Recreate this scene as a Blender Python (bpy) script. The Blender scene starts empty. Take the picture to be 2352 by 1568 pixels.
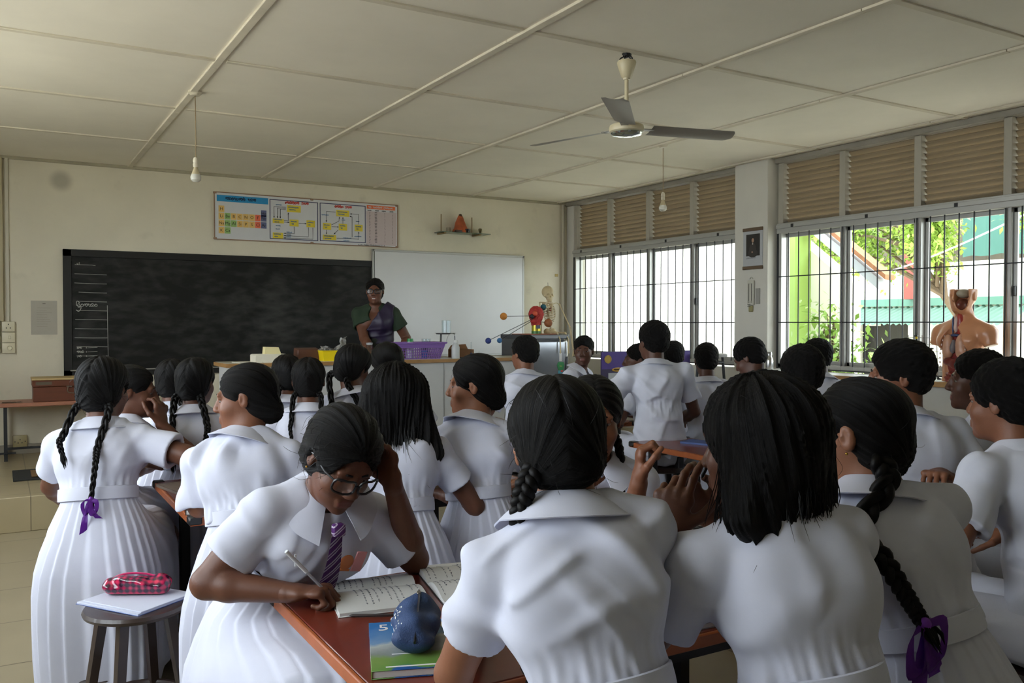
import bpy, bmesh, math, random
import numpy as np
from mathutils import Vector, Matrix
PI = math.pi
scene = bpy.context.scene
# ------------------------------------------------------------------ camera
cam_data = bpy.data.cameras.new('camera'); cam = bpy.data.objects.new('camera', cam_data); scene.collection.objects.link(cam)
cam_data.sensor_width = 36; cam_data.lens = 2000 / 2352 * 36; cam_data.clip_start = .05; cam_data.clip_end = 300
cam.location = (0, 0, 1.48); cam.rotation_euler = (math.radians(90 - 1.17), 0, math.radians(-30.56))
scene.camera = cam
# ------------------------------------------------------------------ daylight
world = bpy.data.worlds.new('sky'); scene.world = world; world.use_nodes = True
wn = world.node_tree.nodes; wl = world.node_tree.links; bg = wn['Background']
bg.inputs[0].default_value = (.86, .94, 1.0, 1); bg.inputs[1].default_value = 9.2
def portal(name, loc, rot, sx, sy):
    L = bpy.data.lights.new(name, 'AREA'); L.shape = 'RECTANGLE'; L.size = sx; L.size_y = sy; L.cycles.is_portal = True
    return
    o = bpy.data.objects.new(name, L); scene.collection.objects.link(o); o.location = loc; o.rotation_euler = rot
scene.view_settings.view_transform = 'Standard'; scene.view_settings.look = 'None'
scene.view_settings.exposure = 0.0; scene.view_settings.gamma = 1.0; scene.view_settings.use_curve_mapping = False
scene.cycles.max_bounces = 7; scene.cycles.diffuse_bounces = 5; scene.cycles.glossy_bounces = 3; scene.cycles.transparent_max_bounces = 12; scene.cycles.transmission_bounces = 4
scene.cycles.caustics_reflective = False; scene.cycles.caustics_refractive = False
# ------------------------------------------------------------------ helpers: objects and tags
COL = bpy.context.scene.collection
def tag(o, label=None, cat=None, group=None, kind=None):
    if label: o['label'] = label
    if cat: o['category'] = cat
    if group: o['group'] = group
    if kind: o['kind'] = kind
    return o
def link(name, me, parent=None, mats=()):
    o = bpy.data.objects.new(name, me); COL.objects.link(o)
    if parent is not None: o.parent = parent
    for m in mats: me.materials.append(m)
    return o
def thing(name, label, cat, loc=(0, 0, 0), rotz=0, group=None):
    o = bpy.data.objects.new(name, None); COL.objects.link(o)
    o.location = loc; o.rotation_euler = (0, 0, rotz); o.empty_display_size = .1
    return tag(o, label, cat, group)
def copy_tree(o, parent=None):
    c = o.copy(); COL.objects.link(c)
    if parent is not None: c.parent = parent
    for ch in list(o.children): copy_tree(ch, c)
    return c
def V(*a): return np.array(a, float)
def nrm(v):
    v = np.asarray(v, float); return v / (np.linalg.norm(v) + 1e-12)
def rotm(axis, deg):
    return np.array(Matrix.Rotation(math.radians(deg), 3, Vector(axis)))
# ------------------------------------------------------------------ helpers: mesh builder
class MB:
    def __init__(s): s.bm = bmesh.new(); s.mi = 0
    def _fin(s, verts, M=None):
        if M is not None: bmesh.ops.transform(s.bm, matrix=M, verts=verts)
        fs = set()
        for v in verts:
            for f in v.link_faces: fs.add(f)
        for f in fs: f.material_index = s.mi
        return s
    def box(s, c, size, bev=0, M=None, seg=1):
        vs = bmesh.ops.create_cube(s.bm, size=1)['verts']
        bmesh.ops.scale(s.bm, vec=size, verts=vs)
        if bev > 0:
            es = list({e for v in vs for e in v.link_edges})
            r = bmesh.ops.bevel(s.bm, geom=es, offset=min(bev, min(size) * .49), segments=seg, affect='EDGES', profile=.5)
            vs = list({v for f in r['faces'] for v in f.verts} | {v for v in vs if v.is_valid})
        T = Matrix.Translation(Vector(c))
        return s._fin(vs, T @ M if M is not None else T)
    def b2(s, lo, hi, bev=0):
        lo, hi = np.array(lo, float), np.array(hi, float)
        return s.box((lo + hi) / 2, np.abs(hi - lo), bev)
    def tube(s, pts, r, seg=8, cap=True, closed=False, flat=1.0, upv=None):
        pts = [np.array(p, float) for p in pts]; n = len(pts)
        if np.isscalar(r): r = [r] * n
        rings = []; prev = None
        for i, p in enumerate(pts):
            if closed: t = pts[(i + 1) % n] - pts[i - 1]
            else: t = pts[min(i + 1, n - 1)] - pts[max(i - 1, 0)]
            t = nrm(t)
            if prev is None:
                a = np.array(upv, float) if upv is not None else (V(0, 0, 1) if abs(t[2]) < .9 else V(1, 0, 0))
            else: a = prev
            b = nrm(a - t * (a @ t)); prev = b; c = np.cross(t, b)
            rings.append([s.bm.verts.new(p + r[i] * (math.cos(2 * PI * k / seg) * b + flat * math.sin(2 * PI * k / seg) * c)) for k in range(seg)])
        m = n if closed else n - 1
        for i in range(m):
            A, B = rings[i], rings[(i + 1) % n]
            for k in range(seg):
                f = s.bm.faces.new((A[k], A[(k + 1) % seg], B[(k + 1) % seg], B[k])); f.material_index = s.mi
        if cap and not closed:
            f = s.bm.faces.new(rings[0][::-1]); f.material_index = s.mi
            f = s.bm.faces.new(rings[-1]); f.material_index = s.mi
        return s
    def cyl(s, p0, p1, r0, r1=None, seg=16): return s.tube([p0, p1], [r0, r0 if r1 is None else r1], seg)
    def lathe(s, prof, loc=(0, 0, 0), M=None, seg=24, close=False):
        rings = []; allv = []
        for (r, z) in prof:
            if r < 1e-6: rings.append([s.bm.verts.new((0, 0, z))])
            else: rings.append([s.bm.verts.new((r * math.cos(2 * PI * k / seg), r * math.sin(2 * PI * k / seg), z)) for k in range(seg)])
            allv += rings[-1]
        m = len(rings)
        for i in range(m if close else m - 1):
            A, B = rings[i], rings[(i + 1) % m]
            for k in range(seg):
                k2 = (k + 1) % seg
                vs = [A[0] if len(A) == 1 else A[k]] + ([] if len(A) == 1 else [A[k2]]) + [B[0] if len(B) == 1 else B[k2]] + ([] if len(B) == 1 else [B[k]])
                if len(vs) >= 3: s.bm.faces.new(vs)
        T = Matrix.Translation(Vector(loc))
        return s._fin(allv, T @ M if M is not None else T)
    def sphere(s, c, r, seg=16, M=None):
        if np.isscalar(r): r = (r, r, r)
        vs = bmesh.ops.create_uvsphere(s.bm, u_segments=seg, v_segments=max(6, seg * 2 // 3), radius=1)['verts']
        T = Matrix.Translation(Vector(c))
        D = Matrix.Diagonal((r[0], r[1], r[2], 1))
        return s._fin(vs, T @ (M @ D if M is not None else D))
    def prism(s, poly, h, M=None):
        a = [s.bm.verts.new((p[0], p[1], 0)) for p in poly]; b = [s.bm.verts.new((p[0], p[1], h)) for p in poly]
        n = len(poly); s.bm.faces.new(a[::-1]); s.bm.faces.new(b)
        for i in range(n): s.bm.faces.new((a[i], a[(i + 1) % n], b[(i + 1) % n], b[i]))
        return s._fin(a + b, M)
    def quad(s, pts):
        f = s.bm.faces.new([s.bm.verts.new(p) for p in pts]); f.material_index = s.mi; return s
    def grid(s, rows, closed=False):
        R = [[s.bm.verts.new(p) for p in row] for row in rows]
        for i in range(len(R) - 1):
            n = len(R[i])
            for k in range(n if closed else n - 1):
                f = s.bm.faces.new((R[i][k], R[i][(k + 1) % n], R[i + 1][(k + 1) % n], R[i + 1][k])); f.material_index = s.mi
        return s
    def raw(s, vs, fs):
        B = [s.bm.verts.new(v) for v in vs]
        for f in fs:
            q = s.bm.faces.new([B[i] for i in f]); q.material_index = s.mi
        return s
    def text(s, body, size, M, ext=.0006, align='CENTER'):
        cu = bpy.data.curves.new('t', 'FONT'); cu.body = body; cu.size = size; cu.extrude = ext; cu.align_x = align; cu.align_y = 'CENTER'; cu.resolution_u = 3
        o = bpy.data.objects.new('t', cu); me = bpy.data.meshes.new_from_object(o)
        n0 = len(s.bm.verts); s.bm.from_mesh(me); s.bm.verts.ensure_lookup_table(); vs = s.bm.verts[n0:]
        s._fin(vs, M); bpy.data.objects.remove(o); bpy.data.curves.remove(cu); bpy.data.meshes.remove(me)
        return s
    def out(s, name, mats, parent=None, smooth=40, loc=None):
        bmesh.ops.recalc_face_normals(s.bm, faces=s.bm.faces)
        ca = math.radians(smooth)
        for f in s.bm.faces: f.smooth = smooth > 0
        for e in s.bm.edges:
            if len(e.link_faces) == 2 and e.calc_face_angle(0) > ca: e.smooth = False
        me = bpy.data.meshes.new(name); s.bm.to_mesh(me); s.bm.free()
        o = link(name, me, parent, mats if isinstance(mats, (list, tuple)) else [mats])
        if loc is not None: o.location = loc
        return o
def frame(ex, ey, ez, o=(0, 0, 0)):
    return Matrix(((ex[0], ey[0], ez[0], o[0]), (ex[1], ey[1], ez[1], o[1]), (ex[2], ey[2], ez[2], o[2]), (0, 0, 0, 1)))
# ------------------------------------------------------------------ helpers: smooth solids by distance fields (bodies, cloth, hair)
class SDF:
    """rounded shapes blended smoothly; meshed once into one continuous surface"""
    def __init__(s): s.ops = []
    def add(s, fn, lo, hi, k=.02): s.ops.append(('a', fn, np.array(lo), np.array(hi), k))
    def sub(s, fn, lo, hi, k=.01): s.ops.append(('s', fn, np.array(lo), np.array(hi), k))
    def cone(s, a, b, ra, rb, k=.02, op='a'):
        a, b = np.array(a, float), np.array(b, float); ab = b - a; L2 = ab @ ab + 1e-12
        def fn(p):
            t = np.clip(((p - a) @ ab) / L2, 0, 1)
            q = p - a - t[..., None] * ab
            return np.sqrt((q * q).sum(-1)) - (ra + (rb - ra) * t)
        lo = np.minimum(a - ra, b - rb); hi = np.maximum(a + ra, b + rb)
        s.ops.append((op, fn, lo, hi, k)); return s
    def ell(s, c, r, R=None, k=.02, op='a'):
        c = np.array(c, float); r = np.array(r, float); R = np.eye(3) if R is None else R   # R columns are the axes
        m = r.min()
        def fn(p):
            q = (p - c) @ R
            k0 = np.sqrt(((q / r) ** 2).sum(-1)); k1 = np.sqrt(((q / (r * r)) ** 2).sum(-1)) + 1e-9
            return k0 * (k0 - 1) / k1
        e = np.abs(R) @ r
        s.ops.append((op, fn, c - e, c + e, k)); return s
    def ecap(s, a, b, ex, ey, ra, rb, k=.03, op='a'):
        a, b = np.array(a, float), np.array(b, float); ab = b - a; L2 = ab @ ab + 1e-12; ez = nrm(ab)
        ex = nrm(ex - ez * (ex @ ez)); ey = nrm(ey - ez * (ey @ ez) - ex * (ey @ ex))
        def fn(p):
            q = p - a; t = np.clip((q @ ab) / L2, 0, 1); q = q - t[..., None] * ab
            rx = ra[0] + (rb[0] - ra[0]) * t; ry = ra[1] + (rb[1] - ra[1]) * t; rz = np.minimum(rx, ry)
            return (np.sqrt((q @ ex / rx) ** 2 + (q @ ey / ry) ** 2 + (q @ ez / rz) ** 2) - 1) * np.minimum(rx, ry)
        R = max(*ra, *rb); s.ops.append((op, fn, np.minimum(a, b) - R, np.maximum(a, b) + R, k)); return s
    def half(s, c, n, lo, hi, k=.004):
        """cut away the side n points to, inside the box lo..hi"""
        c = np.array(c, float); n = nrm(n)
        s.ops.append(('h', (c, n), np.array(lo), np.array(hi), k)); return s
    def build(s, h, folds=None):
        A = [o for o in s.ops if o[0] == 'a']
        lo = np.min([o[2] for o in A], 0) - 4 * h - .02; hi = np.max([o[3] for o in A], 0) + 4 * h + .02
        n = np.ceil((hi - lo) / h).astype(int) + 1
        g = np.full(n, .06, np.float32)
        ax = [lo[i] + h * np.arange(n[i]) for i in range(3)]
        for op, fn, l, u, k in s.ops:
            mrg = k + 3 * h + (.018 if folds else 0)
            i0 = np.clip(np.floor((l - mrg - lo) / h).astype(int), 0, n); i1 = np.clip(np.ceil((u + mrg - lo) / h).astype(int) + 1, 0, n)
            if (i1 <= i0).any(): continue
            X_ = [ax[i][i0[i]:i1[i]] for i in range(3)]; sl = tuple(slice(i0[i], i1[i]) for i in range(3)); q = g[sl]
            if op == 'h':
                cc, nn = fn; d = -((X_[0] - cc[0]) * nn[0])[:, None, None] - ((X_[1] - cc[1]) * nn[1])[None, :, None] - ((X_[2] - cc[2]) * nn[2])[None, None, :]; d = d.astype(np.float32)
            else: d = fn(np.stack(np.meshgrid(*X_, indexing='ij'), -1)).astype(np.float32)
            if op == 'a':
                hh = np.maximum(k - np.abs(q - d), 0) / k; g[sl] = np.minimum(q, d) - hh * hh * k * .25
            else:
                d = -d; hh = np.maximum(k - np.abs(q - d), 0) / k; g[sl] = np.maximum(q, d) + hh * hh * k * .25
        if folds:
            I = np.nonzero(np.abs(g) < .018 + 2 * h)
            P = np.stack([ax[i][I[i]] for i in range(3)], -1)
            g[I] += folds(P).astype(np.float32)
        return nets(g, lo, h)
def nets(g, lo, h):
    sgn = g < 0; n = np.array(g.shape)
    act = None
    for dx in (0, 1):
        for dy in (0, 1):
            for dz in (0, 1):
                c = sgn[dx:n[0] - 1 + dx, dy:n[1] - 1 + dy, dz:n[2] - 1 + dz]
                if act is None: al, an = c.copy(), c.copy(); act = 1
                else: al &= c; an |= c
    I = np.nonzero(an & ~al); m = len(I[0])
    idx = np.full(n - 1, -1, np.int32); idx[I] = np.arange(m)
    cn = [(0, 0, 0), (1, 0, 0), (0, 1, 0), (1, 1, 0), (0, 0, 1), (1, 0, 1), (0, 1, 1), (1, 1, 1)]
    val = [g[I[0] + c[0], I[1] + c[1], I[2] + c[2]] for c in cn]
    acc = np.zeros((m, 3)); cnt = np.zeros(m)
    for a in range(8):
        for b in range(a + 1, 8):
            d = np.array(cn[b]) - np.array(cn[a])
            if np.abs(d).sum() != 1: continue
            x = (val[a] < 0) != (val[b] < 0)
            t = np.where(x, val[a] / np.where(x, val[a] - val[b], 1), 0)
            acc += np.where(x[:, None], np.array(cn[a]) + t[:, None] * d, 0); cnt += x
    vs = lo + h * (np.stack(I, -1) + acc / cnt[:, None])
    qs = []
    for ax in range(3):
        u, w = (ax + 1) % 3, (ax + 2) % 3
        sl0 = [slice(None)] * 3; sl1 = [slice(None)] * 3
        sl0[ax] = slice(0, -1); sl1[ax] = slice(1, None)
        A, B = sgn[tuple(sl0)], sgn[tuple(sl1)]
        E = np.array(np.nonzero(A != B)).T
        ok = (E[:, u] > 0) & (E[:, w] > 0) & (E[:, u] < n[u] - 1) & (E[:, w] < n[w] - 1); E = E[ok]
        fl = A[tuple(E.T)]
        def ci(du, dw):
            F = E.copy(); F[:, u] += du; F[:, w] += dw; return idx[tuple(F.T)]
        q = np.stack([ci(-1, -1), ci(0, -1), ci(0, 0), ci(-1, 0)], -1)
        q[~fl] = q[~fl][:, ::-1]
        qs.append(q)
    return vs, np.concatenate(qs)
def np_mesh(name, vs, qs, mi=None, attr=None):
    me = bpy.data.meshes.new(name); nv, nq = len(vs), len(qs); w = qs.shape[1]
    me.vertices.add(nv); me.vertices.foreach_set('co', np.asarray(vs, np.float32).ravel())
    me.loops.add(nq * w); me.loops.foreach_set('vertex_index', qs.astype(np.int32).ravel())
    me.polygons.add(nq); me.polygons.foreach_set('loop_start', np.arange(0, nq * w, w, dtype=np.int32))
    me.polygons.foreach_set('use_smooth', np.ones(nq, bool))
    if mi is not None: me.polygons.foreach_set('material_index', mi.astype(np.int32))
    if attr is not None:
        a = me.attributes.new('flow', 'FLOAT_VECTOR', 'POINT'); a.data.foreach_set('vector', np.asarray(attr, np.float32).ravel())
    me.update(calc_edges=True); me.validate()
    return me
def merge(parts):
    vs, qs, o = [], [], 0
    for v, q in parts: vs.append(v); qs.append(q + o); o += len(v)
    return np.concatenate(vs), np.concatenate(qs)
def sines(p, freq, seed, n=6):
    r = np.random.RandomState(seed); o = 0
    for i in range(n):
        d = nrm(r.normal(size=3)); o = o + np.sin(p @ (d * freq * r.uniform(.6, 1.5)) * 2 * PI + r.uniform(0, 6.28))
    return o / math.sqrt(n / 2)
# ------------------------------------------------------------------ materials
def srgb(*c):
    return tuple(((x / 255) / 12.92 if x / 255 <= .04045 else ((x / 255 + .055) / 1.055) ** 2.4) for x in c)
MC = {}
def mat(name, col, rough=.6, metal=0, var=0, vscale=6, bump=0, bscale=60, spec=.5, coat=0, alpha=1, trans=0, stretch=None, emis=0, space='Object'):
    if name in MC: return MC[name]
    m = bpy.data.materials.new(name); m.use_nodes = True; nt = m.node_tree; N, Lk = nt.nodes, nt.links
    b = N['Principled BSDF']; c = tuple(col) + (1,) if len(col) == 3 else tuple(col)
    b.inputs['Base Color'].default_value = c; b.inputs['Roughness'].default_value = rough; b.inputs['Metallic'].default_value = metal
    b.inputs['Specular IOR Level'].default_value = spec; b.inputs['Coat Weight'].default_value = coat
    b.inputs['Alpha'].default_value = alpha; b.inputs['Transmission Weight'].default_value = trans
    if emis: b.inputs['Emission Color'].default_value = c; b.inputs['Emission Strength'].default_value = emis
    tc = None
    if var or bump:
        tc = N.new('ShaderNodeTexCoord'); mp = N.new('ShaderNodeMapping'); Lk.new(tc.outputs[space], mp.inputs[0])
        if stretch: mp.inputs['Scale'].default_value = stretch
    if var:
        n = N.new('ShaderNodeTexNoise'); n.inputs['Scale'].default_value = vscale; n.inputs['Detail'].default_value = 5; n.inputs['Roughness'].default_value = .6
        Lk.new(mp.outputs[0], n.inputs['Vector'])
        r = N.new('ShaderNodeMapRange'); r.inputs['From Min'].default_value = .3; r.inputs['From Max'].default_value = .7
        r.inputs['To Min'].default_value = 1 - var; r.inputs['To Max'].default_value = 1 + var
        Lk.new(n.outputs['Fac'], r.inputs['Value'])
        mx = N.new('ShaderNodeVectorMath'); mx.operation = 'SCALE'; mx.inputs[0].default_value = c[:3]
        Lk.new(r.outputs[0], mx.inputs['Scale']); Lk.new(mx.outputs[0], b.inputs['Base Color'])
    if bump:
        n2 = N.new('ShaderNodeTexNoise'); n2.inputs['Scale'].default_value = bscale; n2.inputs['Detail'].default_value = 4
        Lk.new(mp.outputs[0], n2.inputs['Vector'])
        bp = N.new('ShaderNodeBump'); bp.inputs['Strength'].default_value = bump; bp.inputs['Distance'].default_value = .01
        Lk.new(n2.outputs['Fac'], bp.inputs['Height']); Lk.new(bp.outputs[0], b.inputs['Normal'])
    MC[name] = m; return m
def skin(name, r, g, b): return mat('skin ' + name, srgb(r, g, b), rough=.48, var=.10, vscale=14, bump=.06, bscale=220, spec=.35)
def hair_mat():
    m = mat('black hair', (.0042, .0037, .0036), rough=.5, spec=.13); nt = m.node_tree; N, Lk = nt.nodes, nt.links
    a = N.new('ShaderNodeAttribute'); a.attribute_name = 'flow'
    n = N.new('ShaderNodeTexNoise'); n.inputs['Scale'].default_value = 34; n.inputs['Detail'].default_value = 6; n.inputs['Roughness'].default_value = .7
    Lk.new(a.outputs['Vector'], n.inputs['Vector'])
    bp = N.new('ShaderNodeBump'); bp.inputs['Strength'].default_value = .75; bp.inputs['Distance'].default_value = .006
    Lk.new(n.outputs['Fac'], bp.inputs['Height']); Lk.new(bp.outputs[0], N['Principled BSDF'].inputs['Normal'])
    r = N.new('ShaderNodeMapRange'); r.inputs['From Min'].default_value = .35; r.inputs['From Max'].default_value = .65; r.inputs['To Min'].default_value = .38; r.inputs['To Max'].default_value = .62
    Lk.new(n.outputs['Fac'], r.inputs['Value']); Lk.new(r.outputs[0], N['Principled BSDF'].inputs['Roughness'])
    return m
def cloth_mat(name, col):
    m = mat(name, col, rough=.85, spec=.2, var=.03, vscale=9, bump=.03, bscale=420)
    return m
M_HAIR = hair_mat()
M_STRAND = mat('hair strand', (.005, .0045, .0042), rough=.5, spec=.25)
M_HAIRS = mat('hair lock', (.0042, .0037, .0036), rough=.42, spec=.18)
M_DRESS = cloth_mat('white school cotton', (.585, .60, .705))
M_SHIRT = cloth_mat('white shirt cotton', (.595, .61, .70))
M_LIP = mat('lips', srgb(104, 56, 49), rough=.45)
M_EYE = mat('eye white', srgb(112, 102, 96), rough=.4, spec=.3)
M_IRIS = mat('dark iris', srgb(28, 16, 12), rough=.15)
M_RIBBON = mat('purple ribbon', srgb(112, 42, 158), rough=.45, spec=.5, bump=.1, bscale=80)
M_GOLD = mat('gold', srgb(205, 160, 70), rough=.3, metal=1)
M_PLASTIC_BLK = mat('black plastic', srgb(18, 19, 24), rough=.3)
M_SHOE = mat('brown shoe leather', srgb(60, 45, 38), rough=.5)
SK = [skin('brown', 118, 76, 55), skin('deep brown', 98, 62, 46), skin('warm brown', 134, 88, 64), skin('dark brown', 84, 54, 42)]
# ------------------------------------------------------------------ people
def hand(S, W0, d, n, side, curl=(.4, .45, .5, .5), thumb=.4, spread=.5, s=1.0, fore=None, fr=.026):
    """a hand: d = direction of the fingers, n = where the palm faces, side +1 right / -1 left"""
    d = nrm(d); n = np.asarray(n, float); n = nrm(n - d * (n @ d)); t = side * np.cross(d, n)
    if fore is not None: S.cone(fore, W0, fr * 1.06, .022 * s, k=.012)
    S.ecap(W0 - d * .005, W0 + d * .022 * s, t, n, (.024 * s, .018 * s), (.028 * s, .016 * s), k=.015)
    S.ecap(W0 + d * .022 * s, W0 + d * .074 * s, t, n, (.029 * s, .0155 * s), (.038 * s, .0125 * s), k=.015)
    S.ell(W0 + d * .035 * s + t * .02 * s + n * .008 * s, (.017 * s, .026 * s, .012 * s), np.stack([t, d, n], 1), k=.012)   # ball of the thumb
    tips = []
    for i in range(4):
        ln = (.070, .079, .073, .057)[i] * s; c = curl[i]
        b = W0 + d * ((.086, .09, .086, .077)[i] * s) + t * ((.0295 - .0197 * i) * s)
        ang = 0; p = b - d * .012 * s; r = (.0087, .0088, .0084, .0074)[i] * s
        dd = nrm(d + t * spread * (1.4 - i) * .11)
        S.cone(p, b, r * 1.1, r * 1.05, k=.012); p = b
        for j, (fr_, a) in enumerate(((.45, 72), (.30, 95), (.25, 55))):
            ang += math.radians(a * c); q = p + (math.cos(ang) * dd + math.sin(ang) * n) * ln * fr_
            S.cone(p, q, r, r * .92, k=.004); p = q; r *= .92
        tips.append(p)
    p = W0 + d * .022 * s + t * .022 * s + n * .004 * s
    for j, (v, ln, r) in enumerate(((t * .78 + d * .62 + n * .25, .044, .0125), (t * (.55 - thumb * .9) + d * .8 + n * (.2 + thumb * .6), .034, .0098), (t * (.3 - thumb * 1.1) + d * .75 + n * (.2 + thumb * .75), .027, .0084))):
        q = p + nrm(v) * ln * s; S.cone(p, q, r * s, r * .88 * s, k=.008 if j == 0 else .004); p = q
    tips.append(p)
    return tips
def elbow(S, Wt, la, lb, pole):
    v = Wt - S; L = np.linalg.norm(v); k = 1.0
    if L > (la + lb) * .985: k = L / ((la + lb) * .985)
    la, lb = la * k, lb * k; e = v / L
    a = (la * la - lb * lb + L * L) / (2 * L); h = math.sqrt(max(la * la - a * a, 0))
    p = np.asarray(pole, float); p = nrm(p - e * (p @ e))
    return S + e * a + p * h
def spline(pts, n):
    pts = np.array(pts, float); m = len(pts)
    if m == 2: return [pts[0] + (pts[1] - pts[0]) * t for t in np.linspace(0, 1, n)]
    P = np.vstack([2 * pts[0] - pts[1], pts, 2 * pts[-1] - pts[-2]]); out = []
    for u in np.linspace(0, m - 1 - 1e-6, n):
        i = int(u); t = u - i; a, b, c, d = P[i], P[i + 1], P[i + 2], P[i + 3]
        out.append(.5 * ((2 * b) + (c - a) * t + (2 * a - 5 * b + 4 * c - d) * t * t + (3 * b - 3 * c + d - a) * t ** 3))
    return out
def braid_mesh(pts, r0, r1, outv, per=.034, seg=7):
    """three strands plaited along a path; outv is the side the braid faces"""
    L = sum(np.linalg.norm(np.subtract(pts[i + 1], pts[i])) for i in range(len(pts) - 1))
    n = max(12, int(L / .0045)); P = np.array(spline(pts, n)); mb = MB(); T = np.gradient(P, axis=0)
    for k in range(3):
        q = []; rr = []
        for i in range(n):
            t = nrm(T[i]); o = nrm(np.asarray(outv, float) - t * (np.asarray(outv, float) @ t)); sd = np.cross(t, o)
            R = r0 + (r1 - r0) * i / (n - 1); th = 2 * PI * (i / (n - 1) * L / (per * 2.6) * (r0 / max(R, r0 * .6)) ** .3 + k / 3)
            q.append(P[i] + sd * math.sin(th) * R * .62 + o * math.sin(2 * th) * R * .33); rr.append(R * .52)
        mb.tube(q, rr, seg)
    # tuft of loose ends below the tie
    rnd = random.Random(7); e = P[-1]; t = nrm(T[-1])
    for i in range(14):
        a = V(rnd.uniform(-1, 1), rnd.uniform(-1, 1), rnd.uniform(-.2, .2)) * r1
        mb.tube([e + a * .5 - t * .01, e + a * 1.1 + t * .02, e + a * .8 + t * rnd.uniform(.035, .06)], [r1 * .34, r1 * .3, .0004], 5)
    return mb
def ribbon_bow(e, t, outv, s=1.0, long=.13, seed=1):
    """a tied ribbon: a knot, two loops and two hanging tails"""
    mb = MB(); rnd = random.Random(seed); t = nrm(t); o = nrm(np.asarray(outv, float) - t * (np.asarray(outv, float) @ t)); sd = np.cross(t, o)
    dn = V(0, 0, -1)
    def strip(pts, w, wv):
        P = spline(pts, 16); rows = []
        for i, p in enumerate(P):
            ww = w[0] + (w[1] - w[0]) * i / 15; a = nrm(wv + o * .5 * math.sin(i * .55 + rnd.random()))
            rows.append([p - a * ww, p + o * .0015, p + a * ww])
        mb.grid(rows)
    mb.sphere(e, (.008 * s, .008 * s, .010 * s), 10)
    for sg in (-1, 1):
        strip([e, e + sd * sg * .024 * s + dn * .012 + o * .012, e + sd * sg * .022 * s + dn * .052 * s + o * .008, e + sd * sg * .006 + dn * .05 * s + o * .016, e + o * .008], (.008 * s, .011 * s), nrm(sd * .5 + dn * .5))
        strip([e, e + sd * sg * .014 + dn * .05 * s + o * .01, e + sd * sg * (.022 + .01 * rnd.random()) + dn * long * (.85 + .3 * sg), ], (.007 * s, .013 * s), sd)
    bmesh.ops.solidify(mb.bm, geom=mb.bm.faces[:], thickness=.0012)
    return mb
def cloth_folds(C0, ex, ey, ez, seed, amp=.0045, waist=None):
    """creases pulled from the armpits across the back and gathers above the waist"""
    r = np.random.RandomState(seed); ph = r.uniform(0, 6.28, 6); sg = r.choice([-1, 1])
    def fn(p):
        q = p - C0; x, y, z = q @ ex, q @ ey, q @ ez
        w = sines(q, 1.6, seed); m = np.clip(.5 + .9 * sines(q, 3.0, seed + 1), 0, 1); m2 = np.clip(.4 + .9 * sines(q, 3.4, seed + 7), 0, 1)
        a = (sg * x * .78 + z * .62); b = (-sg * x * .5 + z * .86)
        f1 = (.5 + .5 * np.sin(2 * PI * (a * 6.5 + w * .42) + ph[0])) ** 3
        f2 = (.5 + .5 * np.sin(2 * PI * (b * 9 + w * .5) + ph[1])) ** 4
        f3 = (1 - np.abs(np.sin(PI * (a * 15 + w * .9) + ph[4]))) ** 3
        o = -amp * (f1 * m * 1.5 + f2 * m2 * 1.0 + f3 * m * m2 * .25) + amp * .35 * sines(q, 6, seed + 2)
        if waist is not None:
            th = np.arctan2(x, y); g = np.exp(-((z - waist) / .06) ** 2)
            o = o - g * (.0016 * np.sin(th * 17 + 5 * w + ph[2]) + .0012 * np.sin(th * 29 + 4 * m + ph[3]))
        return o
    return fn
class Pose: pass
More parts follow.
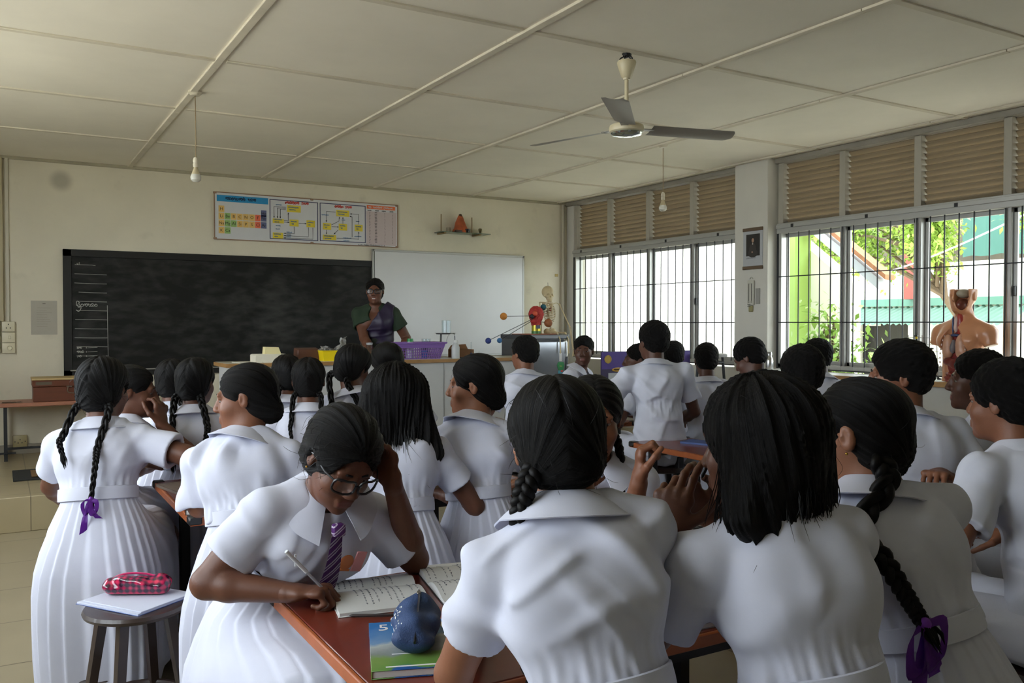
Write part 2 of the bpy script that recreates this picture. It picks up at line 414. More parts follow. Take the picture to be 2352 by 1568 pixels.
def person(name, label, cat, hc, yaw, lean=(.06, 0), seat=.5, hyaw=0, hpitch=0, hroll=0, hd=(0, .045, .165), hs=1.0, girl=True, fat=1.0,
           shw=.15, twist=0, sroll=0, arms=None, hair='short', sk=0, seed=1, h=.006, legs=True, stand=False, bow=.025, look='student',
           collar=True, knees=.40, amp=.0045, ears=True, sleeve=.140, skirt=1.0, eyes=True, shoes=False, kneedir=0, skirt_len=1.0, handh=.0032, drop=0):
    rx = math.radians(yaw); f = V(math.sin(rx), math.cos(rx), 0); r = V(math.cos(rx), -math.sin(rx), 0); z = V(0, 0, 1)
    hc = np.array(hc, float); Nw = hc - (r * hd[0] + f * hd[1] + z * hd[2])
    root = Nw - f * lean[0] - r * lean[1]; root[2] = drop
    loc = lambda p: np.asarray(p, float) - root
    Hc, N = hc - root, Nw - root
    P = V(0, 0, (seat + .10) if not stand else seat); L = np.linalg.norm(N - P); u = (N - P) / L
    ft = nrm(f - u * (f @ u)); sd = np.cross(ft, u)                       # across the hips, to the person's right
    tw = np.array(Matrix.Rotation(math.radians(-twist), 3, Vector(u))); sx = tw @ sd; fx = tw @ ft
    ro = np.array(Matrix.Rotation(math.radians(sroll), 3, Vector(fx))); sx = ro @ sx
    at = lambda t: P + (N - P) * t - ft * bow * 4 * t * (1 - t)           # a point of the spine
    Sh = {'R': N - u * .055 + sx * shw, 'L': N - u * .055 - sx * shw}
    la, lb = .262 * (L / .47) ** .4, .232 * (L / .47) ** .4
    # head frame
    ry = math.radians(hyaw); hf = V(math.sin(ry), math.cos(ry), 0); hr = V(math.cos(ry), -math.sin(ry), 0)
    Rp = np.array(Matrix.Rotation(math.radians(-hpitch), 3, Vector(hr))); hf2 = Rp @ hf; hu = Rp @ z
    Rr = np.array(Matrix.Rotation(math.radians(hroll), 3, Vector(hf2))); R = np.stack([Rr @ hr, hf2, Rr @ hu], 1)
    H = lambda *p: Hc + R @ (np.array(p, float) * hs)
    J = Pose(); J.__dict__.update(dict(root=root, f=f, r=r, P=P, N=N, u=u, ft=ft, sd=sd, sx=sx, fx=fx, at=at, H=H, R=R, Hc=Hc, Sh=Sh, hs=hs, L=L, fat=fat))
    def torso(S, inf, kk=.04):
        g = fat; i = inf
        S.ecap(at(0) - u * .02, at(.44), sd, ft, (.132 * g + i, .104 * g + i), (.100 * g + i, .080 * g + i), k=kk)
        S.ecap(at(.44), at(.76), sd, fx, (.100 * g + i, .080 * g + i), (.124 * g + i, .092 * g + i), k=kk)
        S.ecap(at(.76), at(.93) - ft * .005, sx, fx, (.124 * g + i, .092 * g + i), (.105 * g + i, .064 * g + i), k=kk)
        for q in 'LR':
            S.cone(at(.95) - ft * .012, Sh[q] - ft * .004, .048 + i, .042 * g + i, k=kk * .7)
            S.cone(N + u * .012, Sh[q] + u * .010, .032 + i * .6, .030 + i * .6, k=kk * .7)      # slope of the shoulder
            S.ell(at(.78) + sx * (.06 if q == 'R' else -.06) - fx * .050, (.055 + i, .04 + i, .08 + i), np.stack([sx, fx, u], 1), k=.03)   # shoulder blade
            if girl: S.ell(at(.74) + sx * (.062 if q == 'R' else -.062) + fx * (.068 * g), (.056 * g + i, .05 * g + i, .056 * g + i), np.stack([sx, fx, u], 1), k=.04)
    S = SDF(); torso(S, 0)
    S.cone(N - u * .01, H(0, -.022, -.045), .054, .05 * hs, k=.03)
    # the head and face
    E = lambda c, rr, k=.02, op='a': S.ell(H(*c), np.array(rr) * hs, R, k, op)
    E((0, -.012, .025), (.073, .088, .08)); E((0, .028, -.035), (.06, .062, .075), .03); E((0, .043, -.08), (.043, .042, .034), .03)
    E((0, .074, -.101), (.017, .016, .014), .02)
    for sg in (-1, 1):
        E((sg * .037, .055, -.037), (.024, .024, .024), .02); E((sg * .027, .077, .014), (.022, .010, .009), .015)
        S.ell(H(sg * .031, .0945, -.006), V(.017, .011, .010) * hs, R, .010, 's'); S.ell(H(sg * .031, .0765, .0015), V(.0165, .0085, .0035) * hs, R, .004)
        E((sg * .0125, .0955, -.038), (.0085, .010, .0078), .008)
        if ears: E((sg * .0735, -.010, -.008), (.008, .0165, .028), .005); S.ell(H(sg * .0825, -.005, -.006), V(.006, .0095, .017) * hs, R, .004, 's'); E((sg * .077, .0, -.008), (.004, .004, .006), .004)
    S.cone(H(0, .086, .004), H(0, .1045, -.033), .0075 * hs, .0105 * hs, k=.014)
    S.cone(H(-.017, .087, -.0645), H(.017, .087, -.0645), .0068 * hs, .0068 * hs, k=.006); S.cone(H(-.014, .0875, -.0765), H(.014, .0875, -.0765), .0076 * hs, .0076 * hs, k=.006)
    # arms
    arms = arms or {}; hands = []; J.E, J.W = {}, {}
    for q in 'LR':
        a = dict(dict(w=(.16 if q == 'R' else -.16, .30, .80), pole=(.7 if q == 'R' else -.7, -.2, -.8), d=None, n=(0, 0, -1), curl=(.4, .45, .5, .5)), **arms.get(q, {}))
        Wt = loc(a['W']) if 'W' in a else r * a['w'][0] + f * a['w'][1] + z * a['w'][2]
        pl = r * a['pole'][0] + f * a['pole'][1] + z * a['pole'][2]
        El = loc(a['E']) if 'E' in a else elbow(Sh[q], Wt, la, lb, pl)
        J.E[q], J.W[q] = El, Wt; g = fat
        S.cone(Sh[q], El, .047 * g, .036 * g, k=.03); m = El + (Wt - El) * .28
        S.cone(El, m, .036 * g, .036 * g, k=.012); S.cone(m, Wt, .036 * g, .0235 * (1 + (g - 1) * .6), k=.012)
        d = nrm(Wt - El) if a['d'] is None else np.array(a['d'], float); T = SDF()
        if a.get('show', True):
            fo = Wt - nrm(Wt - El) * .05
            J.tips = getattr(J, 'tips', {}); J.tips[q] = hand(T, Wt, d, a['n'], 1 if q == 'R' else -1, a['curl'], a.get('thumb', .4), a.get('spread', .5), hs * a.get('hs', 1), fore=fo, fr=.0235 + .0125 * .05 / .17)
            hands.append(T.build(a.get('h', handh)))
    if legs:
        for sg in (-1, 1):
            if stand:
                Hp = P + r * sg * .085; K = Hp * V(1, 1, 0) + z * .47 + f * .01; A = K * V(1, 1, 0) + z * .08
            else:
                kd = math.radians(kneedir); ff = f * math.cos(kd) + r * math.sin(kd)
                Hp = V(0, 0, seat + .085) + r * sg * .085; K = Hp + ff * knees + r * sg * .055 - z * .03; A = V(K[0], K[1], .085) - ff * .03
            S.cone(Hp, K, .078 * fat, .054 * fat, k=.03); S.cone(K, K + (A - K) * .35, .053, .05, k=.02); S.cone(K + (A - K) * .35, A, .05, .032, k=.02)
            S.cone(A - z * .04, A + f * .14 - z * .055, .033, .026, k=.02)
            J.legs = getattr(J, 'legs', []) + [(K, A)]
    vs, qs = S.build(h)
    if eyes and h > .0045:      # a finer head for a face that shows
        pass
    cen = vs[qs].mean(1); lc = (cen - H(0, .0925, -.0705)) @ R / hs
    mi = ((lc / V(.023, .012, .0105)) ** 2).sum(1) < 1
    vs2, qs2 = merge([(vs, qs)] + hands)
    mi = np.concatenate([mi, np.zeros(len(qs2) - len(qs), bool)])
    ob = link(name, np_mesh(name, vs2, qs2, mi), None, [SK[sk], M_LIP]); ob.location = root
    tag(ob, label, cat)
    J.ob = ob; J.loc = loc
    if eyes:
        for sg in (-1, 1):
            mb = MB(); mb.sphere((0, 0, 0), (.0108 * hs, .0098 * hs, .0060 * hs), 14); mb.mi = 1; mb.sphere((0, .0056 * hs, -.0006), (.0054 * hs, .0050 * hs, .0052 * hs), 12)
            e = mb.out('eye', [M_EYE, M_IRIS], ob); e.matrix_local = frame(R[:, 0], R[:, 1], R[:, 2], H(sg * .0305, .0722, -.006))
        for sg in (-1, 1):
            mb = MB(); mb.tube([H(sg * .012, .0885, .0135), H(sg * .027, .0885, .0175), H(sg * .045, .075, .0115)], [.0022, .003, .0012], 6, flat=.6); mb.out('eyebrow', M_STRAND, ob)
    # ---------------- clothes
    C0 = at(.72); Fo = cloth_folds(C0, sx, fx, u, seed, amp, waist=None if stand else (at(.5) - C0) @ u)
    if look in ('student', 'teacher'):
        S = SDF(); inf = .013 if girl else .019
        torso(S, inf)
        for q in 'LR':
            El = J.E[q]; ln = sleeve if girl else sleeve + .02; dr = nrm(El - Sh[q]); hem = Sh[q] + dr * ln
            S.cone(Sh[q] + u * .002, hem, .052 * fat + (0 if girl else .006), .060 * fat + (.004 if girl else .010), k=.022)
        lo, hi = N - .6, N + .6
        for q in 'LR':
            El = J.E[q]; ln = sleeve if girl else sleeve + .02; dr = nrm(El - Sh[q]); hem = Sh[q] + dr * ln
            b = Sh[q] + dr * (ln + .09); R0 = .062
            S.half(hem, dr, np.minimum(hem + dr * .004, b) - R0 * (1 - np.abs(dr)) - .012, np.maximum(hem + dr * .004, b) + R0 * (1 - np.abs(dr)) + .012) if False else None
            S.half(hem + dr * .004, dr, hem - .085, hem + .085, .003); S.cone(hem - dr * .03, hem + dr * .12, .043 * fat + (0 if girl else .006), .050 * fat + (.004 if girl else .010), k=.003, op='s')
        # the neck opening
        nd = nrm(H(0, -.022, -.045) - N); S.cone(N + nd * .018 + fx * .012, N + nd * .2, .056, .07, k=.006, op='s')
        S.half(N + nd * .055, nd, N + nd * .055 - .3, N + nd * .055 + .3)
        if look == 'teacher': S.ell(N + fx * .105 - u * .03, (.055, .06, .085), np.stack([sx, fx, u], 1), .01, 's')
        if girl or stand:
            wz = at(.47) if not stand else P - z * .02
            S.half(wz - u * .005, -u, P - .5, wz + .25 if False else P + .5)
        else:
            hem = P - z * .035 * 1
            S.ecap(P - z * .03, at(.35), sd, ft, (.162 * fat, .128 * fat), (.138 * fat, .112 * fat), k=.03)
            S.half(hem, -z, P - .5, P + .5)
        parts = [S.build(min(h, .0055), Fo)]
        if girl and not stand:
            parts.append(skirt_mesh(J, seat, fat, seed, skirt, skirt_len, kneedir))
        v, q_ = merge(parts)
        nm = 'dress' if girl else 'shirt'
        if look == 'teacher': nm = 'sari blouse'.replace(' ', '_')
        J.cloth = link(nm, np_mesh(nm, v, q_), ob, [M_DRESS if girl else M_SHIRT])
        if girl and not stand:
            J.belt = belt_mesh(J, fat).out('belt', M_DRESS, J.cloth)
        if collar: J.collar = collar_mesh(J, girl).out('collar', M_DRESS if girl else M_SHIRT, J.cloth, smooth=50)
        if not girl and not stand:
            S = SDF()
            for K, A in J.legs:
                Hp = V(0, 0, seat + .085) + r * (.085 if (K @ r) > 0 else -.085)
                S.cone(Hp, K, .096, .074, k=.03); S.cone(K, A + z * .02, .072, .062, k=.02)
            S.ecap(P - z * .02, P + z * .03, sd, ft, (.16, .128), (.15, .12), k=.03)
            S.half(V(0, 0, seat), -z, V(-.16, -.16, seat - .1), V(.16, .16, seat + .02))
            v, q_ = S.build(max(h, .007), cloth_folds(V(0, 0, seat), r, f, z, seed + 5, .004)); J.trousers = link('trousers', np_mesh('trousers', v, q_), ob, [M_SHIRT])
        if shoes:
            for K, A in J.legs:
                S = SDF(); S.cone(A + z * .12 + (K - A) * .0, A - z * .03, .042, .037, k=.02); v, q_ = S.build(.006); link('sock', np_mesh('sock', v, q_), ob, [M_SHIRT])
                S = SDF(); S.cone(A - z * .035 - f * .02, A + f * .15 - z * .05, .040, .034, k=.02); v, q_ = S.build(.006); link('shoe', np_mesh('shoe', v, q_), ob, [M_SHOE])
    return J
def skirt_mesh(J, seat, fat, seed, k=1.0, ln=1.0, kneedir=0):
    rg = [(.330, .330, .112, .092, .092), (.285, .29, .126, .104, .106), (.20, .235, .160 * k, .134, .165), (.12, .205, .186 * k, .158, .255), (.045, .195, .204 * k, .170, .365),
          (-.04, .165, .214 * k, .172, .455), (-.15, .03, .216 * k, .166, .475), (-.15 - .15 * ln, -.12, .214 * k, .152, .47), (-.15 - .27 * ln, -.25, .206 * k, .140, .46)]
    Wp = J.at(.47); rnd = np.random.RandomState(seed); nphi = 288; npl = 26; rows = []; dz0 = Wp[2] - (seat + .33)
    ph0 = rnd.uniform(0, 6); kd = math.radians(kneedir); fo = J.f * math.cos(kd) + J.r * math.sin(kd)
    T = np.linspace(0, len(rg) - 1, 33); A = np.array(rg)
    phi = np.linspace(0, 2 * PI, nphi, endpoint=False)
    wob = .35 * np.sin(phi * 3 + ph0) + .25 * np.sin(phi * 7 + 2 * ph0)
    pl = (phi * npl + wob * 1.6) / (2 * PI) % 1
    pleat = np.where(pl < .78, pl / .78, (1 - pl) / .22) - .5
    for t in T:
        i = min(int(t), len(rg) - 2); e = t - i; e2 = e
        zb, zf, w, b, fr = A[i] + (A[i + 1] - A[i]) * e2
        g = fat ** (.9 if t > 2 else 1); c = np.cos(phi); s = np.sin(phi); n = 2.0 + .5 * min(t / 4, 1)
        x = np.sign(s) * np.abs(s) ** (2 / n) * w * g; y = np.sign(c) * np.abs(c) ** (2 / n) * np.where(c > 0, fr, b) * g
        wt = max(0, 1 - t / 2.2); cen = Wp * V(1, 1, 0) * wt
        ff = (np.clip(c * 1.15, 0, 1)) ** .8; zz = seat + zb + (zf - zb) * ff + dz0 * wt
        amp = .0015 + .0135 * min(t / 6, 1)
        rr = np.sqrt(x * x + y * y) + 1e-6; of = amp * pleat + .012 * min(t / 8, 1) * np.sin(phi * 5 + ph0 + t * .25)
        # the waist ring follows the lean of the back
        x2, y2 = x * (1 + of / rr), y * (1 + of / rr)
        yd = fo if t > 3 else J.f
        p = cen + x2[:, None] * J.r + y2[:, None] * ((1 - min(t / 4, 1)) * J.f + min(t / 4, 1) * fo) + zz[:, None] * V(0, 0, 1)
        tilt = wt * (y2 * (J.ft[2]) + x2 * J.sd[2]); p[:, 2] += tilt
        p += (.004 * min(t / 5, 1) * np.sin(phi * 11 + t * 1.3 + ph0) * (1 - np.abs(c)))[:, None] * V(0, 0, 1)
        rows.append(p)
    vs = np.concatenate(rows); n = len(rows); q = []
    k = np.arange(nphi); k2 = (k + 1) % nphi
    qs = np.concatenate([np.stack([i * nphi + k, i * nphi + k2, (i + 1) * nphi + k2, (i + 1) * nphi + k], 1) for i in range(n - 1)])
    return vs, qs
def belt_mesh(J, fat):
    mb = MB(); W = J.at(.47); phi = np.linspace(0, 2 * PI, 72, endpoint=False); a, b = .127 * fat, .108 * fat
    rows = []
    for (dz, k) in ((-.026, .985), (-.024, 1.02), (0, 1.025), (.022, 1.015), (.024, .975)):
        rows.append([W + J.u * dz + (J.sd * math.sin(p) * a + J.ft * math.cos(p) * b) * k for p in phi])
    mb.grid(rows, closed=True); return mb
def collar_mesh(J, girl):
    nd = nrm(J.H(0, -.022, -.045) - J.N); ft = nrm(J.fx - nd * (J.fx @ nd)); sx = np.cross(ft, nd); mb = MB(); rows = []
    C = J.N + nd * .026 + ft * .006; w = .066 if girl else .052
    for p in np.linspace(-2.75, 2.75, 64):                     # 0 = nape
        o = -ft * math.cos(p) + sx * math.sin(p); fr = max(0, abs(p) - 1.5) / 1.25; lw = w * (1 + .35 * fr)
        dip = -.028 * fr ** 1.3
        wob = .0025 * math.sin(p * 9)
        pr = [(.0585, -.006), (.0575 - .004 * fr, .022), (.061, .0275), (.0655, .0255), (.068 + lw * .2, .020 - lw * .12), (.069 + lw * .45, .018 - lw * .26), (.070 + lw * .65, .015 - lw * .39), (.071 + lw * .84 + wob, .012 - lw * .50)]
        pr = pr + [(x - .0022, h_ - .0022) for x, h_ in pr[:3:-1]] + [(.0625, .0235), (.0605, .021), (.0605, -.006)]
        rows.append([C + o * x + nd * (h_ + dip) for x, h_ in pr])
    R = [[mb.bm.verts.new(q) for q in row] for row in rows]; n = len(R[0])
    for i in range(len(R) - 1):
        for k in range(n): mb.bm.faces.new((R[i][k], R[i][(k + 1) % n], R[i + 1][(k + 1) % n], R[i + 1][k]))
    mb.bm.faces.new(R[0]); mb.bm.faces.new(R[-1][::-1])
    return mb
def hair_cap(J, style, seed=1, h=.004, ear=True, vol=0.0, curtain=.2, pole=None, messy=0, bun=False, hang=-.025):
    """hair in the head's own frame, then placed"""
    S = SDF(); v = vol; dl = J.R.T @ V(0, 0, -1)
    E = lambda c, r, k=.02, op='a': S.ell(c, r, None, k, op)
    if style == 'short':
        E((0, -.013, .036), (.081 + v, .096 + v, .083 + v)); E((0, -.05, -.02), (.066, .048, .05), .03)
        E((0, .125, -.055), (.082, .085, .118), .012, 's')
        for sg in (-1, 1): E((sg * .1, .018, -.05), (.042, .045, .062), .012, 's')
        S.half((0, -.06, -.068), (0, -.25, -1), (-.15, -.15, -.2), (.15, .15, -.02), .01)
    else:
        E((0, -.015, .03), (.082 + v, .099 + v, .084 + v)); E((0, -.046, -.035), (.068 + v, .054 + v, .06), .03)
        if style == 'loose':
            for sg in (-1, 0, 1):
                a = V(sg * .058, -.03 - (.025 if sg == 0 else 0), .01); b = a + dl * (curtain * (1.0 if sg == 0 else .9) + .01) + V(sg * (.03 + v), hang, 0)
                S.ecap(a, b, V(1, 0, 0), V(0, 1, 0), (.045 + v, .06), (.062 + v, .042), .06)
        if bun: E((0, -.085, -.06), (.042, .035, .04), .03)
        E((0, .122, -.045), (.084, .085, .115), .008, 's')
        if ear:
            for sg in (-1, 1): E((sg * .092, .004, -.016), (.026, .022, .036), .008, 's')
    po = nrm(pole if pole is not None else (0, -.8, -.6)) if style != 'loose' else nrm(V(0, .1, 1))
    rs = np.random.RandomState(seed)
    def flow(p):
        pp = p.copy()
        a1 = V(1, 0, 0) if abs(po[0]) < .9 else V(0, 1, 0); e1 = nrm(np.cross(po, a1)); e2 = np.cross(po, e1)
        if style == 'braids':        # parted down the middle: every side runs to its own braid
            pp[:, 0] = np.abs(pp[:, 0]); pq = nrm(V(.55, -.55, -.62)); e1 = nrm(np.cross(pq, V(0, 0, 1))); e2 = np.cross(pq, e1); c = np.arctan2(pp @ e2, pp @ e1)
        else: c = np.arctan2(pp @ e2, pp @ e1)
        rr = np.linalg.norm(p, axis=1)
        k = .10
        out = np.stack([np.cos(c) * 1.2, np.sin(c) * 1.2, (p @ -dl if style == 'loose' else rr) * .5], 1)
        if style == 'short': out = p * 9 + .2 * sines(p, 30, seed)[:, None]
        if style == 'loose':
            ax = nrm(-dl + V(0, .25, 0)); x1 = nrm(np.cross(ax, V(0, 1, 0))); y1 = np.cross(ax, x1); pc = p - V(0, -.02, 0); c = np.arctan2(pc @ y1, pc @ x1)
            out = np.stack([np.cos(c) * 1.7, np.sin(c) * 1.7, (p @ dl) * .7], 1)
        return out
    def fo(p):
        if style == 'short': return -.0012 * np.abs(sines(p, 24, seed)) - .0012 * sines(p, 60, seed + 1) - messy * .006 * sines(p, 14, seed + 3)
        F = flow(p); o = -.0013 * sines(F, 5.5, seed) - .0007 * sines(F, 11, seed + 1)
        if style == 'loose': o = o * 1.6 - .003 * sines(F, 3, seed + 4) * np.clip((p @ dl) / .1, 0, 1) - .006 * sines(F * V(1, 1, 0), 7, seed + 9) * np.clip((p @ dl - curtain + .03) / .05, 0, 1)
        if style == 'braids': o = o + .004 * np.exp(-(p[:, 0] / .004) ** 2) * (p[:, 2] > .02)
        return o
    vs, qs = S.build(h, fo); at = flow(vs)
    w = J.Hc + (vs * J.hs) @ J.R.T
    J.hair = link('hair', np_mesh('hair', w, qs, None, at), J.ob, [M_HAIR])
    J.hv = vs
    return J.hair
def wisps(J, n, seed, ln=(.03, .07), r=.00045, sel=None, down=.5):
    """loose strands that stand off the outline of the hair"""
    rnd = random.Random(seed); mb = MB(); vs = J.hv; ctr = V(0, -.01, .02); dl = J.R.T @ V(0, 0, -1); got = 0
    while got < n:
        p = vs[rnd.randrange(len(vs))]
        if sel and not sel(p): 
            if rnd.random() < .02: got += 1
            continue
        o = nrm(p - ctr); t = nrm(np.cross(o, V(rnd.uniform(-1, 1), rnd.uniform(-1, 1), rnd.uniform(-1, 1))))
        t = nrm(t + dl * down * rnd.uniform(.3, 1.6)); L = rnd.uniform(*ln)
        pts = [p - o * .002, p + t * L * .5 + o * L * rnd.uniform(.02, .22), p + t * L + o * L * rnd.uniform(-.1, .25)]
        pts = [J.Hc + J.R @ (q * J.hs) for q in spline(pts, 10)]
        mb.tube(pts, [r] * 7 + [r * .9, r * .7, r * .4], 3, cap=False); got += 1
    mb.out('loose_strands', M_STRAND, J.hair)
def locks(J, n, seed, curtain, vol=.01, r=.0011, spread=1.0, hang=-.0):
    """long strands combed from the crown over the head and down the curtain of loose hair"""
    rnd = random.Random(seed); mb = MB(); dl = J.R.T @ V(0, 0, -1)
    for _ in range(n):
        a = rnd.uniform(-1, 1) * 1.9; dx, dy = math.sin(a), -math.cos(a); e = rnd.uniform(.97, 1.05); ln = curtain * rnd.uniform(.75, 1.12)
        sx_ = (.084 + vol) * e; sy_ = (.1 + vol) * e; q = lambda kx, ky, z: V(dx * kx, dy * ky - .015, z)
        base = V(dx * sx_ * .96, dy * sy_ * .96 - .015, .0); out = V(dx * .024, dy * .006, 0) * spread
        pts = [q(sx_ * .35, sy_ * .35, .108 + vol), q(sx_ * .78, sy_ * .78, .082), base + V(0, 0, .035), base + dl * ln * .35 + out * .5, base + dl * ln * .7 + out * 1.1 + V(0, hang * .6, 0) + V(rnd.gauss(0, .004), rnd.gauss(0, .004), 0), base + dl * ln + out * rnd.uniform(.6, 2.2) + V(0, hang, 0) + V(rnd.gauss(0, .012), rnd.gauss(0, .010), 0)]
        P = [J.Hc + J.R @ (p * J.hs) for p in spline(pts, 13)]
        mb.tube(P, [r * .3] + [r] * 8 + [r * .9, r * .8, r * .55, r * .15], 4, cap=False)
    mb.out('loose_strands', M_HAIRS, J.hair)
def body_pt(J, x, t, back):
    """a point on the back of the clothes: x to the right, t along the spine, back = distance behind it"""
    return J.at(t) + J.sx * x - J.fx * back
def braid(J, pts, r0=.017, r1=.008, outv=None, bow=True, seed=1, long=.13, s=1.0):
    outv = -J.fx if outv is None else outv
    mb = braid_mesh(pts, r0, r1, outv); b = mb.out('braid', M_HAIR, J.hair, smooth=80)
    if bow:
        t = np.subtract(pts[-1], pts[-2]); ribbon_bow(np.array(pts[-1]) + outv * .004, t, outv, s, long, seed).out('ribbon', M_RIBBON, b, smooth=60)
    return b
# ------------------------------------------------------------------ the room
XL, XR, YF, YB, ZC = -1.5, 6.41, 9.45, -2.4, 3.05
M_ALU = mat('grey aluminium', srgb(176, 176, 172), rough=.42, metal=.35)
M_GRILLE = mat('black iron', srgb(26, 28, 32), rough=.5)
M_GLASS = None
def glass_mat(name='window glass', tint=(.97, .985, .98), refl=.10):
    if name in MC: return MC[name]
    m = bpy.data.materials.new(name); m.use_nodes = True; nt = m.node_tree; N, L = nt.nodes, nt.links; N.remove(N['Principled BSDF'])
    t = N.new('ShaderNodeBsdfTransparent'); t.inputs[0].default_value = tint + (1,); g = N.new('ShaderNodeBsdfGlossy'); g.inputs['Roughness'].default_value = .03
    lw = N.new('ShaderNodeLayerWeight'); lw.inputs['Blend'].default_value = .5; pw = N.new('ShaderNodeMath'); pw.operation = 'POWER'; L.new(lw.outputs['Facing'], pw.inputs[0]); pw.inputs[1].default_value = 4.5
    fr = N.new('ShaderNodeMapRange'); fr.inputs['To Min'].default_value = .025; fr.inputs['To Max'].default_value = .7; L.new(pw.outputs[0], fr.inputs['Value']); mx = N.new('ShaderNodeMixShader'); L.new(fr.outputs[0], mx.inputs[0]); L.new(t.outputs[0], mx.inputs[1]); L.new(g.outputs[0], mx.inputs[2])
    L.new(mx.outputs[0], N['Material Output'].inputs[0]); MC[name] = m; return m
M_GLASS = glass_mat()
def wall_mat():
    m = mat('cream wall paint', srgb(217, 209, 188), rough=.8, var=.05, vscale=1.6, bump=.08, bscale=90); nt = m.node_tree; N, L = nt.nodes, nt.links
    b = N['Principled BSDF']; src = b.inputs['Base Color'].links[0].from_socket
    tc = N.new('ShaderNodeTexCoord')
    # a round soot mark, small stains
    sep = N.new('ShaderNodeSeparateXYZ'); L.new(tc.outputs['Object'], sep.inputs[0])
    d = N.new('ShaderNodeVectorMath'); d.operation = 'DISTANCE'; L.new(tc.outputs['Object'], d.inputs[0]); d.inputs[1].default_value = (.538, 9.45, 2.855)
    r = N.new('ShaderNodeMapRange'); r.interpolation_type = 'SMOOTHSTEP'; r.inputs['From Min'].default_value = .04; r.inputs['From Max'].default_value = .13; r.inputs['To Min'].default_value = .62; r.inputs['To Max'].default_value = 1; L.new(d.outputs['Value'], r.inputs['Value'])
    n = N.new('ShaderNodeTexNoise'); n.inputs['Scale'].default_value = 4.5; n.inputs['Detail'].default_value = 8; L.new(tc.outputs['Object'], n.inputs['Vector'])
    r2 = N.new('ShaderNodeMapRange'); r2.inputs['From Min'].default_value = .60; r2.inputs['From Max'].default_value = .78; r2.inputs['To Min'].default_value = 1; r2.inputs['To Max'].default_value = .86; L.new(n.outputs['Fac'], r2.inputs['Value'])
    mu = N.new('ShaderNodeMath'); mu.operation = 'MULTIPLY'; L.new(r.outputs[0], mu.inputs[0]); L.new(r2.outputs[0], mu.inputs[1])
    sc = N.new('ShaderNodeVectorMath'); sc.operation = 'SCALE'; L.new(src, sc.inputs[0]); L.new(mu.outputs[0], sc.inputs['Scale']); L.new(sc.outputs[0], b.inputs['Base Color'])
    return m
M_WALL = wall_mat()
M_WHITEWALL = mat('white wall paint', srgb(206, 203, 194), rough=.8, var=.04, vscale=2, bump=.06, bscale=90)
def tile_mat(name, c1, c2, mortar, size, rough=.28):
    m = bpy.data.materials.new(name); m.use_nodes = True; N, L = m.node_tree.nodes, m.node_tree.links; b = N['Principled BSDF']; b.inputs['Roughness'].default_value = rough
    tc = N.new('ShaderNodeTexCoord'); mp = N.new('ShaderNodeMapping'); mp.inputs['Location'].default_value = (.26, .0, 0); L.new(tc.outputs['Object'], mp.inputs[0])
    t = N.new('ShaderNodeTexBrick'); t.offset = 0; t.inputs['Scale'].default_value = 1; t.inputs['Brick Width'].default_value = size; t.inputs['Row Height'].default_value = size; t.inputs['Mortar Size'].default_value = .004
    t.inputs['Color1'].default_value = c1 + (1,); t.inputs['Color2'].default_value = c2 + (1,); t.inputs['Mortar'].default_value = mortar + (1,); L.new(mp.outputs[0], t.inputs['Vector'])
    n = N.new('ShaderNodeTexNoise'); n.inputs['Scale'].default_value = 3; n.inputs['Detail'].default_value = 6; L.new(tc.outputs['Object'], n.inputs['Vector'])
    r = N.new('ShaderNodeMapRange'); r.inputs['To Min'].default_value = .86; r.inputs['To Max'].default_value = 1.12; L.new(n.outputs['Fac'], r.inputs['Value'])
    s = N.new('ShaderNodeVectorMath'); s.operation = 'SCALE'; L.new(t.outputs['Color'], s.inputs[0]); L.new(r.outputs[0], s.inputs['Scale']); L.new(s.outputs[0], b.inputs['Base Color']); return m
def struct(mb, name, m, smooth=40):
    o = mb.out(name, m, smooth=smooth); o['kind'] = 'structure'; return o
mb = MB(); mb.b2((XL - .2, YB - .2, -.12), (XR + .3, YF + .2, 0)); struct(mb, 'floor', tile_mat('cream floor tile', srgb(148, 137, 112), srgb(143, 132, 108), srgb(90, 82, 66), .62))
mb = MB(); mb.b2((XL, 7.08, 0), (XR, YF, .25), .004); struct(mb, 'floor_platform', tile_mat('platform tile', srgb(166, 152, 120), srgb(160, 147, 116), srgb(120, 108, 86), .45))
mb = MB(); mb.b2((XL - .2, YB - .2, ZC), (XR + .3, YF + .2, ZC + .1))
struct(mb, 'ceiling', mat('ceiling board', srgb(238, 232, 218), rough=.85, var=.05, vscale=1.1, bump=.05, bscale=60))
mb = MB(); rb = random.Random(4)
for x in (-.11, 1.15, 2.465, 3.745, 5.01, 6.27):
    for y0 in np.arange(YB, YF, 1.32): mb.box((x, y0 + .66, ZC - .006), (.045, 1.315, .014 + .003 * rb.random()), .002)
for y in (8.06, 6.72, 5.38, 4.0, 2.72, 1.4, .08, -1.24):
    for x0 in np.arange(-1.37, XR, 1.27): mb.box((x0 + .635, y, ZC - .004), (1.22, .042, .010 + .003 * rb.random()), .002)
struct(mb, 'trim_ceiling_battens', mat('batten paint', srgb(216, 208, 190), rough=.8, var=.12, vscale=3))
mb = MB(); mb.b2((XL - .2, YF, 0), (XR + .3, YF + .2, ZC)); struct(mb, 'wall_front', M_WALL)
mb = MB(); mb.b2((XL - .2, YB - .2, 0), (XR + .3, YB, ZC)); struct(mb, 'wall_back', M_WHITEWALL)
mb = MB(); mb.b2((XL, YF - .012, .25), (XR, YF, .34), .002); struct(mb, 'baseboard_front', mat('skirting tile', srgb(150, 142, 128), rough=.5, var=.1))
mb = MB(); mb.b2((XL, YF - .02, ZC - .03), (XR, YF, ZC), .003); struct(mb, 'trim_front', mat('old cornice', srgb(168, 160, 138), rough=.8, var=.15, vscale=4))
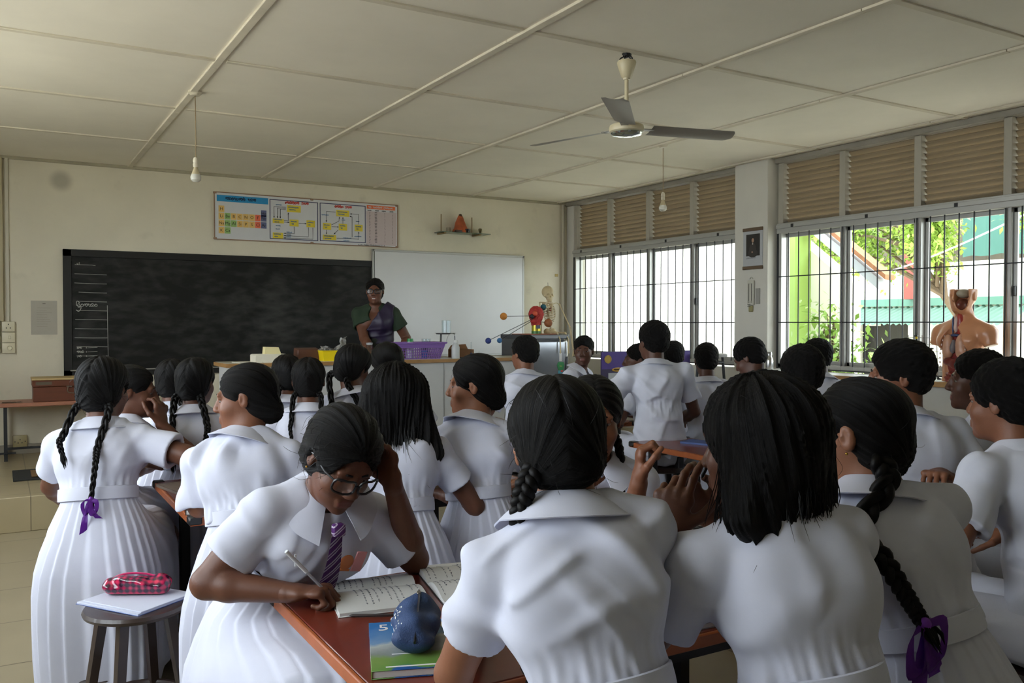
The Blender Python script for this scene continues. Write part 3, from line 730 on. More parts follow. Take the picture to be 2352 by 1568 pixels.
# the window wall: sill wall, pillars, lintel strip
SILL, HEAD = 1.055, 2.385
bays = [(6.35, 9.29), (2.96, 5.88)]
mb = MB(); mb.b2((XR, YB, 0), (XR + .2, YF, SILL - .02)); struct(mb, 'wall_right', M_WHITEWALL)
mb = MB(); mb.b2((XR, 9.29, SILL - .02), (XR + .2, YF, ZC)); mb.b2((XR, YB, SILL - .02), (XR + .2, 2.96, ZC)); struct(mb, 'wall_right_piers', M_WHITEWALL)
mb = MB(); mb.b2((XR - .11, 5.90, 0), (XR + .2, 6.33, ZC), .006); struct(mb, 'pillar', M_WHITEWALL)
mb = MB(); mb.b2((XR - .02, YB, ZC - .05), (XR + .1, 5.90, ZC), .004); mb.b2((XR - .02, 6.33, ZC - .05), (XR + .1, YF, ZC), .004); struct(mb, 'trim_right', mat('timber wall plate', srgb(150, 145, 135), rough=.7, var=.1))
M_SLAT = mat('weathered timber slat', srgb(150, 134, 110), rough=.7, var=.14, vscale=5, stretch=(1, .15, 4))
M_FRAMEPAINT = mat('grey frame paint', srgb(168, 163, 150), rough=.6, var=.06)
def window(n, y0, y1, side=1, detail=True):
    X = XR + .05 if side > 0 else XL - .05; s = side
    root = bpy.data.objects.new('window_%d' % n, None); COL.objects.link(root); root.location = (X, y0, SILL); root['kind'] = 'structure'; L = lambda x, y, z: (s * x, y - y0, z - SILL)
    mb = MB(); w = (y1 - y0) / 4; px = lambda a, b: (mb.b2(L(*a), L(*b), .003))
    px((-.05, y0, SILL), (.06, y1, SILL + .05)); px((-.06, y0, HEAD - .05), (.06, y1, HEAD + .045)); px((-.05, y0, SILL), (.06, y0 + .05, HEAD)); px((-.05, y1 - .05, SILL), (.06, y1, HEAD))
    px((-.075, y0 - .0, HEAD - .005), (-.055, y1, HEAD + .03))
    for i in (1, 2, 3): px((-.03, y0 + i * w - .028, SILL), (.05, y0 + i * w + .028, HEAD))
    mb.out('frame', M_ALU, root)
    for i in range(4):
        a, b = y0 + i * w + .03, y0 + (i + 1) * w - .03; dx = .025 if i % 2 else .0
        sash = MB()
        for (p, q) in (((dx, a, SILL + .05), (dx + .022, b, SILL + .085)), ((dx, a, HEAD - .085), (dx + .022, b, HEAD - .05)), ((dx, a, SILL + .05), (dx + .022, a + .028, HEAD - .05)), ((dx, b - .028, SILL + .05), (dx + .022, b, HEAD - .05))): sash.b2(L(*p), L(*q), .002)
        so = sash.out('sash', M_ALU, root)
        g = MB(); g.b2(L(dx + .009, a + .028, SILL + .085), L(dx + .013, b - .028, HEAD - .085)); g.out('pane', M_GLASS, so)
        if detail and i in (0, 3): g = MB(); g.box(L(dx - .012, a + .014 if i == 3 else b - .014, 1.72), (.02, .018, .075), .006, seg=2); g.out('latch', M_GRILLE, so)
    if detail:
        g = MB(); nb = 24
        for i in range(nb + 1):
            y = y0 + .012 + (y1 - y0 - .024) * i / nb; g.cyl(L(-.045, y, SILL + .0), L(-.045, y, HEAD), .0055, seg=6)
        for zz in (SILL + .01, 1.492, 1.925, HEAD - .012): g.box(L(-.052, (y0 + y1) / 2, zz), (.007, y1 - y0, .009))
        for yy in (y0 + .01, y1 - .01): g.box(L(-.045, yy, (SILL + HEAD) / 2), (.02, .02, HEAD - SILL))
        for i in range(4): g.box(L(-.062, y0 + .3 + i * (y1 - y0 - .5) / 3, HEAD + .012), (.03, .03, .03))
        g.out('grille', M_GRILLE, root)
    # louvres over the window
    lo, hi = HEAD + .045, ZC - .05
    fr = MB()
    for i in range(5):
        y = y0 + i * w; y = min(max(y, y0 + .03), y1 - .03); fr.b2(L(-.04, y - .032, lo), L(.08, y + .032, hi), .003)
    fr.out('louvre_frame', M_FRAMEPAINT, root)
    for i in range(4):
        a, b = y0 + i * w + .03, y0 + (i + 1) * w - .03; q = MB(); ns = 12; pz = (hi - lo) / ns
        for k in range(ns):
            zc = lo + pz * (k + .5); q.box(L(.03, (a + b) / 2, zc), (.052, b - a, .017), .003, M=Matrix.Rotation(s * math.radians(42), 4, 'Y'))
        q.out('louvre_panel', M_SLAT, root)
    return root
for i, (a, b) in enumerate(bays): window(i + 1, a, b, 1, i < 2)
# the opposite wall, outside the picture to the left: wide openings above a low wall, towards the open yard
LO = [(3.6, 7.0), (.9, 3.3)]
mb = MB(); mb.b2((XL - .2, YB, 0), (XL, YF, 1.15)); mb.b2((XL - .2, YB, 2.8), (XL, YF, ZC))
for a, b in ((7.0, YF), (3.3, 3.6), (YB, .9)): mb.b2((XL - .2, a, 1.15), (XL, b, 2.8))
struct(mb, 'wall_left', M_WHITEWALL)
for i, (a, b) in enumerate(LO):
    root = bpy.data.objects.new('window_%d' % (4 + i), None); COL.objects.link(root); root.location = (XL - .1, a, 1.15); root['kind'] = 'structure'
    mb = MB(); w = b - a
    for y in np.linspace(0, w, 5): mb.box((0, min(max(y, .02), w - .02), 0.825), (.05, .04, 1.65))
    for z in (.02, 1.63): mb.box((0, w / 2, z), (.05, w, .04))
    mb.out('frame', M_ALU, root)
# added overhang that cuts the sky's light at the right-hand windows
mb = MB(); mb.prism([(0, 0), (1.5, -.28), (1.5, -.22), (0, .1)], YF - YB + .6, Matrix(((1, 0, 0, XR + .2), (0, 0, 1, YB - .3), (0, 1, 0, ZC + .05), (0, 0, 0, 1)))); struct(mb, 'added_sky_blocker', mat('sky blocker board', srgb(170, 160, 140), rough=.8))
# worktop under the windows
mb = MB(); mb.b2((5.98, 2.6, 1.015), (XR - .02, 5.86, 1.05), .004); wt = thing('window_worktop', 'long white worktop with wooden edge along the right window wall', 'worktop', (6.19, 4.2, 0))
o = mb.out('worktop', mat('white laminate', srgb(208, 206, 200), rough=.35, var=.03), wt); o.location = (-6.19, -4.2, 0)
mb = MB(); mb.b2((5.965, 2.6, 1.012), (5.98, 5.86, 1.052), .003); o = mb.out('edge', mat('timber edging', srgb(170, 130, 80), rough=.5, var=.15, vscale=20), wt); o.location = (-6.19, -4.2, 0)
mb = MB(); mb.b2((6.05, 2.7, 0), (XR - .02, 5.8, 1.015)); o = mb.out('cupboard', M_WHITEWALL, wt); o.location = (-6.19, -4.2, 0)
# ------------------------------------------------------------------ outside the windows
M_OUTW = mat('outdoor white wall', srgb(232, 228, 214), rough=.9, var=.03, vscale=1)
def out_struct(mb, name, m): return struct(mb, name, m)
mb = MB(); mb.b2((XR + .3, -20, -.3), (40, 40, -.15)); out_struct(mb, 'ground_outside', mat('pale paving', srgb(205, 198, 180), rough=.9, var=.08, vscale=1))
mb = MB(); mb.b2((-25, -20, -.3), (XL - .25, 40, -.15)); out_struct(mb, 'ground_yard', MC['pale paving'])
bl = thing('school_block', 'white school block with sloping tiled roof and lime green pilaster outside the window', 'building', (9.2, 10, -.15))
def put(mb, name, m, par):
    o = mb.out(name, m, par); o.location = -Vector(par.location); return o
mb = MB(); mb.b2((9.15, 7.25, -.15), (9.4, 19, 1.75))
mb.prism([(7.25, 1.75), (19, 1.75), (19, 9.0), (16.5, 9.0), (7.25, 2.0)], .25, Matrix(((0, 0, 1, 9.15), (1, 0, 0, 0), (0, 1, 0, 0), (0, 0, 0, 1)))); put(mb, 'wall', M_OUTW, bl)
mb = MB(); mb.b2((8.85, 7.82, -.15), (9.15, 8.12, 6)); put(mb, 'pilaster', mat('lime green paint', srgb(136, 164, 80), rough=.8), bl)
def slope(y0, z0, y1, z1, t, x0, x1, mb):
    mb.prism([(y0, z0), (y1, z1), (y1, z1 + t), (y0, z0 + t)], x1 - x0, Matrix(((0, 0, 1, x0), (1, 0, 0, 0), (0, 1, 0, 0), (0, 0, 0, 1))))
k = math.tan(math.radians(37.2))
mb = MB(); slope(6.62, 1.88, 15, 1.88 + 8.38 * k, .13, 8.9, 9.0, mb); put(mb, 'bargeboard', mat('grey bargeboard', srgb(158, 162, 166), rough=.7), bl)
mb = MB(); slope(6.50, 1.99, 15, 1.99 + 8.5 * k, .06, 8.86, 9.03, mb); put(mb, 'roof', mat('clay roof tile', srgb(140, 92, 58), rough=.8, var=.25, vscale=8), bl)
mb = MB(); slope(6.62, 1.86, 15, 1.86 + 8.38 * k, .02, 9.0, 9.3, mb); put(mb, 'soffit', mat('cream soffit', srgb(226, 205, 165), rough=.8), bl)
b2 = thing('canteen_building', 'white building with green corrugated awning and dark doorway behind the tree', 'building', (17, 11, -.15))
mb = MB(); mb.b2((17, 3, -.15), (17.3, 11.9, 2.75)); mb.b2((17, 13.3, -.15), (17.3, 20, 2.75)); mb.b2((17, 11.9, 1.5), (17.3, 13.3, 2.75)); mb.b2((21, 3, -.15), (21.2, 20, 3)); put(mb, 'wall', M_OUTW, b2)
mb = MB(); mb.b2((17.6, 11.7, -.15), (17.7, 13.5, 1.6)); put(mb, 'doorway', mat('painted interior shade', srgb(70, 68, 66), rough=.9), b2)  # dark panel behind the opening; the shade indoors is its colour
mb = MB(); mb.b2((16.9, 3, 1.86), (17, 20, 2.02)); put(mb, 'fascia', mat('green fascia', srgb(92, 134, 118), rough=.6), b2)
rows = [[], []]
for i in range(300):
    y = 9.2 + i * .02; dz = .025 * math.sin(i * 2 * PI / 7); rows[0].append((17.0, y, 1.84 + dz)); rows[1].append((15.9, y, 1.47 + dz))
mb = MB(); mb.grid(rows); bmesh.ops.solidify(mb.bm, geom=mb.bm.faces[:], thickness=.006); put(mb, 'awning', mat('green corrugated sheet', srgb(140, 172, 158), rough=.5), b2)
mb = MB(); mb.b2((16.7, 11.55, 2.0), (16.98, 11.8, 3.4)); put(mb, 'column', mat('red brown column', srgb(140, 74, 66), rough=.8), b2)
mb = MB(); mb.b2((16.95, 12.55, 1.43), (16.97, 12.95, 1.58)); put(mb, 'door_sign', M_OUTW, b2)
mb = MB(); mb.b2((17.0, 3, 2.75), (24, 20, 2.9)); mb.b2((17.2, 3, 2.9), (24, 20, 5.2)); put(mb, 'upper_storey', mat('upper wall with painted shade', srgb(96, 88, 76), rough=.9, var=.3, vscale=1.2), b2)  # roof shade behind the tree is put into this dark colour
nt_ = thing('shade_net', 'blue green shade net stretched high beside the tree', 'net', (16.2, 9.6, 2.6))
mb = MB(); mb.grid([[(16.2 + .05 * math.sin(i), 8.6 + i * .2, 2.78 + .02 * math.sin(i * 2)) for i in range(9)], [(16.2 + .05 * math.cos(i), 8.6 + i * .2, 4.3) for i in range(9)]]); bmesh.ops.solidify(mb.bm, geom=mb.bm.faces[:], thickness=.004); put(mb, 'net', mat('shade net', srgb(104, 150, 140), rough=.9), nt_)
def leafy(name, label, c, rad, n, seed, trunk):
    t = thing(name, label, 'tree', (trunk[0], trunk[1], -.15)); rnd = random.Random(seed)
    mb = MB(); top = V(c[0], c[1], c[2]); b0 = V(trunk[0], trunk[1], -.15)
    mb.tube(spline([b0, (b0 + top) / 2 + V(.15, .1, 0), top], 10), [.09, .085, .08, .075, .07, .06, .055, .05, .04, .03], 9); tips = []
    for i in range(26):
        a = V(rnd.gauss(0, 1), rnd.gauss(0, 1), rnd.gauss(0, .8)); e = top + nrm(a) * V(*rad) * rnd.uniform(.5, 1); s0 = b0 + (top - b0) * rnd.uniform(.55, 1)
        mb.tube(spline([s0, (s0 + e) / 2 + V(0, 0, .25), e], 7), [.035, .03, .026, .02, .016, .012, .006], 5); tips.append((s0, e))
    put(mb, 'trunk', mat('bark', srgb(110, 92, 74), rough=.9, var=.2), t)
    vs, qs = [], []
    for i in range(n):
        s0, e = rnd.choice(tips); q = rnd.uniform(.35, 1.1); p = s0 + (e - s0) * q + V(rnd.gauss(0, .14), rnd.gauss(0, .14), rnd.gauss(0, .12) + .1)
        d = nrm(V(rnd.gauss(0, 1), rnd.gauss(0, 1), rnd.gauss(-.3, .6))); w = nrm(np.cross(d, V(rnd.gauss(0, .3), rnd.gauss(0, .3), 1))); L = rnd.uniform(.07, .15); k_ = len(vs); u = np.cross(w, d)
        vs += [p, p + d * L * .45 + w * L * .26 - u * .01, p + d * L - u * .03, p + d * L * .45 - w * L * .26 - u * .01]; qs.append([k_, k_ + 1, k_ + 2, k_ + 3])
    me = np_mesh('leaves', np.array(vs) - np.array(t.location), np.array(qs)); o = link('leaves', me, t, [mat('leaf green ' + str(seed), srgb(*[(150, 178, 74), (128, 160, 70), (96, 126, 60)][seed % 3]), rough=.55, var=.3, vscale=2.2)])
leafy('broadleaf_tree', 'bright green broad leaved tree beyond the right window bay', (13.4, 9.9, 3.5), (1.3, 2.2, 1.5), 9500, 3, (14.6, 7.9))
leafy('broadleaf_tree', 'green tree at the right of the shade net', (14.0, 7.0, 3.4), (1.2, 1.1, 1.4), 4200, 6, (14.4, 6.6))
leafy('reflection_shrub', 'added green shrub in place of plants reflected in the window glass', (8.5, 6.95, 1.0), (.3, .35, .8), 1500, 4, (8.5, 6.95))  # added foliage, imitates the plants mirrored in the window glass
mb = MB(); mb.tube(spline([(14, 13, 2.05), (12, 8.5, 2.35), (10, 4.5, 3.1)], 30), .012, 5); o = mb.out('cable', mat('white cable', srgb(230, 230, 226))); tag(o, 'thin white cable slung across the yard outside the right window', 'cable')
# ------------------------------------------------------------------ things on the front wall
M_CHALKB = None
def board_mat():
    m = mat('blackboard paint', srgb(25, 26, 25), rough=.62, spec=.3); N, L = m.node_tree.nodes, m.node_tree.links; b = N['Principled BSDF']
    tc = N.new('ShaderNodeTexCoord'); n = N.new('ShaderNodeTexNoise'); n.inputs['Scale'].default_value = 1.7; n.inputs['Detail'].default_value = 8; n.inputs['Roughness'].default_value = .55; n.inputs['Distortion'].default_value = .8; L.new(tc.outputs['Object'], n.inputs['Vector'])
    mp = N.new('ShaderNodeMapping'); mp.inputs['Scale'].default_value = (1, 1, 2.6); mp.inputs['Rotation'].default_value = (0, .5, 0); L.new(tc.outputs['Object'], mp.inputs[0]); n2 = N.new('ShaderNodeTexNoise'); n2.inputs['Scale'].default_value = 5; n2.inputs['Detail'].default_value = 8; L.new(mp.outputs[0], n2.inputs['Vector'])
    mu = N.new('ShaderNodeMath'); mu.operation = 'MULTIPLY'; L.new(n.outputs['Fac'], mu.inputs[0]); L.new(n2.outputs['Fac'], mu.inputs[1])
    r = N.new('ShaderNodeMapRange'); r.inputs['From Min'].default_value = .20; r.inputs['From Max'].default_value = .48; L.new(mu.outputs[0], r.inputs['Value'])
    mx = N.new('ShaderNodeMix'); mx.data_type = 'RGBA'; L.new(r.outputs[0], mx.inputs['Factor']); mx.inputs['A'].default_value = srgb(17, 17, 16) + (1,); mx.inputs['B'].default_value = srgb(60, 60, 58) + (1,); L.new(mx.outputs['Result'], b.inputs['Base Color']); return m
M_CHALK = mat('chalk', srgb(190, 190, 184), rough=.95)
# hand drawn round letters, each a list of strokes in a unit box
GL = [
    [[(.1, .3), (.0, .6), (.3, .85), (.55, .6), (.4, .35), (.3, .5), (.5, .7)], [(.55, .6), (.75, .9), (.95, .6), (.8, .15), (.45, .05)]],
    [[(.05, .15), (.2, .0), (.4, .15), (.35, .5), (.1, .6), (.25, .9), (.6, .85), (.85, .55), (.8, .15), (.6, .05)]],
    [[(.5, .55), (.3, .45), (.2, .65), (.45, .8), (.75, .6), (.75, .2), (.4, .0), (.05, .2), (.05, .6)]],
    [[(.05, .7), (.25, .85), (.4, .6), (.25, .45), (.1, .6)], [(.4, .6), (.45, .1), (.8, .1), (.85, .6), (.6, .8)]],
    [[(.0, .1), (.3, .0), (.5, .3), (.25, .6), (.05, .4)], [(.5, .3), (.75, .7), (.95, .45), (.85, .05)]],
    [[(.1, .1), (.1, .6), (.4, .8), (.6, .5), (.4, .3), (.3, .5)], [(.6, .5), (.8, .8), (.95, .5), (.8, .0), (.4, .0)], [(.3, 1.0), (.5, 1.12), (.7, 1.0)]],
    [[(.2, .0), (.2, .7), (.5, .85), (.7, .6), (.5, .45)], [(.75, .0), (.75, .35)], [(.2, -.15), (.5, -.25), (.8, -.15)]],
]
def rounds(mb, M, x, y, seq, size, r, flatz=True, adv=.95):
    """write round letters along x; M places the x-y plane of the writing"""
    for i, g in enumerate(seq):
        if g >= 0:
            for st in GL[g % len(GL)]:
                P = [M @ Vector((x + (i * adv + p[0]) * size, y + (p[1] - .4) * size, 0)) for p in spline([(a, b, 0) for a, b in st], len(st) * 3)]
                mb.tube([tuple(p) for p in P], r, 4)
def onwall(x, z, y=YF): return Matrix(((1, 0, 0, x), (0, 0, -1, y), (0, 1, 0, z), (0, 0, 0, 1)))    # +x right, +y up, facing the class
bb = thing('blackboard', 'long black chalkboard fixed to the front wall with ruled columns at its left', 'blackboard', (2.12, YF, 1.57))
def sub(mb, name, m, par, smooth=40):
    o = mb.out(name, m, par, smooth); o.location = -Vector(par.location) if par.parent is None else Vector((0, 0, 0)); return o
mb = MB(); mb.b2((.60, YF - .018, 1.02), (3.70, YF - .0, 2.15)); sub(mb, 'board', board_mat(), bb)
mb = MB()
for a, b in (((.545, 2.13), (3.72, 2.2)), ((.545, .965), (3.72, 1.03)), ((.545, .965), (.62, 2.2))): mb.b2((a[0], YF - .03, a[1]), (b[0], YF, b[1]), .004)
sub(mb, 'frame', mat('black board frame', srgb(17, 17, 17), rough=.5), bb)
mb = MB(); mb.b2((.6, YF - .06, 1.02), (3.7, YF - .018, 1.032), .002); sub(mb, 'chalk_ledge', mat('pale ledge', srgb(150, 148, 140), rough=.6), bb)
mb = MB(); rb = random.Random(8); yq = YF - .0195
for i in range(11):
    zz = 2.05 - i * .0885; mb.tube([(.66 + rb.uniform(-.02, .02), yq, zz + .002), (.8, yq, zz + rb.uniform(-.003, .003)), (.93 if i else .83, yq, zz - .002)], .0018, 4)
mb.tube([(.932, yq, 1.66), (.935, yq, 1.3), (.938, yq, 1.06)], .002, 4)
rounds(mb, onwall(0, 0, yq), .665, 1.66, [6, 2, 0, 3, 1, 2], .032, .0022)
mb.tube(spline([(.69, yq, 1.68), (.665, yq, 1.70), (.66, yq, 1.66), (.70, yq, 1.64), (.68, yq, 1.60), (.655, yq, 1.615)], 18), .003, 4)
for k, zz in enumerate((1.245, 1.205, 1.165)):
    rounds(mb, onwall(0, 0, yq), .66, zz, [[2, 0], [0, 3, 1], [4, 2]][k], .022, .002); mb.tube([(.755, yq, zz), (.84, yq, zz + .004)], .0018, 4)
    mb.tube([(.738, yq, zz + .005), (.748, yq, zz + .005)], .0018, 4); mb.tube([(.738, yq, zz - .004), (.748, yq, zz - .004)], .0018, 4)
mb.text('u1', .03, onwall(.68, 2.065, yq), .0004); sub(mb, 'chalk_writing', M_CHALK, bb)
wb = thing('whiteboard', 'large white dry wipe board with thin metal edge beside the blackboard', 'whiteboard', (4.72, YF, 1.75))
mb = MB(); mb.b2((3.73, YF - .04, 1.10), (5.72, YF - .012, 2.325)); m = mat('whiteboard enamel', srgb(206, 206, 206), rough=.22, var=.04, vscale=1.2); sub(mb, 'board', m, wb)
mb = MB()
for a, b in (((3.70, 2.31), (5.735, 2.335)), ((3.70, 1.09), (5.735, 1.112)), ((3.70, 1.09), (3.722, 2.335)), ((5.713, 1.09), (5.735, 2.335))): mb.b2((a[0], YF - .045, a[1]), (b[0], YF - .005, b[1]), .003)
sub(mb, 'frame', M_ALU, wb)
# the chart
ch = thing('science_chart', 'long printed chart with element table and cycle diagrams above the blackboard', 'wall chart', (2.99, YF, 2.61))
PAPER = mat('chart paper', srgb(206, 206, 208), rough=.5, var=.02); yc = YF - .02
def flat(mb, x0, z1, x1, z0, y=0.0): mb.b2((x0, yc - .0012 - y, z0), (x1, yc - y, z1))
mb = MB(); mb.b2((1.962, yc, 2.37), (4.018, yc + .012, 2.858)); sub(mb, 'sheet', PAPER, ch)
mb = MB()
for zz in (2.366, 2.856): mb.box((2.99, yc + .002, zz), (2.07, .014, .010), .003)
for xx in (1.96, 4.02): mb.box((xx, yc + .002, 2.61), (.010, .014, .49), .003)
for xx in (1.965, 4.01, 3.0):
    for zz in (2.372, 2.85): mb.box((xx, yc - .004, zz), (.035, .006, .022), .003)
sub(mb, 'wooden_edge', mat('thin wood batten', srgb(150, 120, 96), rough=.6, var=.1), ch)
mb = MB(); flat(mb, 1.984, 2.829, 2.52, 2.762); sub(mb, 'title_band', mat('chart blue', srgb(38, 138, 190), rough=.5), ch)
mb = MB(); rounds(mb, onwall(0, 0, yc - .003), 2.075, 2.795, [0, 1, 2, 3, 4, 0, 5, -1, 3, 1, 0], .03, .0034); sub(mb, 'title_lettering', mat('chart dark ink', srgb(22, 34, 66), rough=.6), ch)
cells = {'y': [], 'g': [], 'r': [], 'k': []}; colx = lambda c: 2.002 + c * .0630; rowz = lambda q: 2.718 - q * .0745
els = [('H', 0, 0, 'y'), ('He', 7, .3, 'k')] + [(e, i, 1, c) for i, (e, c) in enumerate(zip(['Li', 'Be', 'B', 'C', 'N', 'O', 'F', 'Ne'], 'ygyyyyrk'))] + [(e, i, 2, c) for i, (e, c) in enumerate(zip(['Na', 'Mg', 'Al', 'Si', 'P', 'S', 'Cl', 'Ar'], 'yggyyyrk'))] + [('K', 0, 3, 'y'), ('Ca', 1, 3, 'g')]
mt = MB(); box = {k: MB() for k in cells}
for e, c, q, k in els:
    flat(box[k], colx(c), rowz(q), colx(c) + .058, rowz(q) - .067); mt.text(e, .044, onwall(colx(c) + .029, rowz(q) - .035, yc - .0022), .0004)
for k, c, nm in (('y', (226, 186, 108), 'cells_yellow'), ('g', (150, 186, 110), 'cells_green'), ('r', (238, 116, 84), 'cells_red'), ('k', (98, 104, 140), 'cells_slate')): sub(box[k], 'element_cells', mat(nm, srgb(*c), rough=.5), ch)
sub(mt, 'element_letters', mat('chart ink', srgb(40, 36, 34), rough=.6), ch)
mb = MB()
for x0, x1, z1, z0 in ((2.535, 3.07, 2.823, 2.396), (3.09, 3.627, 2.823, 2.40)):
    for a, b, c, d in ((x0, z1, x1, z1 - .008), (x0, z0 + .008, x1, z0), (x0, z1, x0 + .008, z0), (x1 - .008, z1, x1, z0)): flat(mb, a, b, c, d)
sub(mb, 'panel_border', mat('navy line', srgb(34, 40, 84), rough=.5), ch)
yb = MB(); bt = MB(); rt_ = MB(); ar = MB(); tx = lambda x, z, n, s, seed: rounds(bt, onwall(0, 0, yc - .003), x, z, [random.Random(seed + i).randrange(7) for i in range(n)], s, s * .10)
for i, (x0, z1, x1, z0) in enumerate([(2.724, 2.771, 2.876, 2.697), (2.567, 2.616, 2.688, 2.568), (2.751, 2.617, 2.85, 2.543), (2.939, 2.619, 3.035, 2.544), (2.567, 2.466, 2.681, 2.404), (3.28, 2.755, 3.432, 2.685), (3.125, 2.601, 3.22, 2.528), (3.309, 2.603, 3.406, 2.529), (3.496, 2.604, 3.591, 2.529), (3.124, 2.471, 3.278, 2.415)]):
    flat(yb, x0, z1, x1, z0); n = int((x1 - x0 - .02) / .014); tx(x0 + .012, (z0 + z1) / 2 + .014, n, .0135, i * 10); tx(x0 + .02, (z0 + z1) / 2 - .012, max(2, n - 3), .0135, i * 10 + 5)
for x, z, n in ((2.6, 2.765, 6), (2.6, 2.54, 5), (2.6, 2.505, 4), (2.715, 2.475, 6), (2.715, 2.447, 5), (2.715, 2.425, 5), (3.11, 2.69, 8), (3.34, 2.645, 4), (3.51, 2.64, 4), (3.36, 2.445, 9), (3.49, 2.47, 8), (3.36, 2.415, 7)): tx(x, z, n, .011, int(z * 1e4) + n)
sub(yb, 'diagram_boxes', mat('chart yellow', srgb(222, 200, 60), rough=.5), ch); sub(bt, 'diagram_words', mat('chart blue ink', srgb(60, 118, 168), rough=.6), ch)
rounds(rt_, onwall(0, 0, yc - .003), 2.70, 2.797, [4, 3, 1, 5, 2, 0, -1, 1, 3, 0], .0275, .0034); rounds(rt_, onwall(0, 0, yc - .003), 3.262, 2.792, [2, 0, 5, 4, -1, 1, 3, 0], .026, .0034); sub(rt_, 'diagram_titles', mat('chart red ink', srgb(205, 62, 48), rough=.6), ch)
def arrow(pts):
    P = [V(x, yc - .003, z) for x, z in pts]; ar.tube(P[:1] + [p for p in P[1:]], .0022, 4); d = nrm(P[-1] - P[-2]); ar.cyl(P[-1] - d * .004, P[-1] + d * .016, .0075, .0004, 8)
for a in ([(2.71, 2.745), (2.582, 2.745), (2.582, 2.635)], [(2.71, 2.732), (2.618, 2.732), (2.618, 2.635)], [(2.71, 2.72), (2.65, 2.72), (2.65, 2.635)], [(2.69, 2.602), (2.738, 2.602), (2.738, 2.675)], [(2.69, 2.584), (2.735, 2.584)], [(2.852, 2.58), (2.925, 2.58)], [(2.8, 2.54), (2.8, 2.462), (2.70, 2.462)], [(2.96, 2.54), (2.96, 2.437), (2.70, 2.437)], [(3.01, 2.54), (3.01, 2.413), (2.70, 2.413)], [(3.27, 2.73), (3.165, 2.73), (3.165, 2.625)], [(3.225, 2.585), (3.31, 2.63), (3.315, 2.665)], [(3.225, 2.565), (3.295, 2.565)], [(3.357, 2.605), (3.357, 2.665)], [(3.165, 2.525), (3.165, 2.49)], [(3.3, 2.53), (3.26, 2.49)], [(3.285, 2.44), (3.545, 2.44), (3.545, 2.51)], [(3.545, 2.61), (3.545, 2.72), (3.455, 2.72)], [(3.465, 2.46), (3.465, 2.69), (3.45, 2.69)]): arrow(a)
sub(ar, 'diagram_arrows', mat('chart black line', srgb(24, 24, 26), rough=.6), ch)
mb = MB(); flat(mb, 3.636, 2.765, 4.008, 2.385); sub(mb, 'table_ground', mat('chart pink grey', srgb(196, 180, 180), rough=.5), ch)
mb = MB(); flat(mb, 3.642, 2.834, 3.99, 2.793); sub(mb, 'table_heading', mat('chart orange', srgb(228, 112, 62), rough=.5), ch)
mb = MB(); rw = random.Random(3)
for x in (3.655, 3.745, 3.83, 3.925): rounds(mb, onwall(0, 0, yc - .003), x - .005, 2.775, [rw.randrange(7) for _ in range(5)], .010, .0014)
for q in range(21):
    for j, x in enumerate((3.675, 3.75, 3.86, 3.955)): mb.box((x + (.006 * rw.random()), yc - .002, 2.752 - q * .017), ((.010, .032 * rw.uniform(.6, 1), .006, .006)[j], .0008, .0055))
mb.text('K.W. Thilina Madushanka 11-E', .026, onwall(3.70, 2.377, yc - .0022), .0003); sub(mb, 'table_print', MC['chart ink'], ch)
mb = MB(); rounds(mb, onwall(0, 0, yc - .003), 3.66, 2.812, [0, 2, -1, 3, 4, 1, 5, 2, 0, -1, 6, 3, 1, 2, 4, 0], .0195, .0018); sub(mb, 'heading_lettering', PAPER, ch)
# small glass shelf with models
sh = thing('wall_shelf', 'narrow glass shelf on two brackets above the whiteboard', 'shelf', (4.82, YF, 2.56))
mb = MB(); mb.b2((4.50, YF - .19, 2.562), (5.17, YF, 2.570), .002); sub(mb, 'shelf_board', mat('green edged glass', srgb(120, 140, 125), rough=.15, alpha=.75), sh)
for x in (4.55, 5.02): mb = MB(); mb.box((x, YF - .1, 2.552), (.03, .2, .018), .006, seg=2); sub(mb, 'bracket', mat('brass bracket', srgb(130, 110, 70), rough=.4, metal=.6), sh)
vc = thing('volcano_model', 'orange cone shaped volcano model standing on the glass shelf', 'model', (4.80, YF - .1, 2.57)); rv = random.Random(2)
mb = MB(); prof = [(.001, 0), (.105, 0), (.10, .02), (.085, .06), (.062, .12), (.042, .17), (.028, .2), (.018, .215), (.001, .2)]
mb.lathe(prof, seg=22)
for v in mb.bm.verts: v.co.x *= 1 + rv.uniform(-.1, .1); v.co.y *= .8 + rv.uniform(-.08, .08)
mb.out('cone', mat('painted plaster', srgb(178, 88, 48), rough=.6, var=.4, vscale=9), vc, 70)
mb = MB(); mb.lathe([(.001, .19), (.026, .195), (.020, .217), (.012, .226), (.001, .215)], seg=16); mb.out('crater', mat('dark crater', srgb(66, 44, 22), rough=.7), vc)
def small(name, label, cat, loc, build, group=None):
    t = thing(name, label, cat, loc, 0, group); build(t); return t
def b_pot(t): mb = MB(); mb.lathe([(.001, 0), (.026, 0), (.036, .035), (.038, .045), (.033, .045), (.028, .03), (.001, .03)], seg=18); mb.out('pot', M_PLASTIC_BLK, t)
small('plant_pot', 'tiny black pot beside the volcano model', 'pot', (4.865, YF - .155, 2.57), b_pot)
def b_tray(t): mb = MB(); mb.box((0, 0, .013), (.09, .05, .026), .008, seg=2); mb.out('box', mat('dark brown box', srgb(70, 48, 42), rough=.3), t)
small('trinket_box', 'low dark box at the foot of the volcano model', 'box', (4.74, YF - .165, 2.57), b_tray)
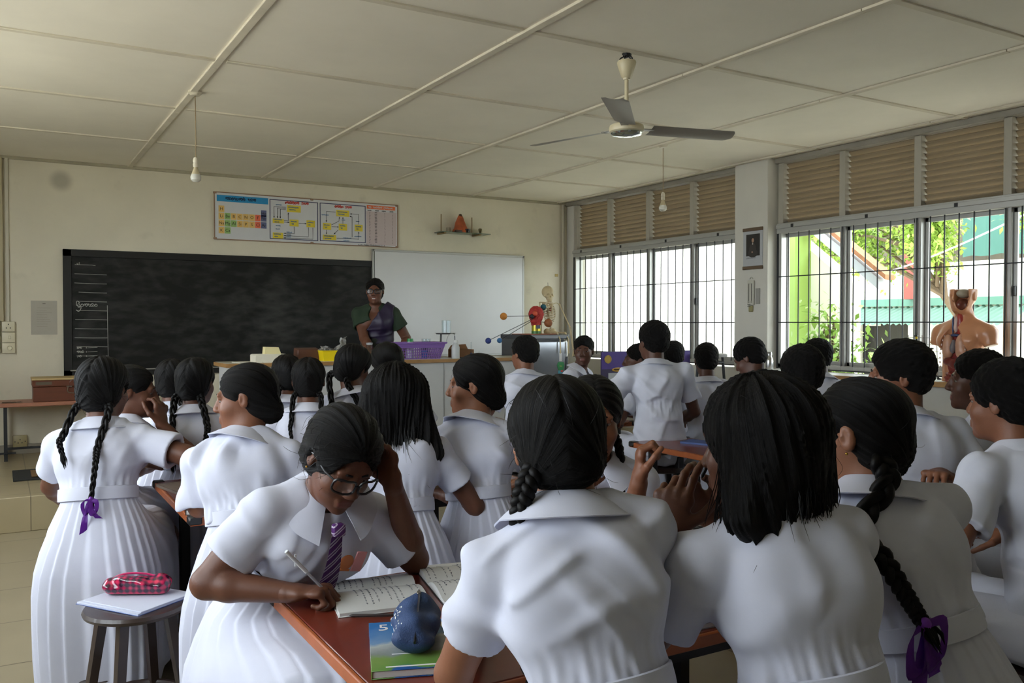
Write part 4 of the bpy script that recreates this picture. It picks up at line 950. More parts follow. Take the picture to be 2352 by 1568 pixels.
for x, h_, lb in ((4.535, .20, 'pale upright rod at the left end of the glass shelf'), (4.945, .185, 'pale upright rod right of the volcano model')):
    def b_rod(t): mb = MB(); mb.cyl((0, 0, 0), (0, 0, h_), .010, .008, 10); mb.sphere((0, 0, h_), .009, 8); mb.out('rod', mat('old ivory plastic', srgb(150, 132, 100), rough=.5), t)
    small('candle_rod', lb, 'rod', (x, YF - .12, 2.57), b_rod)
def b_cup(t): mb = MB(); mb.lathe([(.001, 0), (.018, 0), (.010, .018), (.02, .035), (.022, .06), (.014, .066), (.001, .062)], seg=14); mb.out('cup', mat('tarnished brass', srgb(96, 84, 52), rough=.4, metal=.7), t)
small('trophy_cup', 'tiny tarnished cup at the right end of the glass shelf', 'trophy', (5.06, YF - .12, 2.57), b_cup)
def b_tub(t): mb = MB(); mb.cyl((0, 0, 0), (0, 0, .055), .028, .026, 14); mb.out('tub', mat('grey tub', srgb(140, 128, 108), rough=.5), t)
small('film_tub', 'small grey tub left of the volcano model', 'tub', (4.64, YF - .1, 2.57), b_tub)
# paper notice, switches, trunking, socket
nt = thing('paper_notice', 'faded paper notice taped to the wall left of the blackboard', 'notice', (.38, YF, 1.54))
mb = MB(); rows = [[(.272 + .222 * i / 6, YF - .003 - (.02 * max(0, (1 - j / 7) - .8) * 5 * max(0, 1 - i / 2.)), 1.376 + .324 * j / 7) for i in range(7)] for j in range(8)]; mb.grid(rows); sub(mb, 'sheet', mat('faded paper', srgb(176, 170, 156), rough=.8, var=.04), nt)
mb = MB(); mb.b2((.37, YF - .0055, 1.668), (.395, YF - .0045, 1.676))
for q in range(9): mb.b2((.32, YF - .0052, 1.63 - q * .022), (.32 + .13 * random.Random(q).uniform(.6, 1), YF - .0046, 1.6315 - q * .022))
sub(mb, 'print', mat('faded ink', srgb(128, 122, 112), rough=.8), nt)
sw = thing('switch_panel', 'cream socket, switch and fan regulator plates stacked on the left of the front wall', 'switch panel', (.06, YF, 1.35))
IV = mat('ivory plastic', srgb(214, 206, 178), rough=.35); DK = mat('dark slot', srgb(40, 34, 28), rough=.6)
for cx in (-.005, .105) if False else (.085, -.035):
    for k, zz in enumerate((1.452, 1.352, 1.252)):
        mb = MB(); mb.box((cx, YF - .018, zz), (.108, .036, .096), .006, seg=2); pl = sub(mb, 'plate', IV, sw)
        if k == 0:
            mb = MB()
            for dx, dz in ((0, .022), (-.016, -.012), (.016, -.012)): mb.box((cx + dx, YF - .037, zz + dz), (.008, .003, .010))
            o = mb.out('socket_holes', DK, pl)
        elif k == 1: mb = MB(); mb.box((cx + .01, YF - .04, zz), (.02, .012, .03), .003); o = mb.out('rocker', IV, pl)
        else: mb = MB(); mb.cyl((cx + .008, YF - .036, zz), (cx + .008, YF - .056, zz), .021, .018, 20); o = mb.out('knob', IV, pl)
mb = MB(); mb.b2((.068, YF - .022, 1.50), (.098, YF, 3.03), .004); o = mb.out('cable_trunking', mat('trunking plastic', srgb(196, 190, 172), rough=.5)); tag(o, 'white cable trunking running down the front wall to the switch plates', 'cable trunking')
mb = MB(); mb.b2((-.005, YF - .035, 1.50), (.05, YF, 3.03), .004); o = mb.out('cable_trunking', mat('cream trunking', srgb(178, 166, 134), rough=.5)); tag(o, 'wider cream trunking at the far left edge of the front wall', 'cable trunking')
so = thing('wall_socket', 'square ivory power socket low on the front wall beneath the side table', 'socket', (.17, YF, .368)); mb = MB(); mb.box((.17, YF - .015, .368), (.118, .03, .118), .006, seg=2); sub(mb, 'plate', mat('grubby ivory', srgb(176, 162, 120), rough=.4), so)
mb = MB()
for dx, dz in ((0, .018), (-.016, -.012), (.016, -.012), (-.042, .0), (.042, 0)): mb.box((.17 + dx, YF - .031, .368 + dz), (.009, .003, .009))
sub(mb, 'socket_holes', DK, so)
mb = MB(); mb.b2((6.225, YF - .006, 2.09), (6.27, YF, 2.125)); o = mb.out('paper_tab', mat('yellowed paper', srgb(186, 164, 106), rough=.8)); tag(o, 'tiny yellowed paper tab on the wall above the skeleton', 'paper tab')
mb = MB(); mb.cyl((6.33, YF - .03, .25), (6.33, YF - .03, ZC - .03), .022, seg=12); o = mb.out('corner_pipe', mat('grey pipe', srgb(178, 170, 152), rough=.5)); tag(o, 'grey vertical pipe in the far right corner', 'pipe')
# pillar: portrait, thermometer, card
XP = XR - .11
def onpillar(y, z, x=XP): return Matrix(((0, 0, -1, x), (-1, 0, 0, y), (0, 1, 0, z), (0, 0, 0, 1)))
pc = thing('portrait_print', 'portrait print of a seated man in dark coat on the white pillar', 'picture', (XP, 6.1, 2.2))
PB = lambda mb, y0, z0, y1, z1, x: mb.b2((XP - x, y0, z0), (XP - x + .004, y1, z1))
mb = MB(); PB(mb, 5.955, 2.02, 6.205, 2.40, .006); sub(mb, 'sheet', mat('print paper', srgb(176, 178, 182), rough=.4), pc)
mb = MB(); mb.b2((XP - .014, 5.95, 2.375), (XP - .002, 6.21, 2.408), .003); mb.b2((XP - .014, 5.95, 2.005), (XP - .002, 6.21, 2.038), .003); sub(mb, 'batten', mat('brown batten', srgb(98, 80, 62), rough=.6), pc)
mb = MB(); PB(mb, 5.99, 2.135, 6.165, 2.345, .0085); sub(mb, 'picture_ground', mat('dark picture', srgb(40, 38, 38), rough=.5, var=.2), pc)
mb = MB(); mb.sphere((XP - .009, 6.078, 2.285), (.002, .015, .021), 16); mb.sphere((XP - .0095, 6.085, 2.172), (.002, .010, .008), 12); sub(mb, 'picture_face', mat('picture skin', srgb(170, 138, 118), rough=.5), pc)
mb = MB(); mb.sphere((XP - .0078, 6.078, 2.195), (.002, .048, .072), 16); mb.sphere((XP - .0076, 6.078, 2.165), (.002, .07, .045), 16); sub(mb, 'picture_coat', mat('picture coat', srgb(58, 54, 52), rough=.5), pc)
mb = MB(); mb.box((XP - .0105, 6.078, 2.252), (.001, .009, .018)); sub(mb, 'picture_shirt', mat('picture white', srgb(190, 186, 180), rough=.5), pc)
mb = MB(); mb.text('JOHN DALTON', .017, onpillar(6.10, 2.115, XP - .0075), .0003); sub(mb, 'caption', mat('caption ink', srgb(80, 80, 84), rough=.6), pc)
th = thing('wall_thermometer', 'white wall thermometer hanging on the pillar under the portrait', 'thermometer', (XP, 6.1, 1.78))
mb = MB(); mb.box((XP - .012, 6.095, 1.78), (.022, .085, .245), .012, seg=2); mb.tube([(XP - .01, 6.095 + .018 * math.cos(a), 1.912 + .018 * math.sin(a)) for a in np.linspace(0, PI, 9)], .004, 6); sub(mb, 'case', mat('white plastic case', srgb(190, 188, 176), rough=.35), th)
mb = MB()
for dy in (-.018, .018):
    mb.cyl((XP - .024, 6.095 + dy, 1.70), (XP - .024, 6.095 + dy, 1.86), .0035, seg=8)
    for zz in (1.69, 1.865): mb.box((XP - .024, 6.095 + dy, zz), (.004, .016, .006))
for zz in (1.665, 1.648): mb.box((XP - .024, 6.11, zz), (.003, .036, .007))
sub(mb, 'scale', mat('grey marks', srgb(88, 84, 76), rough=.5), th)
mb = MB(); mb.box((XP - .012, 6.095, 1.625), (.022, .05, .06), .006); sub(mb, 'bulb_cover', mat('yellowed plastic', srgb(150, 142, 100), rough=.5), th)
mb = MB(); mb.box((XP - .004, 6.015, 1.745), (.005, .055, .15), .002); o = mb.out('instruction_card', mat('grey card', srgb(150, 148, 142), rough=.6)); tag(o, 'small grey card on the pillar beside the thermometer', 'card')
# ceiling: fan and two bulbs
fan = thing('ceiling_fan', 'cream three bladed ceiling fan hanging from the ceiling', 'ceiling fan', (3.15, 4.03, ZC)); CR = mat('cream enamel', srgb(214, 202, 170), rough=.35)
mb = MB(); mb.tube([(-.0, 0, 0), (0.01, 0, -.03)], [.03, .02], 8); 
for k in range(5): a = k * 1.256; mb.tube(spline([(0, 0, -.02), (.035 * math.cos(a), .035 * math.sin(a), -.035), (.042 * math.cos(a), .042 * math.sin(a), -.06)], 6), .004, 5)
mb.out('hook', M_GRILLE, fan)
mb = MB(); mb.lathe([(.001, -.05), (.052, -.052), (.056, -.06), (.052, -.078), (.045, -.10), (.03, -.145), (.022, -.15), (.02, -.16), (.001, -.16)], seg=28); mb.out('canopy', CR, fan)
mb = MB(); mb.cyl((0, 0, -.15), (0, 0, -.42), .012, seg=14); mb.out('down_rod', CR, fan)
mb = MB(); mb.lathe([(.001, -.39), (.022, -.392), (.025, -.405), (.075, -.412), (.098, -.425), (.102, -.445), (.098, -.458), (.085, -.466), (.001, -.468)], seg=36); mb.out('motor', CR, fan)
mb = MB(); mb.lathe([(.088, -.462), (.092, -.468), (.086, -.476), (.06, -.482), (.04, -.486), (.001, -.488)], seg=36); mb.out('cap', mat('chrome trim', srgb(205, 215, 215), rough=.12, metal=.9), fan)
for az in (-103, 17, 137):
    a = math.radians(az - 30.56); R = Matrix.Rotation(a, 4, 'Z'); mb = MB()
    mb.box((.125, 0, -.44), (.09, .045, .006), .002, M=None); rows = []
    for i in range(16):
        t = i / 15; x = .15 + .56 * t; w = .062 + .012 * t if t < .93 else .074 - .03 * ((t - .93) / .07); tw = -math.radians(14 - 4 * t)
        rows.append([(x + (.0 if k < .5 else .0) - .02 * (1 - k) * (t > .95), (k - .45) * 2 * w * math.cos(tw), -.438 + (k - .45) * 2 * w * math.sin(tw) - .006 * (1 - (2 * k - 1) ** 2)) for k in np.linspace(0, 1, 7)])
    mb.grid(rows); bmesh.ops.solidify(mb.bm, geom=[f for f in mb.bm.faces if len(f.verts) == 4 and f.calc_area() < .004][:], thickness=.002)
    bmesh.ops.transform(mb.bm, matrix=R, verts=mb.bm.verts); mb.out('blade', mat('fan blade paint', srgb(176, 172, 166), rough=.4), fan)
def bulb(loc, label, zb):
    t = thing('pendant_bulb', label, 'light bulb', loc); d = loc[2] - zb
    mb = MB(); mb.lathe([(.001, 0), (.045, 0), (.046, -.012), (.036, -.02), (.030, -.03), (.001, -.032)], seg=22); mb.out('ceiling_rose', mat('white bakelite', srgb(206, 198, 178), rough=.4), t)
    mb = MB(); mb.tube(spline([(0, 0, -.03), (.002, 0, -d * .5), (0, 0, -d + .16)], 10), .0035, 6); mb.out('flex', mat('old flex', srgb(150, 130, 100), rough=.6), t)
    mb = MB(); mb.lathe([(.001, -d + .17), (.012, -d + .165), (.018, -d + .15), (.018, -d + .135), (.015, -d + .128), (.018, -d + .12), (.017, -d + .10), (.001, -d + .10)], seg=16); mb.out('lamp_holder', MC['white bakelite'], t)
    mb = MB(); mb.lathe([(.014, -d + .112), (.013, -d + .095), (.02, -d + .075), (.029, -d + .05)], seg=20); mb.out('bulb_body', mat('bulb body', srgb(186, 172, 140), rough=.4), t)
    mb = MB(); mb.lathe([(.029, -d + .052), (.035, -d + .035), (.033, -d + .015), (.02, -d + .003), (.001, -d)], seg=22); mb.out('globe', mat('frosted globe', srgb(232, 230, 220), rough=.15, trans=.3), t)
bulb((1.165, 6.185, ZC), 'unlit bulb on a cord hanging over the left girls', 2.438); bulb((5.036, 5.925, ZC), 'unlit bulb on a cord near the louvred windows', 2.465)
# side table with case, mat
tb = thing('side_table', 'low table with pinkish top and thin black legs against the front wall', 'table', (.45, 9.1, .25))
mb = MB(); mb.b2((-.03, 8.92, .735), (1.25, 9.38, .77), .006); sub(mb, 'tabletop', mat('pinkish board', srgb(172, 116, 92), rough=.4, var=.08), tb)
for x in (.05, 1.17):
    for y in (8.97, 9.33): mb = MB(); mb.b2((x - .014, y - .014, .25), (x + .014, y + .014, .735)); sub(mb, 'leg', M_GRILLE, tb)
mb = MB()
for x in (.05, 1.17): mb.b2((x - .01, 8.9, .30), (x + .01, 9.4, .32))
mb.b2((.05, 9.14, .33), (1.17, 9.16, .35)); mb.b2((-.02, 8.96, .315), (.13, 8.98, .33)); sub(mb, 'stretcher', M_GRILLE, tb)
cs = thing('instrument_case', 'brown wooden case with metal clasp lying on the side table', 'case', (.45, 9.1, .77)); WD = mat('varnished brown wood', srgb(104, 56, 34), rough=.4, var=.15, vscale=12, stretch=(.3, 3, 3))
mb = MB(); mb.b2((.27, 8.97, .77), (.98, 9.3, .905), .004); sub(mb, 'box', WD, cs)
mb = MB(); mb.b2((.262, 8.962, .908), (.988, 9.308, .965), .004); sub(mb, 'lid', WD, cs)
mb = MB(); mb.b2((.258, 8.955, .966), (.992, 9.315, .984), .003); sub(mb, 'lid_board', mat('pale plywood', srgb(190, 164, 112), rough=.6), cs)
mb = MB(); mb.b2((.29, 8.958, .924), (.42, 8.962, .952)); sub(mb, 'name_plate', mat('tin plate', srgb(110, 100, 84), rough=.35, metal=.6), cs)
mb = MB(); mb.box((.56, 8.955, .905), (.05, .014, .012), .003); mb.tube(spline([(.55, 8.95, .9), (.545, 8.93, .86), (.58, 8.93, .845), (.66, 8.93, .845), (.69, 8.93, .86), (.685, 8.95, .9)], 20), .005, 6); sub(mb, 'clasp', mat('steel clasp', srgb(150, 140, 128), rough=.3, metal=.8), cs)
def b_keys(t):
    mb = MB(); mb.tube([(.03 * math.cos(a), .03 * math.sin(a), .004) for a in np.linspace(0, 2 * PI, 18, endpoint=False)], .003, 6, closed=True); mb.box((.05, .0, .005), (.05, .012, .004)); mb.box((.04, .03, .005), (.05, .012, .004), 0, M=Matrix.Rotation(.6, 4, 'Z')); mb.box((-.05, 0, .006), (.07, .03, .01), .003); mb.out('keys', mat('dull metal', srgb(110, 92, 76), rough=.35, metal=.7), t)
small('key_ring', 'small bunch of metal bits at the left end of the side table', 'keys', (.11, 9.0, .77), b_keys)
mt_ = thing('door_mat', 'black woven mat with tan stripe on the raised platform', 'mat', (.5, 8.0, .25))
mb = MB(); mb.b2((.09, 7.78, .25), (1.0, 8.32, .262), .003); sub(mb, 'mat', mat('black matting', srgb(34, 36, 34), rough=.95, bump=.4, bscale=200), mt_)
mb = MB(); mb.b2((.22, 7.86, .2621), (.27, 8.25, .2632)); mb.b2((.22, 7.86, .2621), (.9, 7.885, .2632)); sub(mb, 'stripe', mat('tan stripe', srgb(120, 92, 56), rough=.95), mt_)
mb = MB(); mb.b2((.27, 7.90, .2621), (.9, 8.25, .2632)); sub(mb, 'centre_panel', mat('slate panel', srgb(48, 54, 52), rough=.95), mt_)
# ------------------------------------------------------------------ the teacher's bench and what stands on it
LAM = mat('white bench laminate', srgb(188, 188, 186), rough=.4, var=.05, vscale=1.5); EDG = mat('brown bench edge', srgb(150, 112, 66), rough=.5, var=.15, vscale=10)
ct = thing('demonstration_bench', 'long white demonstration bench with brown top edge in front of the teacher', 'bench', (3.0, 7.35, 0))
mb = MB(); mb.b2((1.6, 7.15, 0), (4.43, 7.56, 1.13), .003); sub(mb, 'cupboard', LAM, ct)
mb = MB(); mb.b2((1.57, 7.13, 1.135), (4.46, 7.59, 1.16), .002); sub(mb, 'benchtop', mat('cream bench top', srgb(200, 194, 176), rough=.35, var=.05), ct)
mb = MB(); mb.b2((1.568, 7.122, 1.128), (4.462, 7.131, 1.159), .002); mb.b2((1.562, 7.125, 1.128), (1.571, 7.59, 1.159), .002); sub(mb, 'edge_strip', EDG, ct)
mb = MB()
for x in (2.55, 3.5): mb.b2((x - .002, 7.146, .05), (x + .002, 7.15, 1.12))
mb.tube(spline([(3.62, 7.147, .93), (3.75, 7.147, 1.0), (3.86, 7.147, 1.03), (3.95, 7.147, 1.07)], 14), .0018, 4); sub(mb, 'panel_joints', mat('grey joint', srgb(120, 120, 116), rough=.7), ct)
BT = 1.16
def b_carton(t): mb = MB(); s = MB(); mb.box((0, 0, .032), (.26, .17, .064), .004); mb.box((.0, -.01, .066), (.25, .14, .006), .002); mb.out('carton', mat('white card', srgb(214, 208, 190), rough=.6, var=.05), t)
small('white_carton', 'flat white carton at the left end of the demonstration bench', 'carton', (1.94, 7.28, BT), b_carton)
def b_foam(t):
    mb = MB(); mb.prism([(-.065, 0), (.07, 0), (.05, .055), (-.06, .058)], .08, Matrix(((1, 0, 0, 0), (0, 0, -1, .04), (0, 1, 0, 0), (0, 0, 0, 1)))); mb.out('block', mat('cream foam', srgb(226, 214, 160), rough=.8), t)
small('foam_block', 'cream wedge shaped block lying on the white carton', 'block', (1.965, 7.28, BT + .069), b_foam)
def b_sheet(t): mb = MB(); mb.box((0, 0, .003), (.11, .18, .006), .001); mb.out('sheets', mat('bench paper', srgb(200, 196, 184), rough=.7), t)
small('paper_pad', 'thin pad of paper left of the white carton', 'paper', (1.72, 7.30, BT), b_sheet)
def b_brown(t): mb = MB(); mb.box((0, 0, .05), (.2, .12, .1), .006, M=Matrix.Rotation(.15, 4, 'X')); mb.box((0, -.064, .05), (.19, .004, .09), .002, M=Matrix.Rotation(.15, 4, 'X')); mb.out('case', mat('brown leatherette', srgb(92, 58, 44), rough=.5), t)
small('brown_folder_case', 'brown leatherette case standing behind the yellow tissue basket', 'case', (2.31, 7.42, BT + .004), b_brown)
def tray(mb, w, d, h, t=.004, flare=.86, z0=0):
    def ring(k, z, off): return [((sx * (w / 2 - off)) * k, (sy * (d / 2 - off)) * k, z) for sx, sy in ((-1, -1), (1, -1), (1, 1), (-1, 1))]
    R = [ring(flare, z0, 0), ring(1, h, 0), ring(1, h, t), ring(flare, z0 + t, t)]
    V_ = [[mb.bm.verts.new(p) for p in r] for r in R]
    for i in range(3):
        for k in range(4): mb.bm.faces.new((V_[i][k], V_[i][(k + 1) % 4], V_[i + 1][(k + 1) % 4], V_[i + 1][k]))
    mb.bm.faces.new(V_[0][::-1]); mb.bm.faces.new(V_[3])
YEL = mat('yellow plastic', srgb(232, 206, 20), rough=.35)
def b_yel(t): mb = MB(); tray(mb, .225, .15, .085); mb.tube([(-.113, -.076, .085), (.113, -.076, .085), (.113, .076, .085), (-.113, .076, .085)], .005, 6, closed=True); mb.out('basket', YEL, t)
small('yellow_basket', 'bright yellow plastic basket holding crumpled tissue', 'basket', (2.50, 7.30, BT), b_yel)
def b_tissue(t):
    rnd = random.Random(5)
    for q in range(3):
        mb = MB(); rows = []
        cx, h, w, lean = ((-.06, .07, .10, -.3), (.0, .06, .13, .1), (.055, .15, .085, .35))[q]
        for j in range(9):
            v = j / 8; rows.append([(cx + lean * h * v + w * (u - .5) * (1 - .35 * v) + .012 * math.sin(9 * u + j + q), .022 * math.sin(6 * u + j * 1.7 + q) + .01 * rnd.uniform(-1, 1), .05 + h * v + .012 * rnd.uniform(-1, 1)) for u in np.linspace(0, 1, 10)])
        mb.grid(rows); bmesh.ops.solidify(mb.bm, geom=mb.bm.faces[:], thickness=.001); mb.out('sheet', mat('white tissue', srgb(226, 226, 224), rough=.8), t, 80)
small('crumpled_tissue', 'crumpled white tissue sticking up out of the yellow basket', 'tissue', (2.50, 7.30, BT), b_tissue)
LABG = glass_mat('laboratory glass', (.90, .93, .94))
def jar(mb, r, h, t=.003, lip=.003): mb.lathe([(.001, 0), (r, 0), (r, h), (r + lip, h + .002), (r - t, h + .002), (r - t, t), (.001, t)], seg=20)
def b_vial(t): mb = MB(); jar(mb, .015, .07); mb.out('glass', LABG, t); mb = MB(); mb.cyl((0, 0, .06), (0, 0, .085), .016, seg=14); mb.out('cap', mat('grey cap', srgb(150, 150, 146)), t)
small('glass_vial', 'small glass vial standing alone right of the yellow basket', 'vial', (2.72, 7.42, BT), b_vial)
def b_cyl(t): mb = MB(); jar(mb, .027, .14); mb.out('glass', LABG, t); mb = MB(); mb.lathe([(.001, .13), (.026, .13), (.029, .14), (.029, .15), (.001, .152)], seg=16); mb.out('lid', mat('pale grey plastic', srgb(170, 174, 178), rough=.4), t)
small('sample_jar', 'tall clear jar standing in front of the teacher', 'jar', (2.86, 7.35, BT), b_cyl)
def b_jar2(t): mb = MB(); jar(mb, .022, .075); mb.out('glass', LABG, t); mb = MB(); mb.cyl((0, 0, .004), (0, 0, .03), .018, seg=14); mb.out('contents', mat('blue liquid', srgb(60, 110, 170), rough=.2), t)
small('small_beaker', 'small beaker with a little blue liquid beside the tall clear jar', 'beaker', (2.925, 7.33, BT), b_jar2)
PUR = mat('purple plastic', srgb(136, 98, 172), rough=.35, alpha=.92)
def b_purp(t):
    w, d, h = .50, .26, .145; mb = MB(); fl = .82
    def pt(u, z, side):
        k = fl + (1 - fl) * z / h; x, y = w / 2 * k, d / 2 * k
        return {0: (u * x, -y, z), 1: (u * x, y, z), 2: (-x, u * y, z), 3: (x, u * y, z)}[side]
    for sd_ in range(4):
        ns = 22 if sd_ < 2 else 12
        for i in range(ns + 1): u = -1 + 2 * i / ns; mb.tube([pt(u, .0, sd_), pt(u, h, sd_)], .0035, 5)
        for z in (.0, .03, .055, .08): mb.tube([pt(-1, z, sd_), pt(1, z, sd_)], .0035, 5)
        for z in np.linspace(.105, .145, 6): mb.tube([pt(-1, z, sd_), pt(1, z, sd_)], .006, 6)
    mb.box((0, 0, .003), (w * fl, d * fl, .005)); mb.tube([(-w / 2 - .01, -d / 2 - .01, h), (w / 2 + .01, -d / 2 - .01, h), (w / 2 + .01, d / 2 + .01, h), (-w / 2 - .01, d / 2 + .01, h)], .008, 6, closed=True); mb.out('basket', PUR, t)
small('purple_basket', 'purple slotted plastic basket full of glassware on the demonstration bench', 'basket', (3.29, 7.33, BT), b_purp)
def b_green(t): mb = MB(); mb.lathe([(.001, 0), (.035, 0), (.035, .13), (.024, .145), (.024, .15), (.001, .15)], seg=18); mb.out('bottle', mat('white bottle', srgb(205, 210, 214), rough=.3), t); mb = MB(); mb.cyl((0, 0, .148), (0, 0, .175), .031, .027, 18); mb.out('cap', mat('green cap', srgb(38, 138, 74), rough=.4), t)
small('capped_bottle', 'white bottle with green cap standing inside the purple basket', 'bottle', (3.26, 7.36, BT + .008), b_green)
def b_bk(t): mb = MB(); jar(mb, .042, .17); mb.out('glass', LABG, t)
small('glass_beaker', 'clear beaker rising above the right end of the purple basket', 'beaker', (3.42, 7.36, BT + .008), b_bk)
def b_bk3(t): mb = MB(); jar(mb, .034, .10); mb.out('glass', LABG, t); mb = MB(); mb.cyl((0, 0, .004), (0, 0, .07), .03, seg=16); mb.out('contents', mat('bright blue liquid', srgb(70, 130, 210), rough=.2), t)
small('blue_beaker', 'beaker of bright blue liquid seen through the side of the purple basket', 'beaker', (3.36, 7.27, BT + .008), b_bk3)
def b_tri(t):
    mb = MB(); mb.tube([(.085 * math.cos(a), .085 * math.sin(a), .225) for a in np.linspace(0, 2 * PI, 24, endpoint=False)], .004, 6, closed=True)
    for a in (-2.6, -.5, 1.57): mb.tube([(.085 * math.cos(a), .085 * math.sin(a), .225), (.1 * math.cos(a), .1 * math.sin(a), .01), (.115 * math.cos(a), .115 * math.sin(a), .004)], .0045, 6)
    mb.out('stand', M_GRILLE, t); mb = MB(); mb.box((0, 0, .231), (.15, .15, .003)); mb.out('gauze', mat('grey gauze', srgb(92, 90, 86), rough=.8), t)
small('tripod_stand', 'black tripod stand with wire gauze carrying a beaker', 'tripod', (3.62, 7.36, BT), b_tri)
def b_bk2(t): mb = MB(); jar(mb, .045, .115); mb.out('glass', LABG, t)
small('heating_beaker', 'clear beaker standing on the gauze of the tripod', 'beaker', (3.63, 7.36, BT + .2335), b_bk2)
def b_wash(t):
    mb = MB(); mb.lathe([(.001, 0), (.036, 0), (.038, .01), (.038, .10), (.03, .125), (.016, .14), (.016, .15), (.001, .15)], seg=22); mb.out('bottle', mat('cloudy polythene', srgb(196, 198, 198), rough=.35, trans=.15), t)
    mb = MB(); mb.cyl((0, 0, .148), (0, 0, .168), .018, seg=16); mb.out('cap', mat('white cap', srgb(214, 214, 210), rough=.35), t)
    mb = MB(); mb.tube(spline([(0, 0, .165), (-.005, 0, .21), (-.045, 0, .225), (-.085, 0, .195), (-.10, 0, .12), (-.10, 0, .075)], 24), .004, 7); mb.out('spout_tube', MC['cloudy polythene'], t)
small('wash_bottle', 'white squeezy wash bottle with bent tube in front of the tripod', 'bottle', (3.645, 7.2, BT), b_wash)
def b_box2(t):
    mb = MB(); tray(mb, .21, .13, .075, .004, 1.0); mb.prism([(-.105, .0), (.105, 0), (.09, .05), (-.07, .04)], .003, Matrix.Translation((0, .063, .075)) @ Matrix.Rotation(math.radians(70), 4, 'X')); mb.out('carton', mat('brown corrugated card', srgb(118, 80, 46), rough=.8), t)
small('brown_carton', 'small open brown carton right of the wash bottle', 'carton', (3.82, 7.43, BT), b_box2)
def b_hyd(t): mb = MB(); mb.lathe([(.001, 0), (.010, 0), (.011, .06), (.006, .07), (.006, .14), (.001, .142)], seg=12); mb.out('tube', LABG, t); mb = MB(); mb.cyl((0, 0, .005), (0, 0, .04), .008, seg=10); mb.out('dye', mat('blue dye', srgb(50, 70, 110), rough=.2), t)
def b_pl(t): mb = MB(); mb.box((0, 0, .004), (.22, .13, .008), .002, M=Matrix.Rotation(.3, 4, 'Z')); mb.out('plate', M_PLASTIC_BLK, t)
small('black_plate', 'thin black plate on the right part of the demonstration bench', 'plate', (3.84, 7.24, BT), b_pl)
small('test_tube', 'thin glass tube standing on the black plate', 'test tube', (3.83, 7.24, BT + .008), b_hyd)
# ------------------------------------------------------------------ fridge with models
FG = mat('grey fridge side', srgb(86, 88, 92), rough=.35); FD = mat('silver fridge door', srgb(160, 163, 167), rough=.16, metal=.55)
fr = thing('refrigerator', 'small silver refrigerator at the right end of the demonstration bench', 'refrigerator', (4.74, 7.58, .25))
mb = MB(); mb.b2((4.51, 7.36, .25), (4.97, 7.86, 1.36), .012); sub(mb, 'body', FG, fr)
mb = MB(); mb.b2((4.512, 7.29, .30), (4.968, 7.355, 1.315), .02); dr = sub(mb, 'door', FD, fr)
mb = MB(); mb.b2((4.505, 7.285, 1.325), (4.975, 7.87, 1.372), .008); sub(mb, 'top_panel', mat('dark fridge top', srgb(78, 80, 84), rough=.25), fr)
mb = MB(); mb.b2((4.935, 7.27, .75), (4.955, 7.29, 1.15), .006); mb.out('handle', FG, dr)
mb = MB(); mb.box((4.872, 7.2885, 1.145), (.034, .003, .085), .001); sub(mb, 'energy_sticker', mat('white sticker', srgb(214, 214, 214), rough=.4), dr); dr.children[-1].location = (0, 0, 0)
mb = MB(); mb.prism([(-.045, .02), (-.03, .05), (.03, .05), (.045, .02), (.03, -.03), (-.03, -.03)], .003, onwall(4.872, 1.045, 7.2885)); o = mb.out('green_sticker', mat('green sticker', srgb(40, 132, 70), rough=.4), dr)
mb = MB(); mb.box((4.872, 7.287, .985), (.062, .003, .05)); o = mb.out('blue_sticker', mat('teal sticker', srgb(70, 150, 170), rough=.4), dr); mb = MB(); mb.box((4.872, 7.287, .945), (.066, .003, .022)); mb.out('white_band', mat('white sticker', 0), dr)
mb = MB(); mb.sphere((4.885, 7.286, 1.003), (.016, .002, .011), 10); mb.out('fruit_mark', mat('red mark', srgb(190, 66, 48), rough=.5), dr)
mb = MB(); mb.text('Eco', .018, onwall(4.872, 1.055, 7.285), .0003); mb.out('lettering', mat('sticker yellow', srgb(220, 210, 90), rough=.5), dr)
FT = 1.372
def b_cloth(t):
    mb = MB(); mb.box((0, 0, .003), (.32, .36, .006), .002); mb.out('sheet', mat('reddish card', srgb(168, 96, 72), rough=.8, var=.1), t)
small('red_card_mat', 'reddish card lying on top of the refrigerator', 'card', (4.69, 7.50, FT), b_cloth)
so_ = thing('solar_system_model', 'handmade solar system model with coloured balls on wires round a red sun on a tin', 'model', (4.70, 7.48, FT + .006))
mb = MB(); mb.cyl((0, 0, 0), (0, 0, .10), .047, seg=26); o = mb.out('tin', mat('yellow green tin', srgb(190, 176, 52), rough=.3, metal=.4, var=.35, vscale=10), so_)
mb = MB(); mb.box((-.005, -.046, .07), (.05, .004, .035), .001); mb.out('tin_label', mat('navy label', srgb(32, 40, 66), rough=.4), o)
mb = MB(); mb.cyl((0, 0, .0), (0, 0, .028), .0478, seg=26); mb.out('tin_base_band', mat('green tin band', srgb(60, 118, 60), rough=.4), o)
S_ = SDF(); S_.ell((.0, 0, .20), (.078, .072, .082)); S_.cone((0, 0, .10), (0, 0, .18), .05, .06, k=.02); S_.ell((-.045, -.02, .13), (.025, .03, .028), k=.02)
v_, q_ = S_.build(.006, lambda p: .002 * sines(p, 40, 3)); o = link('sun', np_mesh('sun', v_, q_), so_, [mat('red papier mache', srgb(176, 52, 48), rough=.75, var=.15, vscale=30)])
